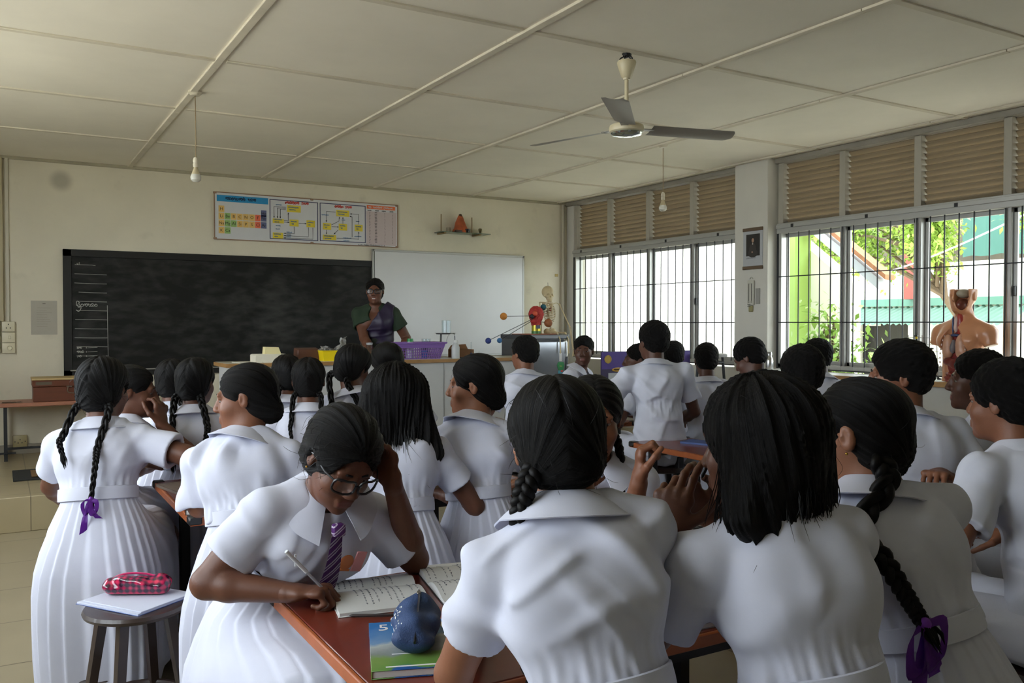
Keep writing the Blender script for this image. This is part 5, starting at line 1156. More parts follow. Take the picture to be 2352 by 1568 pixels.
for (x, y, z, r, c, nm, src) in ((-.38, .0, .175, .036, (206, 132, 50), 'orange planet', (-.07, -.02, .18)), (-.565, -.02, -.065, .030, (42, 62, 132), 'dark blue planet', (-.06, -.03, .15)), (-.41, .03, -.065, .026, (62, 120, 176), 'sky blue planet', (-.05, 0, .13)), (-.085, -.06, .175, .024, (40, 36, 44), 'dark planet', (-.05, -.05, .175)), (-.065, -.085, .205, .026, (206, 84, 56), 'small red planet', (-.04, -.06, .2)), (.115, -.05, .11, .043, (150, 92, 52), 'banded brown planet', (.05, -.02, .12)), (.125, .06, .27, .032, (44, 112, 128), 'teal planet', (.05, .03, .22)), (.225, .07, .25, .024, (134, 38, 46), 'crimson planet', (.06, .03, .2))):
    mb = MB(); mb.sphere((x, y, z), r, 18); p = mb.out('planet', mat(nm, srgb(*c), rough=.6, var=.25, vscale=12, stretch=(1, 1, 3)), so_)
    mb = MB(); mb.tube([src, (x, y, z)], .003, 6); mb.out('wire', M_GRILLE, p)
# skeleton
BONE = mat('bone plastic', srgb(196, 178, 138), rough=.5, var=.12, vscale=20)
sk_ = thing('skeleton_model', 'small plastic skeleton model perched on the right edge of the refrigerator', 'skeleton model', (4.90, 7.52, FT))
q = 1.0; S_ = SDF(); rz_ = np.array(Matrix.Rotation(math.radians(-12), 3, 'Z'))
E_ = lambda c, r, k=.01, op='a': S_.ell(rz_ @ V(*c) + V(-.03, 0, .425), r, rz_, k, op)
E_((0, .012, .01), (.060, .07, .062)); E_((0, -.03, -.03), (.043, .04, .045), .02); E_((0, -.045, -.068), (.030, .026, .018), .012); E_((0, -.05, -.088), (.024, .02, .012), .01)
for sg in (-1, 1): E_((sg * .022, -.068, -.022), (.014, .018, .013), .004, 's'); E_((sg * .04, -.03, -.035), (.014, .02, .008), .01)
E_((0, -.072, -.046), (.007, .015, .011), .003, 's'); E_((0, -.075, -.073), (.02, .004, .002), .002, 's')
v_, q_ = S_.build(.0035); link('skull', np_mesh('skull', v_, q_), sk_, [BONE])
mb = MB(); mb.tube([(-.03, 0, .485), (-.033, .0, .53)], .002, 5); mb.out('hanging_pin', M_GRILLE, sk_)
mb = MB()
for i in range(24):
    t = i / 23; z = .36 - .34 * t; y = .02 * math.sin(t * 6) + .012; mb.cyl((0 - .025 * (1 - t) + .005, y, z), (0 - .025 * (1 - t) + .005, y, z - .011), .010 + .004 * t, seg=9); mb.box((-.025 * (1 - t) + .005, y + .014, z - .006), (.03, .01, .004))
mb.out('spine', BONE, sk_)
mb = MB()
for i in range(11):
    z = .315 - .0165 * i; w = (.038, .05, .058, .063, .066, .067, .066, .064, .06, .055, .05)[i]; d = (.03, .038, .043, .046, .047, .047, .045, .042, .038, .034, .03)[i]
    for sg in (-1, 1):
        n = 12 if i < 8 else 8; P = []
        for k in range(n): a = PI * k / 11; P.append((-.012 + sg * w * math.sin(a) ** .8, .02 + d * math.cos(a) - .02, z - .03 * (k / 11)))
        mb.tube(P, .0032, 5)
mb.out('rib_cage', BONE, sk_)
mb = MB(); mb.box((-.012, -.05, .255), (.016, .008, .1), .003); mb.tube([(-.012, -.048, .305), (.06, -.02, .322), (.098, .0, .315)], .005, 6); mb.tube([(-.012, -.048, .305), (-.08, -.02, .325), (-.13, .0, .328)], .005, 6); mb.prism([(.03, 0), (.075, .01), (.05, -.07)], .005, onwall(-.02, .32, .045)); mb.prism([(-.03, 0), (-.075, .01), (-.05, -.07)], .005, onwall(-.005, .32, .045)); mb.out('breastbone_and_shoulders', BONE, sk_)
S_ = SDF()
for sg in (-1, 1): S_.ell((.0 + sg * .04, .01, .03), (.035, .022, .03), np.array(Matrix.Rotation(sg * .5, 3, 'Y')), .01); S_.ell((sg * .028, -.01, .012), (.02, .012, .012), None, .01)
v_, q_ = S_.build(.004); link('pelvis', np_mesh('pelvis', v_, q_), sk_, [BONE])
for nm, pts in (('arm', [(-.13, 0, .325), (-.128, -.012, .15), (-.126, -.02, .03)]), ('arm', [(.105, -.0, .315), (.10, -.03, .09), (.092, -.26, -.10)])):
    mb = MB(); a, b, c = [V(*p) for p in pts]
    if nm == 'arm' and a[0] > 0: b = V(.108, -.2, .07); a = V(.103, -.01, .312); c = V(.105, -.26, -.15)
    mb.tube([a, a + (b - a) * .1, a + (b - a) * .5, a + (b - a) * .9, b], [.009, .006, .005, .006, .009], 8)
    for o_ in (-.006, .006): mb.tube([b + V(o_, 0, 0), c + V(o_, 0, 0)], .0042, 6)
    for k in range(4): mb.tube([c, c + V((k - 1.5) * .006, -.005, -.03), c + V((k - 1.5) * .009, -.005, -.07)], .0028, 5)
    mb.out('arm', BONE, sk_)
for sg in (-1, 1):
    mb = MB(); mb.tube([(sg * .04, 0, .02), (sg * .045, -.10, .016), (sg * .05, -.20, .014)], [.012, .007, .011], 8); mb.tube([(sg * .05, -.20, .014), (sg * .05, -.255, -.05), (sg * .05, -.26, -.19)], [.009, .006, .007], 7); mb.out('leg', BONE, sk_)
# ------------------------------------------------------------------ poster board, stool, bottle, rack, anatomical torso
pb = thing('notice_board', 'purple headed display board with white columns standing behind the boys', 'display board', (4.72, 6.28, 0)); dx, dy = nrm(V(1, -.12, 0))[:2]
PM = Matrix(((dx, 0, dy, 4.66), (dy, 0, -dx, 6.32), (0, 1, 0, .80), (0, 0, 0, 1)))      # x along the board, y up, z towards the class
def pl(mb, x0, y0, x1, y1, z=0, t=.004, bev=0): return mb.box((0, 0, 0), (x1 - x0, y1 - y0, t), bev, M=PM @ Matrix.Translation(((x0 + x1) / 2, (y0 + y1) / 2, z)))
mb = MB(); pl(mb, 0, 0, .95, .43, 0, .016); sub(mb, 'board', mat('dark violet board', srgb(46, 36, 72), rough=.5), pb)
mb = MB(); pl(mb, .0, .27, .95, .425, .0095, .003); sub(mb, 'header', mat('violet header', srgb(66, 44, 120), rough=.5, var=.2, vscale=5), pb)
mb = MB()
for k in range(4): pl(mb, .07 + k * .22, .02, .27 + k * .22, .235, .0095, .003)
sub(mb, 'white_columns', mat('grey white panel', srgb(172, 174, 176), rough=.5), pb)
mb = MB()
for k in range(4): mb.sphere((0, 0, 0), (.065, .019, .003), 16, M=None); bmesh.ops.transform(mb.bm, matrix=PM @ Matrix.Translation((.17 + k * .2, .265, .012)), verts=mb.bm.verts[-(16 * 9 + 2):] if False else [v for v in mb.bm.verts if v.co.length < .1])
sub(mb, 'column_headings', mat('ochre oval', srgb(206, 160, 62), rough=.5), pb)
mb = MB(); mb.lathe([(.001, 0), (.036, 0), (.036, .004), (.001, .004)], M=None, seg=22); bmesh.ops.transform(mb.bm, matrix=PM @ Matrix.Translation((.065, .36, .011)), verts=mb.bm.verts); mb.tube([tuple(PM @ Vector((.065 + .026 * math.cos(a), .36 + .036 * math.sin(a), .016))) for a in np.linspace(0, 2 * PI, 20, endpoint=False)], .003, 5, closed=True); sub(mb, 'crest', mat('gold crest', srgb(176, 146, 62), rough=.5), pb)
mb = MB(); rounds(mb, PM @ Matrix.Translation((0, 0, .014)), .30, .375, [5, -1, 0, 1, 3, 2, -1, 4, 2, 0, 6], .042, .0045); sub(mb, 'title_lettering', mat('pink red ink', srgb(206, 70, 84), rough=.5), pb)
mb = MB()
for k in range(4): rounds(mb, PM @ Matrix.Translation((0, 0, .017)), .125 + k * .2, .266, [k, 1, 3, 0, 2], .016, .0018)
sub(mb, 'heading_words', mat('chart ink', 0), pb)
for x in (.08, .87):
    mb = MB(); mb.tube([tuple(PM @ Vector((x, .3, -.01))), tuple(PM @ Vector((x, .02, -.02))), tuple(PM @ Vector((x, -.80, -.12)))], .014, 8); sub(mb, 'leg', M_GRILLE, pb)
    mb = MB(); mb.tube([tuple(PM @ Vector((x, .0, .0))), tuple(PM @ Vector((x, -.80, .14)))], .014, 8); sub(mb, 'leg', M_GRILLE, pb)
def stool_tall(t):
    mb = MB(); mb.lathe([(.001, 1.17), (.15, 1.17), (.155, 1.18), (.155, 1.192), (.14, 1.2), (.001, 1.2)], seg=26); mb.out('seat', mat('grey stool seat', srgb(150, 148, 144), rough=.5), t)
    for k in range(4): a = PI / 4 + k * PI / 2; mb = MB(); mb.tube([(.11 * math.cos(a), .11 * math.sin(a), 1.17), (.2 * math.cos(a), .2 * math.sin(a), .0)], .013, 8); mb.out('leg', M_GRILLE, t)
    for z, r in ((.62, .155), (.25, .183), (1.12, .115)): mb = MB(); mb.tube([(r * math.cos(a), r * math.sin(a), z) for a in np.linspace(0, 2 * PI, 24, endpoint=False)], .008, 6, closed=True); mb.out('foot_ring', M_GRILLE, t)
small('tall_stool', 'tall black metal stool with grey seat standing under the left window bay', 'stool', (5.77, 6.10, 0), stool_tall)
def b_bottle(t): mb = MB(); mb.lathe([(.001, 0), (.034, 0), (.036, .006), (.036, .09), (.03, .115), (.02, .13), (.019, .14), (.001, .14)], seg=22); mb.out('bottle', mat('brushed steel', srgb(190, 190, 188), rough=.25, metal=.9), t); mb = MB(); mb.lathe([(.001, .14), (.023, .14), (.023, .165), (.018, .172), (.001, .172)], seg=18); mb.out('cap', mat('steel cap', srgb(160, 160, 158), rough=.3, metal=.9), t)
small('steel_bottle', 'steel drinking bottle standing by the foot of the white pillar', 'bottle', (6.10, 5.68, 1.05), b_bottle)
rk = thing('wire_rack', 'thin wire rack on the worktop left of the anatomical torso', 'rack', (6.2, 4.22, 1.05)); mb = MB()
for y in np.linspace(-.14, .10, 5): mb.cyl((.0, y, 0), (-.01, y + .01, .34), .003, seg=5)
for z in np.linspace(.01, .32, 7): mb.cyl((-.004, -.15, z), (-.004, .12, z), .0022, seg=5)
mb.out('wires', mat('grey wire', srgb(140, 140, 140), rough=.4, metal=.6), rk)
zz_ = thing('zigzag_rod', 'zigzag rod of yellow and black pieces leaning on the wire rack', 'model', (6.16, 4.15, 1.05)); P = [(0, .10, .33), (-.01, .06, .25), (-.01, .05, .22), (-.02, -.06, .225), (-.02, .0, .115), (-.02, -.11, .0)]
for col_, off in (('yellow', 0), ('black', 1)):
    mb = MB(); Q = [V(*p) for p in [(0, .09, .335), (-.01, .06, .215), (-.02, -.055, .24), (-.02, .015, .12), (-.02, -.12, .012)]]
    pts = [Q[i] + (Q[i + 1] - Q[i]) * t for i in range(4) for t in np.linspace(0, 1, 6)[:-1]] + [Q[-1]]
    for i in range(off, len(pts) - 1, 2): mb.tube([pts[i], pts[i + 1]], .008, 7)
    if off: [mb.box(q_, (.02, .028, .012), .003) for q_ in pts[::5]]
    mb.out('segments', YEL if off == 0 else M_PLASTIC_BLK, zz_)
def anatomical():
    TX, TY, TZ = 6.17, 3.86, 1.05; ang = math.radians(-99); r3 = np.array(Matrix.Rotation(ang, 3, 'Z'))      # local -y is the front
    t = thing('anatomical_torso', 'plastic anatomical torso with open chest and half a head on the window worktop', 'anatomical model', (TX, TY, TZ), ang)
    SKN = mat('model skin plastic', srgb(196, 136, 98), rough=.3, var=.06, vscale=5); S = SDF()
    S.ecap((0, 0, .0), (0, 0, .12), (1, 0, 0), (0, 1, 0), (.165, .115), (.14, .10), .04); S.ecap((0, 0, .12), (0, -.005, .34), (1, 0, 0), (0, 1, 0), (.14, .10), (.165, .115), .05)
    for sg in (-1, 1):
        S.cone((sg * .06, 0, .385), (sg * .205, .005, .355), .065, .062, k=.05); S.cone((sg * .205, .005, .355), (sg * .235, -.005, .285), .06, .048, k=.03); S.cone((sg * .02, .01, .46), (sg * .17, .01, .39), .04, .04, k=.04)
        S.ell((sg * .09, -.075, .30), (.075, .05, .06), None, .04)
    S.cone((0, .015, .40), (0, .0, .52), .068, .062, k=.04)
    hx = np.array(Matrix.Rotation(math.radians(8), 3, 'Z')); Hh = lambda x, y, z: hx @ V(x, y, z) + V(0, -.005, .60)
    S.ell(Hh(0, .0, .06), (.088, .108, .12), hx, .02); S.ell(Hh(0, -.035, -.01), (.070, .072, .08), hx, .03); S.ell(Hh(0, -.055, -.055), (.042, .04, .035), hx, .03)
    S.cone(Hh(0, -.098, .04), Hh(0, -.118, .005), .008, .011, k=.012); S.cone(Hh(-.018, -.094, -.025), Hh(.018, -.094, -.025), .0065, .0065, k=.006); S.cone(Hh(-.014, -.092, -.037), Hh(.014, -.092, -.037), .007, .007, k=.006)
    for sg in (-1, 1): S.ell(Hh(sg * .087, .005, .03), (.01, .022, .034), hx, .006); S.ell(Hh(sg * .032, -.105, .035), (.017, .012, .010), hx, .008, 's')
    S.half((0, 0, .685), (0, 0, 1), V(-.3, -.3, .6), V(.3, .3, .9), .002); S.half((0, 0, 0.0), (0, 0, -1), V(-.3, -.3, -.3), V(.3, .3, .02), .002)
    for sg in (-1, 1): S.half((sg * .236, 0, .27), (sg * .3, 0, -1), V(sg * .24 - .08, -.1, .18), V(sg * .24 + .08, .1, .285), .004)
    # the opened front and the opened half of the face
    S.ell((.0, -.105, .17), (.115, .075, .235), None, .012, 's'); S.ell((.0, -.09, .435), (.032, .05, .09), None, .01, 's')
    S.ell(Hh(.034, -.075, .04), (.040, .075, .11), hx, .006, 's')
    v_, q_ = S.build(.0055); link('body', np_mesh('body', v_, q_), t, [SKN])
    def organ(nm, parts, col, rough=.35, rot=None, amp=0):
        S2 = SDF()
        for c, r in parts: S2.ell(c, r, None, .012)
        v, q = S2.build(.0055, (lambda p: amp * sines(p, 26, 5)) if amp else None); return link(nm, np_mesh(nm, v, q), t, [mat('organ ' + nm + str(col[0]), srgb(*col), rough=rough, var=.12, vscale=14)])
    organ('chest_cavity', [((0, -.045, .20), (.112, .03, .20))], (128, 46, 44)); organ('lung', [((.056, -.085, .27), (.042, .038, .085)), ((.06, -.085, .22), (.045, .036, .05))], (196, 146, 118)); organ('lung', [((-.056, -.085, .27), (.040, .038, .085)), ((-.06, -.085, .22), (.043, .036, .05))], (198, 148, 120))
    organ('heart', [((-.004, -.10, .25), (.022, .024, .04)), ((.0, -.098, .285), (.014, .016, .03))], (112, 104, 108)); organ('liver', [((.03, -.095, .135), (.07, .035, .042)), ((-.045, -.09, .15), (.05, .03, .03))], (110, 40, 36)); organ('intestines', [((0, -.09, .03), (.08, .036, .055)), ((0, -.09, -.0), (.06, .03, .03))], (134, 56, 46), amp=.006)
    organ('windpipe', [((0, -.075, .40), (.017, .017, .035)), ((0, -.07, .45), (.018, .018, .035))], (204, 172, 160)); organ('blood_vessel', [((-.026, -.075, .42), (.008, .010, .07)), ((0, -.085, .345), (.04, .012, .012))], (52, 66, 104)); organ('neck_muscle', [((.016, -.055, .43), (.03, .024, .085))], (158, 50, 44))
    organ('mouth_section', [((.030, -.045, .570), (.036, .058, .045))], (104, 52, 40)); organ('brain_section', [((.03, -.035, .652), (.040, .062, .034))], (172, 160, 140))
    mb = MB(); rnd = random.Random(4)
    for sg in (-1, 1):
        for k in range(8): z = .34 - k * .033; x = .108 * math.sqrt(max(0, 1 - ((z - .17) / .235) ** 2)); mb.sphere((sg * (x + .004), -.108 + .02 * (1 - x / .11), z), (.006, .005, .009), 8)
    mb.out('rib_ends', mat('rib ends', srgb(206, 186, 176), rough=.4), t)
    return t
anatomical()
# ------------------------------------------------------------------ tables and stools
M_TOP = mat('red brown table top', srgb(112, 46, 32), rough=.30, var=.14, vscale=7, coat=.25); M_TEDGE = mat('orange timber lipping', srgb(158, 84, 42), rough=.45, var=.15, vscale=12, stretch=(.2, 1, 1)); M_LEGB = mat('black enamelled steel', srgb(24, 23, 24), rough=.45)
def lab_table(label, x0, y0, x1, y1, z=.76, worn=False):
    t = thing('classroom_table', label, 'table', ((x0 + x1) / 2, (y0 + y1) / 2, 0), 0, None); w, d = (x1 - x0) / 2, (y1 - y0) / 2
    mb = MB(); mb.b2((-w + .012, -d + .012, z - .03), (w - .012, d - .012, z), .002); mb.out('tabletop', M_TOP, t)
    mb = MB(); mb.b2((-w, -d, z - .032), (w, -d + .012, z - .001), .003); mb.b2((-w, d - .012, z - .032), (w, d, z - .001), .003); mb.b2((-w, -d + .012, z - .032), (-w + .012, d - .012, z - .001), .003); mb.b2((w - .012, -d + .012, z - .032), (w, d - .012, z - .001), .003); mb.out('edge_lipping', M_TEDGE, t)
    for a, b in ((-1, -1), (1, -1), (1, 1), (-1, 1)): mb = MB(); mb.box((a * (w - .02), b * (d - .02), z - .012), (.05, .05, .034), .006); mb.out('corner_cap', M_LEGB, t)
    for a, b in ((-1, -1), (1, -1), (1, 1), (-1, 1)): mb = MB(); mb.box((a * (w - .12), b * (d - .08), (z - .032) / 2), (.042, .042, z - .032), .003); mb.out('leg', M_LEGB, t)
    mb = MB(); mb.box((0, -d + .08, z - .06), (2 * w - .26, .02, .05)); mb.box((0, d - .08, z - .06), (2 * w - .26, .02, .05)); mb.box((-w + .12, 0, .14), (.03, 2 * d - .2, .03)); mb.box((w - .12, 0, .14), (.03, 2 * d - .2, .03)); mb.box((0, 0, .14), (2 * w - .26, .03, .03)); mb.out('frame', M_LEGB, t); return t
lab_table('red brown table at the front of the picture under the open notebook', .62, 1.50, 2.12, 2.33)
lab_table('red brown table behind, left of the aisle, with papers at its left corner', .605, 3.37, 2.1, 4.25)
lab_table('red brown table of the front row of girls nearest the demonstration bench', .65, 5.0, 2.15, 5.8)
lab_table('red brown table among the boys with black corner and blue book', 3.31, 3.42, 3.76, 4.2)
lab_table('red brown table in the far right corner between the boys and the refrigerator', 3.2, 5.05, 4.05, 5.6)
M_STW = mat('dark stool wood', srgb(46, 32, 27), rough=.4, var=.2, vscale=14, coat=.2)
def make_stool():
    t = thing('wooden_stool', 'stool', 'stool')
    mb = MB(); mb.lathe([(.001, .462), (.155, .462), (.17, .468), (.174, .478), (.168, .489), (.15, .49), (.001, .487)], seg=36); mb.out('seat', M_STW, t)
    for k in range(4): a = PI / 4 + k * PI / 2; mb = MB(); mb.tube([(.115 * math.cos(a), .115 * math.sin(a), .465), (.19 * math.cos(a), .19 * math.sin(a), .0)], [.023, .019], 4, upv=(math.cos(a), math.sin(a), 0)); mb.out('leg', M_STW, t)
    mb = MB(); r = .168; mb.tube([(r * math.cos(a), r * math.sin(a), .145) for a in np.linspace(0, 2 * PI, 36, endpoint=False)], .011, 8, closed=True); mb.out('foot_ring', M_STW, t)
    return t
stool0 = make_stool(); stool_used = [False]
def place_stool(x, y, label, rz=0, s=1.0):
    o = stool0 if not stool_used[0] else copy_tree(stool0); stool_used[0] = True
    o.location = (x, y, 0); o.rotation_euler = (0, 0, rz); o.scale = (1, 1, s); o['label'] = label; o['category'] = 'stool'; o['group'] = 'dark wooden stools'; return o
# ------------------------------------------------------------------ the class
def glasses(J, col=M_PLASTIC_BLK, big=1.0, lens=True):
    mb = MB(); H = J.H
    for sg in (-1, 1):
        P = []
        for a in np.linspace(0, 2 * PI, 28, endpoint=False):
            c, s = math.cos(a), math.sin(a); x = .0325 * sg + .0245 * big * abs(c) ** .5 * (1 if c > 0 else -1); z = -.006 + .0175 * big * abs(s) ** .6 * (1 if s > 0 else -1)
            P.append(H(x, .1065 - .9 * max(0, abs(x) - .03) ** 1.15, z))
        mb.tube(P, .0034, 6, closed=True)
        mb.tube([H(sg * .056, .095, .004), H(sg * .073, .06, .006), H(sg * .079, .0, .008), H(sg * .078, -.03, -.002)], .0028, 6, flat=.6)
    mb.tube([H(-.009, .1075, .0), H(0, .113, .003), H(.009, .1075, .0)], .0024, 6)
    g = mb.out('glasses', col, J.ob)
    if lens:
        for sg in (-1, 1):
            mb = MB(); c = H(sg * .0325, .1045, -.006); P = [mb.bm.verts.new(c + J.R @ V(.023 * math.cos(a), 0, .0165 * math.sin(a))) for a in np.linspace(0, 2 * PI, 20, endpoint=False)]; mb.bm.faces.new(P); mb.out('lens', glass_mat('spectacle lens', (.82, .82, .84)), g)
    return g
def earring(J, side):
    mb = MB(); p = J.H(side * .078, -.006, -.038); mb.sphere(p, .0032, 8); mb.out('earring', M_GOLD, J.ob)
def tails(J, xs=(.055, .055), lens=(.2, .2), r=.015, sides='LR', back=None, bow=False, front=False, seed=1):
    back = J.fat * .118 + r + .004 if back is None else back
    for q in sides:
        s = 1 if q == 'R' else -1; x = xs[0 if q == 'L' else 1]; ln = lens[0 if q == 'L' else 1]; t1 = 1 - ln / J.L
        p0 = J.H(s * .048, -.068, -.055); p1 = J.H(s * .066, -.088, -.085)
        pts = [p0, p1, body_pt(J, s * (x + .012), min(.97, 1 - .12 * ln / .2), back * .86), body_pt(J, s * (x + .014), (1 + t1) / 2, back), body_pt(J, s * x, t1, back)]
        braid(J, pts, r, r * .55, bow=bow if isinstance(bow, bool) else q in bow, seed=seed)
WHO = []
def P_(short, label, *a, **k):
    J = person('person', label, 'person', *a, **k); WHO.append((J, short, k.get('seat', .5))); return J
REST = dict(n=(0, 0, -1), curl=(.25, .3, .3, .35))
def F2():
    J = P_('girl with one thick plait at the front of the table', 'girl in white dress, back turned, thick plait at her left, elbow on the front table', (.912, 1.373, 1.255), 20, lean=(.15, -.075), hyaw=26, hpitch=16, hroll=-5, hs=1.08, hd=(0, .06, .135),
        shw=.142, twist=2, sroll=-3, sk=2, seed=3, h=.0048, amp=.0075, arms={'L': dict(W=(.93, 1.74, .795), E=(.735, 1.46, .82), **REST), 'R': dict(W=(1.22, 1.74, .795), pole=(.7, -.2, -.8), **REST)})
    hair_cap(J, 'braids', 3, .0034, vol=.004)
    pts = [J.H(-.052, -.066, -.045), J.H(-.076, -.068, -.085), J.H(-.088, -.05, -.135), J.H(-.085, .0, -.19), J.at(.72) - J.sx * .11 + J.fx * .135, J.at(.45) - J.sx * .10 + J.fx * .15, J.at(.30) - J.sx * .11 + J.fx * .16]
    braid(J, pts, .021, .012, outv=-J.sx - J.fx, bow=True, seed=2, s=1.5, long=.16); wisps(J, 60, 3, r=.0004)
    for a in ((-.062, -.045, .045), (-.07, -.035, .03)): mb = MB(); mb.tube([J.H(*a), J.H(a[0] - .004, a[1] - .012, a[2] - .012)], .0012, 5); mb.out('hair_pin', mat('silver pin', (.8, .8, .8), rough=.2, metal=1), J.hair)
    mb = MB(); nd = nrm(J.H(0, -.022, -.045) - J.N); P = [J.N + nd * .012 + (-J.fx * math.cos(p) + J.sx * math.sin(p)) * .072 + J.fx * .01 for p in np.linspace(-2.4, 2.4, 40)]; mb.tube(P, .009, 6, flat=.4, upv=nd); mb.out('tie_band', M_TIE, J.cloth)
def F4():
    J = P_('girl with loose shoulder length hair', 'girl with loose black shoulder length hair, both hands raised round a pen', (1.258, 1.203, 1.253), 16, lean=(.15, -.05), hyaw=-18, hpitch=8, hroll=7, hs=1.05, hd=(0, .055, .145),
        sk=1, seed=5, h=.0048, amp=.006, shw=.15, collar=False, arms={'L': dict(W=(1.165, 1.35, 1.05), pole=(-.35, .5, -1), n=(.8, .35, .1), d=(.12, -.05, 1), curl=(.2, .35, .7, .8), thumb=.1, spread=.6, h=.0026), 'R': dict(W=(1.34, 1.42, 1.06), pole=(.8, .3, -1), n=(-.55, -.7, -.1), d=(-.75, .1, .55), curl=(.3, .4, .5, .55), thumb=.3, h=.0026)})
    hair_cap(J, 'loose', 5, .0034, ear=False, vol=.014, curtain=.16); locks(J, 420, 5, .185, .016); wisps(J, 30, 5, (.03, .08), .0004, down=1.2)
    pen('slim dark pen held between the hands of the loose haired girl', J.tips['L'][0] + J.root - V(0, 0, .03), J.tips['L'][0] + J.root + V(.05, .0, .05), M_PLASTIC_BLK)
def F5():
    J = P_('girl with the long single plait', 'girl turned left with a single long plait ending in a purple ribbon at her belt', (1.700, 1.313, 1.227), 20, lean=(.13, -.10), hyaw=-14, hpitch=10, hroll=4, hs=1.13, hd=(0, .055, .145), sk=2, seed=8, h=.0048, amp=.004, shw=.155, bow=.035,
        arms={'R': dict(W=(1.93, 1.74, .795), pole=(.7, -.2, -.8), **REST), 'L': dict(W=(1.66, 1.72, .795), pole=(-.5, -.1, -.8), **REST)})
    hair_cap(J, 'tied', 8, .0034); wisps(J, 14, 8, (.02, .045), r=.0003); earring(J, -1)
    pts = [J.H(-.068, -.062, -.05), J.H(-.08, -.08, -.095), body_pt(J, -.105, .93, .100), body_pt(J, -.10, .80, .128), body_pt(J, -.085, .68, .125), body_pt(J, -.075, .60, .124), body_pt(J, -.07, .53, .132)]
    braid(J, pts, .0255, .015, bow=True, long=.2, s=1.6)
def F1():
    J = P_('girl in glasses who is writing', 'girl in glasses and striped tie writing, head propped on her left hand', (.765, 2.165, 1.135), 176, lean=(.20, -.08), hyaw=174, hpitch=34, hroll=-8, hs=1.06, sk=1, seed=11, h=.0045, fat=1.12, shw=.150, hd=(0, .10, .125), seat=.48, kneedir=-6,
        arms={'R': dict(W=(.63, 2.17, .80), E=(.455, 2.31, .815), n=(.1, -.1, -1), d=(.75, -.45, .05), curl=(.75, .8, .85, .9), thumb=.75, h=.0026, spread=.2), 'L': dict(W=(.905, 2.16, 1.05), E=(1.03, 2.30, .80), n=(-.9, -.35, .1), d=(-.25, .05, .95), curl=(.25, .3, .3, .35), h=.0026)})
    hair_cap(J, 'tied', 11, .0036, vol=.010, messy=.5); wisps(J, 110, 11, (.02, .06), .0005); glasses(J, big=1.1); earring(J, 1)
    mb = MB(); T0 = J.N + J.fx * .075 + J.u * .0; rows = []
    for t in np.linspace(0, 1, 22):
        c = J.at(.97 - .62 * t) + J.fx * (.085 + .065 * math.sin(min(1, t * 1.5) * PI * .75)) * 1.12 + J.fx * .024; w = .014 + .022 * t if t < .95 else .036 - .03 * (t - .95) / .05
        rows.append([c - J.sx * w, c + J.fx * .004, c + J.sx * w])
    mb.grid(rows); bmesh.ops.solidify(mb.bm, geom=mb.bm.faces[:], thickness=.003); kn = J.at(.97) + J.fx * .125; mb.box(kn, (.034, .03, .034), .008, seg=2); mb.out('tie', M_TIE, J.cloth)
    for nm, x, t, w, h_, m in (('round_badge', -.046, .79, .020, .024, mat('orange badge', srgb(190, 110, 60), rough=.4)), ('name_badge', -.080, .80, .015, .032, mat('pink badge', srgb(196, 128, 132), rough=.4))):
        c = J.at(t) + J.sx * x + J.fx * .158; mb = MB()
        if nm == 'round_badge': mb.sphere((0, 0, 0), (w, .003, h_), 18); mb.box((0, 0, -h_), (.034, .004, .008), .002)
        else: mb.box((0, 0, 0), (2 * w, .004, 2 * h_), .002)
        o = mb.out(nm, m, J.cloth); o.matrix_local = frame(-J.sx, J.fx, J.u, c)
    tp = J.tips['R'][0] + J.root
    pen('clear ballpoint pen with white cap in the writing girl\'s right hand', (.735, 2.13, .772), (.60, 2.10, .925), mat('clear barrel', srgb(190, 196, 204), rough=.15, alpha=.6), True)
def pen(label, a, b, m, cap=False):
    a, b = np.array(a, float), np.array(b, float); t = thing('pen', label, 'pen', a); d = b - a; mb = MB(); mb.tube([(0, 0, 0), d * .06, d * .62 if cap else d], [.0008, .0038, .0038], 10); mb.out('barrel', m, t)
    if cap: mb = MB(); mb.tube([d * .6, d], .0052, 10); mb.box(d * .8 + V(0, .006, .002), (.004, .004, .03)); mb.out('cap', mat('white pen cap', srgb(220, 222, 226), rough=.3, alpha=.9), t)
    else: mb = MB(); mb.tube([d * .9, d * 1.02], .004, 8); mb.out('end', M_PLASTIC_BLK, t)
def F3():
    J = P_('girl facing back across the table', 'girl across the front table facing back, half hidden, one hand raised', (1.528, 2.11, 1.203), 212, lean=(.36, .0), hyaw=211, hpitch=6, hs=1.05, sk=0, seed=13, h=.0045, arms={'R': dict(W=(1.44, 1.82, .80), pole=(.15, -.3, -1), **REST), 'L': dict(W=(1.558, 1.932, 1.03), E=(1.575, 2.03, .80), n=(.8, -.5, .1), d=(.1, .05, 1), curl=(.8, .8, .75, .7), thumb=.5, h=.0028)})
    hair_cap(J, 'braids', 13, .0045, ear=False, vol=.004); wisps(J, 20, 13)
    mb = braid_mesh([J.H(-.05, -.06, -.055), J.H(-.078, -.03, -.10), J.at(.9) - J.sx * .09 + J.fx * .09, J.at(.65) - J.sx * .09 + J.fx * .13], .02, .012, -J.sx); mb.out('braid', M_HAIR, J.hair, smooth=80)
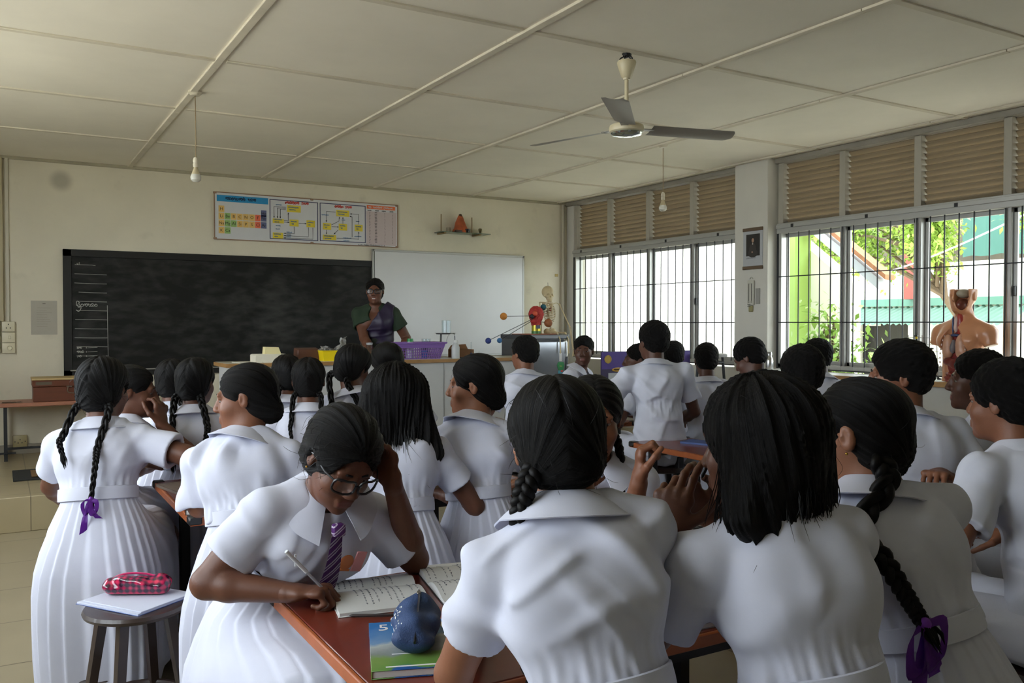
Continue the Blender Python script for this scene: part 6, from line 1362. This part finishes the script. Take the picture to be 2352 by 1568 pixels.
def G1():
    J = P_('girl with the purple ribbon at the far left', 'girl at the far left table end, two plaits, right one tied with purple ribbon', (.366, 3.84, 1.222), 22, lean=(.09, -.02), hyaw=34, hpitch=4, hs=1.06, fat=1.12, shw=.15, sk=1, seed=21, h=.006, shoes=True,
        arms={'R': dict(W=(.74, 3.86, .80), E=(.635, 3.62, .96), **REST), 'L': dict(W=(.25, 4.22, .70), pole=(-.8, -.2, -.7), **REST)})
    hair_cap(J, 'braids', 21, .0042, vol=.008); wisps(J, 70, 21, (.02, .06))
    tails(J, (.085, .02), (.10, .27), .0165, bow='R', seed=3)
def G1b():
    J = P_('girl with hand at her chin behind the left plaits', 'girl seen in profile behind the ribboned plaits, hand at her chin', (.535, 4.335, 1.174), 60, lean=(.12, 0), hyaw=105, hpitch=6, hs=1.03, sk=1, seed=22, h=.006, arms={'R': dict(W=(.64, 4.24, 1.02), pole=(.5, .2, -1), d=(0, .1, 1), n=(-.6, .7, 0), curl=(.5, .6, .7, .7))})
    hair_cap(J, 'tied', 22, .005)
def G2b():
    J = P_('girl with two thick plaits at the second left table', 'girl with two thick plaits, back turned, second table on the left', (.84, 4.492, 1.194), 22, lean=(.06, 0), hyaw=35, hs=1.03, sk=1, seed=23, arms={})
    hair_cap(J, 'braids', 23, .005, vol=.006); tails(J, (.06, .075), (.22, .2), .019, bow='R')
def G2a():
    J = P_('girl half hidden behind the two thick plaits', 'girl half hidden left of the two thick plaits, single plait over her shoulder', (.813, 4.972, 1.173), 15, lean=(.05, 0), hyaw=30, sk=1, seed=24)
    hair_cap(J, 'braids', 24, .0055, vol=.006); tails(J, (.06, .06), (.18, .18), .017)
def G3():
    J = P_('girl in profile with gold ear stud', 'girl with slicked back hair and gold ear stud, face turned left in profile', (.758, 3.147, 1.222), 24, lean=(.10, -.03), hyaw=-62, hpitch=6, hs=1.05, sk=0, seed=25, h=.0045, amp=.008, shw=.155, arms={'L': dict(W=(.72, 3.55, .80), E=(.60, 3.17, .84), **REST)})
    hair_cap(J, 'tied', 25, .0036, pole=(0, -.9, -.45), bun=True); wisps(J, 20, 25, (.02, .05)); earring(J, 1)
def G4():
    J = P_('girl with plaits before the yellow basket', 'girl with two thin plaits and grey collar seen from behind, below the yellow basket', (1.319, 4.209, 1.203), 22, lean=(.08, 0), hyaw=22, sk=1, seed=26, arms={})
    hair_cap(J, 'braids', 26, .005); tails(J, (.055, .055), (.16, .16), .014)
def G5():
    J = P_('girl behind the thin plaits', 'girl with one plait, mostly hidden left of the girl with thin plaits', (1.366, 4.763, 1.2), 15, lean=(.06, 0), hyaw=0, sk=1, seed=27)
    hair_cap(J, 'braids', 27, .0055); tails(J, (.05, .05), (.2, .2), .016)
def G6():
    J = P_('girl with tilted head and two plaits', 'girl with head tilted right and two long loose plaits near the bench', (1.616, 4.384, 1.257), 22, lean=(.07, .02), hyaw=60, hroll=14, hpitch=6, sk=1, seed=28)
    hair_cap(J, 'braids', 28, .005, vol=.006); tails(J, (.09, .04), (.17, .24), .018)
def G7():
    J = P_('girl beside the purple basket', 'girl with thick dark hair leaning her head below the purple basket', (1.886, 4.573, 1.257), 20, lean=(.07, 0), hyaw=5, hroll=-10, sk=1, seed=29)
    hair_cap(J, 'tied', 29, .005, vol=.010)
def G8():
    J = P_('girl with long loose hair', 'girl with long loose hair down her back and plain white belt', (1.295, 3.062, 1.209), 22, lean=(.10, -.02), hyaw=24, hpitch=2, hs=1.05, sk=1, seed=30, h=.0052, amp=.004, collar=False)
    hair_cap(J, 'loose', 30, .004, ear=False, vol=.010, curtain=.235, hang=-.06); locks(J, 300, 30, .262, .012, hang=-.045); wisps(J, 20, 30, (.03, .08), .0005, down=1.4)
def G9():
    J = P_('girl in profile near the aisle', 'girl by the aisle with tied hair looking left in profile', (1.648, 3.087, 1.238), 32, lean=(.06, -.04), hyaw=-52, hpitch=2, hs=1.05, sk=2, seed=31, h=.005, amp=.006, shw=.155)
    hair_cap(J, 'tied', 31, .004, ear=True, vol=.004, bun=True); wisps(J, 30, 31, (.02, .05))
def boy(short, label, hc, yaw, hyaw, seed, sk=3, hv=.0, **k):
    J = P_(short, label, hc, yaw, hyaw=hyaw, girl=False, sk=sk, seed=seed, look='student', **k)
    hair_cap(J, 'short', seed, .0045, vol=hv); return J
def boys():
    boy('boy before the refrigerator', 'boy with short hair seen from behind in front of the refrigerator', (3.072, 5.035, 1.28), 25, -8, 41, sk=0, hv=.006, lean=(.06, 0), amp=.007)
    boy('boy turned round', 'boy turned round to face the class beside the refrigerator', (3.997, 5.65, 1.269), 150, 222, 42, lean=(.06, 0), h=.0045)
    boy('tall boy', 'tall boy in crumpled white shirt seen from behind above the red table', (3.612, 4.338, 1.366), 24, 10, 43, seat=.60, hs=1.1, fat=1.06, lean=(.05, -.02), amp=.008, hv=.006, shw=.18, arms={'L': dict(W=(3.42, 4.58, .90), pole=(-.8, -.2, -.8), **REST)})
    boy('boy in front of the tall boy', 'boy whose smiling profile peeps out left of the tall boy', (3.985, 4.959, 1.22), -20, -58, 44, lean=(.08, 0))
    boy('boy hidden by the tall boy', 'boy half hidden right behind the tall boy, only the back of his head showing', (4.408, 5.058, 1.234), 30, 35, 45, lean=(.04, 0))
    boy('boy with both ears showing', 'boy seen straight from behind with both ears showing, below the left window bay', (4.131, 4.408, 1.235), 32, 36, 46, lean=(.05, 0), amp=.007)
    boy('boy bending his head', 'boy bending his head to the left in front of the pillar', (3.939, 3.825, 1.274), 15, -18, 47, hpitch=26, lean=(.15, 0), hv=.004, amp=.007)
    boy('boy before the green pilaster', 'boy seen from behind in front of the green pilaster window', (2.858, 2.489, 1.275), 25, 22, 48, sk=0, lean=(.07, 0), hv=.004, h=.005)
    boy('boy in the open collar', 'boy with open collar facing left, half hidden behind another boy', (4.575, 3.868, 1.268), 5, -40, 49, lean=(.05, 0))
    boy('boy with the thick fringe', 'boy with thick fringe looking left, below the dark doorway outside', (2.807, 1.997, 1.292), 25, -40, 50, sk=0, hv=.008, hs=1.06, lean=(.12, -.02), h=.005, shw=.165, arms={'R': dict(W=(2.75, 1.80, .97), pole=(.7, -.2, -.8), n=(0, 0, -1), d=(-.7, -.3, .1), curl=(.7, .7, .75, .8), thumb=.6)})
    boy('boy before the anatomical torso', 'boy in dark profile in front of the anatomical torso', (3.292, 2.001, 1.262), -10, -36, 51, hv=.002, lean=(.10, 0), h=.0045)
    J = boy('boy in long white trousers', 'boy at the right edge in white shirt and long white trousers, looking left', (2.639, 1.514, 1.245), 8, -2, 52, sk=0, hv=.008, hs=1.06, seat=.52, lean=(.16, .02), h=.0048, shw=.165, amp=.007)
def teacher():
    global M_TEA
    J = person('person', 'woman teacher in glasses, green blouse and purple sari drape, standing behind the bench', 'person', (3.06, 7.72, 1.79), 212, lean=(.02, 0), hyaw=208, hpitch=2, hs=1.06, seat=.90, stand=True, drop=.25, sk=1, seed=61, h=.0055, fat=1.22, shw=.165, look='teacher', collar=False, amp=.002,
        arms={'R': dict(W=(2.95, 7.50, 1.20), pole=(.5, -.6, -.6), **REST), 'L': dict(W=(3.27, 7.52, 1.19), pole=(-.45, -.7, -.6), **REST)})
    J.cloth.data.materials[0] = mat('dark green blouse', srgb(30, 48, 30), rough=.8, var=.1)
    hair_cap(J, 'tied', 61, .005); glasses(J)
    mb = MB(); mb.tube([J.H(-.013, .0935, -.0695), J.H(0, .0965, -.0705), J.H(.013, .0935, -.0695)], .0028, 6, flat=.6, upv=J.R[:, 2]); mb.out('teeth', mat('teeth', srgb(225, 220, 210), rough=.3), J.ob)
    S = SDF(); g = 1.12; i = .028
    S.ecap(J.P * V(1, 1, 0) + V(0, 0, .03), J.P * V(1, 1, 0) + V(0, 0, .5), J.sd, J.ft, (.24, .22), (.20, .17), k=.04); S.ecap(J.P * V(1, 1, 0) + V(0, 0, .5), J.at(.42), J.sd, J.ft, (.20, .17), (.142, .118), k=.05)
    v, q = S.build(.008, cloth_folds(J.P, J.sd, J.f, V(0, 0, 1), 3, .006)); sa = link('sari', np_mesh('sari', v, q), J.ob, [mat('dark sari', srgb(26, 36, 28), rough=.7, var=.2, vscale=20)])
    S = SDF(); at = J.at
    S.ecap(at(.3), at(.78), J.sd, J.fx, (.112 * g + i, .086 * g + i), (.132 * g + i, .096 * g + i), k=.04); S.ecap(at(.78), at(.96), J.sx, J.fx, (.132 * g + i, .096 * g + i), (.105 * g + i, .075 * g + i), k=.04)
    for sg in (-1, 1): S.ell(at(.74) + J.sx * (.062 * sg) + J.fx * .076, (.056 * g + i, .05 * g + i, .056 * g + i), None, .04)
    S.cone(at(.97), J.Sh['L'] + J.sx * .02, .06 + i, .05 * g + i, k=.04)
    n = nrm(J.sx * .80 + J.u * .55); S.half(at(.80) + J.sx * -.005, n, J.N - 1, J.N + 1); S.half(J.Sh['L'] - J.sx * .012, -J.sx, J.N - 1, J.N + 1)
    v, q = S.build(.006, cloth_folds(J.at(.6), nrm(J.sx - J.u), J.fx, nrm(J.u + J.sx), 9, .004)); link('sari_drape', np_mesh('sari_drape', v, q), sa, [mat('purple sari silk', srgb(34, 24, 52), rough=.5, var=.15, vscale=12)])
def tie_mat():
    m = mat('striped tie', srgb(92, 40, 112), rough=.5); N, L = m.node_tree.nodes, m.node_tree.links; tc = N.new('ShaderNodeTexCoord'); mp = N.new('ShaderNodeMapping'); L.new(tc.outputs['Object'], mp.inputs[0]); mp.inputs['Rotation'].default_value = (0, math.radians(38), 0)
    w = N.new('ShaderNodeTexWave'); w.bands_direction = 'Z'; w.inputs['Scale'].default_value = 17; L.new(mp.outputs[0], w.inputs['Vector']); r = N.new('ShaderNodeValToRGB'); r.color_ramp.interpolation = 'CONSTANT'; r.color_ramp.elements[0].color = srgb(78, 34, 98) + (1,); r.color_ramp.elements[1].position = .62; r.color_ramp.elements[1].color = srgb(205, 200, 208) + (1,)
    e = r.color_ramp.elements.new(.78); e.color = srgb(78, 34, 98) + (1,); e = r.color_ramp.elements.new(.86); e.color = srgb(205, 200, 208) + (1,); e = r.color_ramp.elements.new(.93); e.color = srgb(78, 34, 98) + (1,)
    L.new(w.outputs['Fac'], r.inputs[0]); L.new(r.outputs[0], N['Principled BSDF'].inputs['Base Color']); return m
M_TIE = tie_mat()
for fn in (F2, F4, F5, F1, F3, G1, G1b, G2b, G2a, G3, G4, G5, G6, G7, G8, G9, boys, teacher): fn()
for J, short, seat in WHO:
    p = J.root + J.f * .02; place_stool(p[0], p[1], ('dark wooden stool under the ' + short), math.atan2(J.f[1], J.f[0]), seat / .5)
place_stool(.41, 3.31, 'dark wooden stool carrying the open book and pink pencil case', .3)
# ------------------------------------------------------------------ books and pens on the tables
PAGE = mat('book page', srgb(206, 206, 204), rough=.7, var=.02); INK = mat('blue black ink', srgb(70, 74, 92), rough=.7)
def open_book(name, label, c, s, wl, wr, ln, cover, z=.76, lines=True, seed=1, curl=.012, cat='notebook'):
    """spine through c along s; the right hand page (wr) lies on the side of the reader"""
    s = nrm(V(s[0], s[1], 0)); t_ = V(-s[1], s[0], 0); o = thing(name, label, cat, (c[0], c[1], z)); rnd = random.Random(seed)
    def prof(w, sg, th): return [(sg * w * u, th + curl * math.sin(PI * min(1, u * 1.2)) * (1 - u * .4) - .006 * (1 - u) ** 6) for u in np.linspace(0, 1, 12)]
    mb = MB()
    for w, sg, th in ((wl, 1, .007), (wr, -1, .010)):
        P = prof(w, sg, th); top = [[tuple(s * (ln * (v - .5)) + t_ * x + V(0, 0, h)) for v in (0, .5, 1)] for x, h in P]; mb.grid(top)
        n = len(P); bot = [[tuple(s * (ln * (v - .5)) + t_ * x + V(0, 0, .002)) for v in (0, .5, 1)] for x, h in P]
        for e in (0, 2): mb.grid([[top[i][e] for i in range(n)], [bot[i][e] for i in range(n)]])
        mb.grid([top[-1], bot[-1]])
    mb.out('pages', PAGE, o, 50)
    mb = MB()
    for w, sg in ((wl, 1), (wr, -1)): a = t_ * sg * w * .5; mb.box(a + V(0, 0, .001), (ln + .006, w + .004, .002), .0005, M=Matrix.Rotation(math.atan2(s[1], s[0]), 4, 'Z'))
    mb.out('cover', cover, o)
    if lines:
        mb = MB()
        for w, sg, th in ((wl, 1, .007), (wr, -1, .010)):
            for i in range(int(ln / .016)):
                vv = -ln / 2 + .012 + i * .016; u = .1
                if rnd.random() < .2: continue
                end = rnd.uniform(.4, .9)
                while u < end:
                    l = rnd.uniform(.03, .10); pts = []
                    for k in range(6):
                        q = u + l * k / 5; h = th + curl * math.sin(PI * min(1, q * 1.2)) * (1 - q * .4) - .006 * (1 - q) ** 6 + .0008
                        pts.append(tuple(s * (vv + .0022 * math.sin(k * 2.4 + i)) + t_ * sg * w * q + V(0, 0, h)))
                    mb.tube(pts, .0004, 3); u += l + .03
        mb.out('handwriting', INK, o)
    return o
BLUEC = mat('blue book cover', srgb(70, 92, 150), rough=.4)
open_book('open_notebook', 'open notebook with handwriting under the writing girl\'s hand', (.865, 2.202), (.975, -.19), .10, .19, .235, PAGE, .7605, seed=4)
open_book('open_notebook', 'open notebook with loose leaf between the writing girl and the plaited girl', (1.11, 2.15), (.97, -.2), .17, .2, .2, mat('dark cover', srgb(40, 36, 40)), .7605, seed=9, curl=.018)
tb_ = thing('textbook', 'textbook with blue sky and mountain cover and number 5, under the blue pouch', 'textbook', (.79, 1.745, .7605), math.atan2(-.07, .19)); C_ = [(.635, 1.648), (.82, 1.578), (.945, 1.873), (.73, 1.893)]
w_, l_ = .205, .285
mb = MB(); mb.box((0, 0, .009), (w_, l_, .014), .001); mb.out('pages', PAGE, tb_)
def cover_mat():
    m = bpy.data.materials.new('printed cover'); m.use_nodes = True; N, L = m.node_tree.nodes, m.node_tree.links; b = N['Principled BSDF']; b.inputs['Roughness'].default_value = .25
    tc = N.new('ShaderNodeTexCoord'); sp = N.new('ShaderNodeSeparateXYZ'); L.new(tc.outputs['Object'], sp.inputs[0]); n = N.new('ShaderNodeTexNoise'); n.inputs['Scale'].default_value = 14; n.inputs['Detail'].default_value = 6; L.new(tc.outputs['Object'], n.inputs['Vector'])
    a = N.new('ShaderNodeMath'); a.operation = 'MULTIPLY_ADD'; L.new(n.outputs['Fac'], a.inputs[0]); a.inputs[1].default_value = .13; L.new(sp.outputs['Y'], a.inputs[2])
    a2 = N.new('ShaderNodeMath'); a2.operation = 'MULTIPLY_ADD'; L.new(sp.outputs['X'], a2.inputs[0]); a2.inputs[1].default_value = -.35; L.new(a.outputs[0], a2.inputs[2])
    mr = N.new('ShaderNodeMapRange'); mr.inputs['From Min'].default_value = -.11; mr.inputs['From Max'].default_value = .22; L.new(a2.outputs[0], mr.inputs['Value']); r = N.new('ShaderNodeValToRGB'); e = r.color_ramp; e.elements[0].color = srgb(40, 84, 150) + (1,); e.elements[1].color = srgb(44, 112, 178) + (1,); e.elements[1].position = .95
    for p, c in ((.12, (40, 84, 150)), (.15, (96, 140, 66)), (.34, (120, 150, 78)), (.40, (130, 138, 136)), (.58, (176, 182, 182)), (.66, (110, 146, 184))): q = e.elements.new(p); q.color = srgb(*c) + (1,)
    L.new(mr.outputs[0], r.inputs[0]); L.new(r.outputs[0], b.inputs['Base Color']); return m
mb = MB(); mb.box((0, 0, .0172), (w_ + .004, l_ + .004, .0016), .0004); mb.box((0, 0, .0012), (w_ + .004, l_ + .004, .0016), .0004); mb.box((-w_ / 2 - .001, 0, .009), (.002, l_ + .004, .016)); cv = mb.out('cover', cover_mat(), tb_)
mb = MB(); mb.text('5', .055, Matrix.Translation((-.072, .105, .0184)), .0003); mb.out('number', mat('white print', srgb(226, 226, 226), rough=.4), cv)
mb = MB(); mb.cyl((.07, .105, .018), (.07, .105, .0186), .013, seg=20)
for k in range(12): a = k * PI / 6; mb.cyl((.07 + .013 * math.cos(a), .105 + .013 * math.sin(a), .0183), (.07 + .02 * math.cos(a), .105 + .02 * math.sin(a), .0183), .002, .0005, 5)
mb.out('sun_emblem', mat('sun yellow', srgb(222, 186, 70), rough=.4), cv)
mb = MB(); mb.box((0, -.128, .0182), (.15, .006, .0004)); mb.box((-.03, -.06, .0182), (.06, .004, .0004)); mb.out('cover_print', MC['white print'], cv)
DEN = mat('blue pouch fabric', srgb(38, 62, 104), rough=.65, bump=.3, bscale=300)
pp = thing('pencil_pouch', 'dark blue fabric pencil pouch with white print lying on the textbook', 'pencil case', (.79, 1.755, .779), math.radians(-26))
S_ = SDF(); S_.ecap((0, -.075, .03), (0, .085, .030), (1, 0, 0), (0, 0, 1), (.042, .028), (.052, .030), .03); S_.cone((0, -.05, .045), (.004, .085, .068), .012, .014, k=.05); S_.half((0, 0, .0), (0, 0, -1), V(-.1, -.2, -.1), V(.1, .2, .01), .006)
v_, q_ = S_.build(.0035, lambda p: .003 * sines(p, 14, 3) * np.clip((p[:, 2] - .01) / .03, 0, 1)); link('pouch', np_mesh('pouch', v_, q_), pp, [DEN])
mb = MB(); mb.tube(spline([(.0, -.106, .034), (.002, -.07, .056), (.004, 0, .071), (.005, .06, .080), (.004, .095, .078), (.004, .112, .05)], 20), .0055, 6, flat=.5); zp = mb.out('zip', M_PLASTIC_BLK, pp); mb = MB(); mb.box((.004, .075, .084), (.008, .018, .004), .001); mb.out('zip_puller', mat('steel clasp', 0), zp)
mb = MB(); rr_ = random.Random(6); side = [p for p in v_ if p[0] < -.02 and .022 < p[2] < .062 and -.06 < p[1] < .075]
for k in range(46):
    p = side[rr_.randrange(len(side))]; mb.sphere(p, (.0016, rr_.uniform(.002, .0055), .0018), 6)
mb.out('white_print', MC['white print'], pp)
pen('dark ballpoint pen lying on the red brown table beside the notebook', (.735, 2.03, .7645), (.86, 1.965, .7645), mat('brown black barrel', srgb(52, 44, 44), rough=.3))
# book and pencil case on the stool
ob_ = thing('exercise_book', 'white exercise book lying open on the near stool', 'book', (.418, 3.36, .49), math.atan2(-.25, .17))
mb = MB(); mb.box((0, 0, .004), (.30, .25, .008), .001); mb.box((.01, .004, .010), (.285, .235, .004), .001); mb.out('pages', mat('bluish page', srgb(196, 200, 216), rough=.6, var=.02), ob_); mb = MB(); mb.box((0, 0, .0006), (.306, .256, .0012)); mb.out('cover', BLUEC, ob_)
def plaid():
    m = bpy.data.materials.new('pink plaid vinyl'); m.use_nodes = True; N, L = m.node_tree.nodes, m.node_tree.links; b = N['Principled BSDF']; b.inputs['Roughness'].default_value = .12; b.inputs['Coat Weight'].default_value = .6
    tc = N.new('ShaderNodeTexCoord'); out = None
    for ax, sc in (('X', 14), ('Y', 17), ('Z', 15)):
        w = N.new('ShaderNodeTexWave'); w.bands_direction = ax; w.inputs['Scale'].default_value = sc; w.inputs['Distortion'].default_value = .4; L.new(tc.outputs['Object'], w.inputs['Vector'])
        if out is None: out = w.outputs['Fac']
        else: a = N.new('ShaderNodeMath'); a.operation = 'ADD'; L.new(out, a.inputs[0]); L.new(w.outputs['Fac'], a.inputs[1]); out = a.outputs[0]
    d = N.new('ShaderNodeMath'); d.operation = 'DIVIDE'; L.new(out, d.inputs[0]); d.inputs[1].default_value = 3; r = N.new('ShaderNodeValToRGB'); e = r.color_ramp; e.elements[0].position = .25; e.elements[0].color = srgb(48, 18, 44) + (1,); e.elements[1].position = .8; e.elements[1].color = srgb(206, 40, 84) + (1,); q = e.elements.new(.5); q.color = srgb(128, 28, 66) + (1,)
    L.new(d.outputs[0], r.inputs[0]); L.new(r.outputs[0], b.inputs['Base Color']); return m
pc_ = thing('pencil_case', 'pink and purple plaid pencil case on the white exercise book', 'pencil case', (.425, 3.39, .502), math.radians(-28))
S_ = SDF(); S_.ecap((-.085, 0, .032), (.085, 0, .032), (0, 1, 0), (0, 0, 1), (.036, .034), (.038, .036), .02); S_.half((0, 0, .001), (0, 0, -1), V(-.2, -.1, -.1), V(.2, .1, .01), .01)
v_, q_ = S_.build(.0035, lambda p: .004 * sines(p, 16, 5) * np.clip((p[:, 2] - .012) / .03, 0, 1)); link('case', np_mesh('case', v_, q_), pc_, [plaid()])
mb = MB(); mb.tube(spline([(-.11, 0, .045), (-.05, .01, .070), (.03, .006, .071), (.11, .0, .05)], 16), .004, 6, flat=.5); mb.out('zip', mat('magenta zip', srgb(190, 36, 96), rough=.4), pc_)
# second row table corner, boys' table, right part of the front table
def flat_book(name, label, cat, x, y, z, rz, w, d, h, m, cov=None):
    t = thing(name, label, cat, (x, y, z), rz); mb = MB(); mb.box((0, 0, h / 2), (w - .004, d - .004, h * .8), .001); mb.out('pages', PAGE if cov else m, t)
    mb = MB(); mb.box((0, 0, h - .001), (w, d, .002), .0006); mb.box((0, 0, .001), (w, d, .002), .0006); mb.box((-w / 2 + .001, 0, h / 2), (.002, d, h)); mb.out('cover', cov or m, t); return t
flat_book('wooden_board', 'grey brown board lying on the corner of the second left table', 'board', .72, 3.98, .7605, .2, .2, .28, .012, mat('grey brown board', srgb(112, 96, 84), rough=.6, var=.2, vscale=20, stretch=(4, .3, 1)))
flat_book('closed_book', 'closed dark book at the near corner of the second left table', 'book', .70, 3.50, .7605, -.3, .15, .2, .02, M_PLASTIC_BLK, mat('dark brown cover', srgb(52, 46, 44), rough=.4))
flat_book('blue_book', 'small blue book on the boys\' red table', 'book', 3.63, 3.92, .7605, .4, .14, .2, .012, BLUEC, BLUEC)
flat_book('grey_exercise_book', 'grey exercise book at the table edge below the loose haired girl\'s sleeve', 'book', 1.50, 1.62, .7605, -.05, .26, .2, .014, mat('grey cover', srgb(150, 152, 166), rough=.5), MC['grey cover'])
pw = thing('plastic_packet', 'crumpled clear plastic packet lying on the grey exercise book', 'packet', (1.50, 1.61, .775)); mb = MB(); rr_ = random.Random(3)
mb.grid([[(-.09 + .18 * i / 9, -.06 + .12 * j / 6, .006 + .012 * rr_.random()) for i in range(10)] for j in range(7)]); bmesh.ops.solidify(mb.bm, geom=mb.bm.faces[:], thickness=.0008); mb.out('film', mat('clear film', srgb(196, 200, 214), rough=.12, alpha=.55), pw, 20)
nw = thing('newspaper_sheet', 'pinkish printed sheet spread on the front table between the hands', 'paper', (1.93, 2.13, .7605), .25); mb = MB(); mb.box((0, 0, .002), (.36, .30, .004), .001); mb.out('sheet', mat('pinkish print', srgb(178, 158, 150), rough=.7, var=.18, vscale=30), nw)
wsht = thing('white_sheet', 'white sheet of paper beside the pinkish printed sheet', 'paper', (1.70, 1.93, .7605), -.2); mb = MB(); mb.box((0, 0, .001), (.2, .26, .002), .0005); mb.out('sheet', PAGE, wsht)
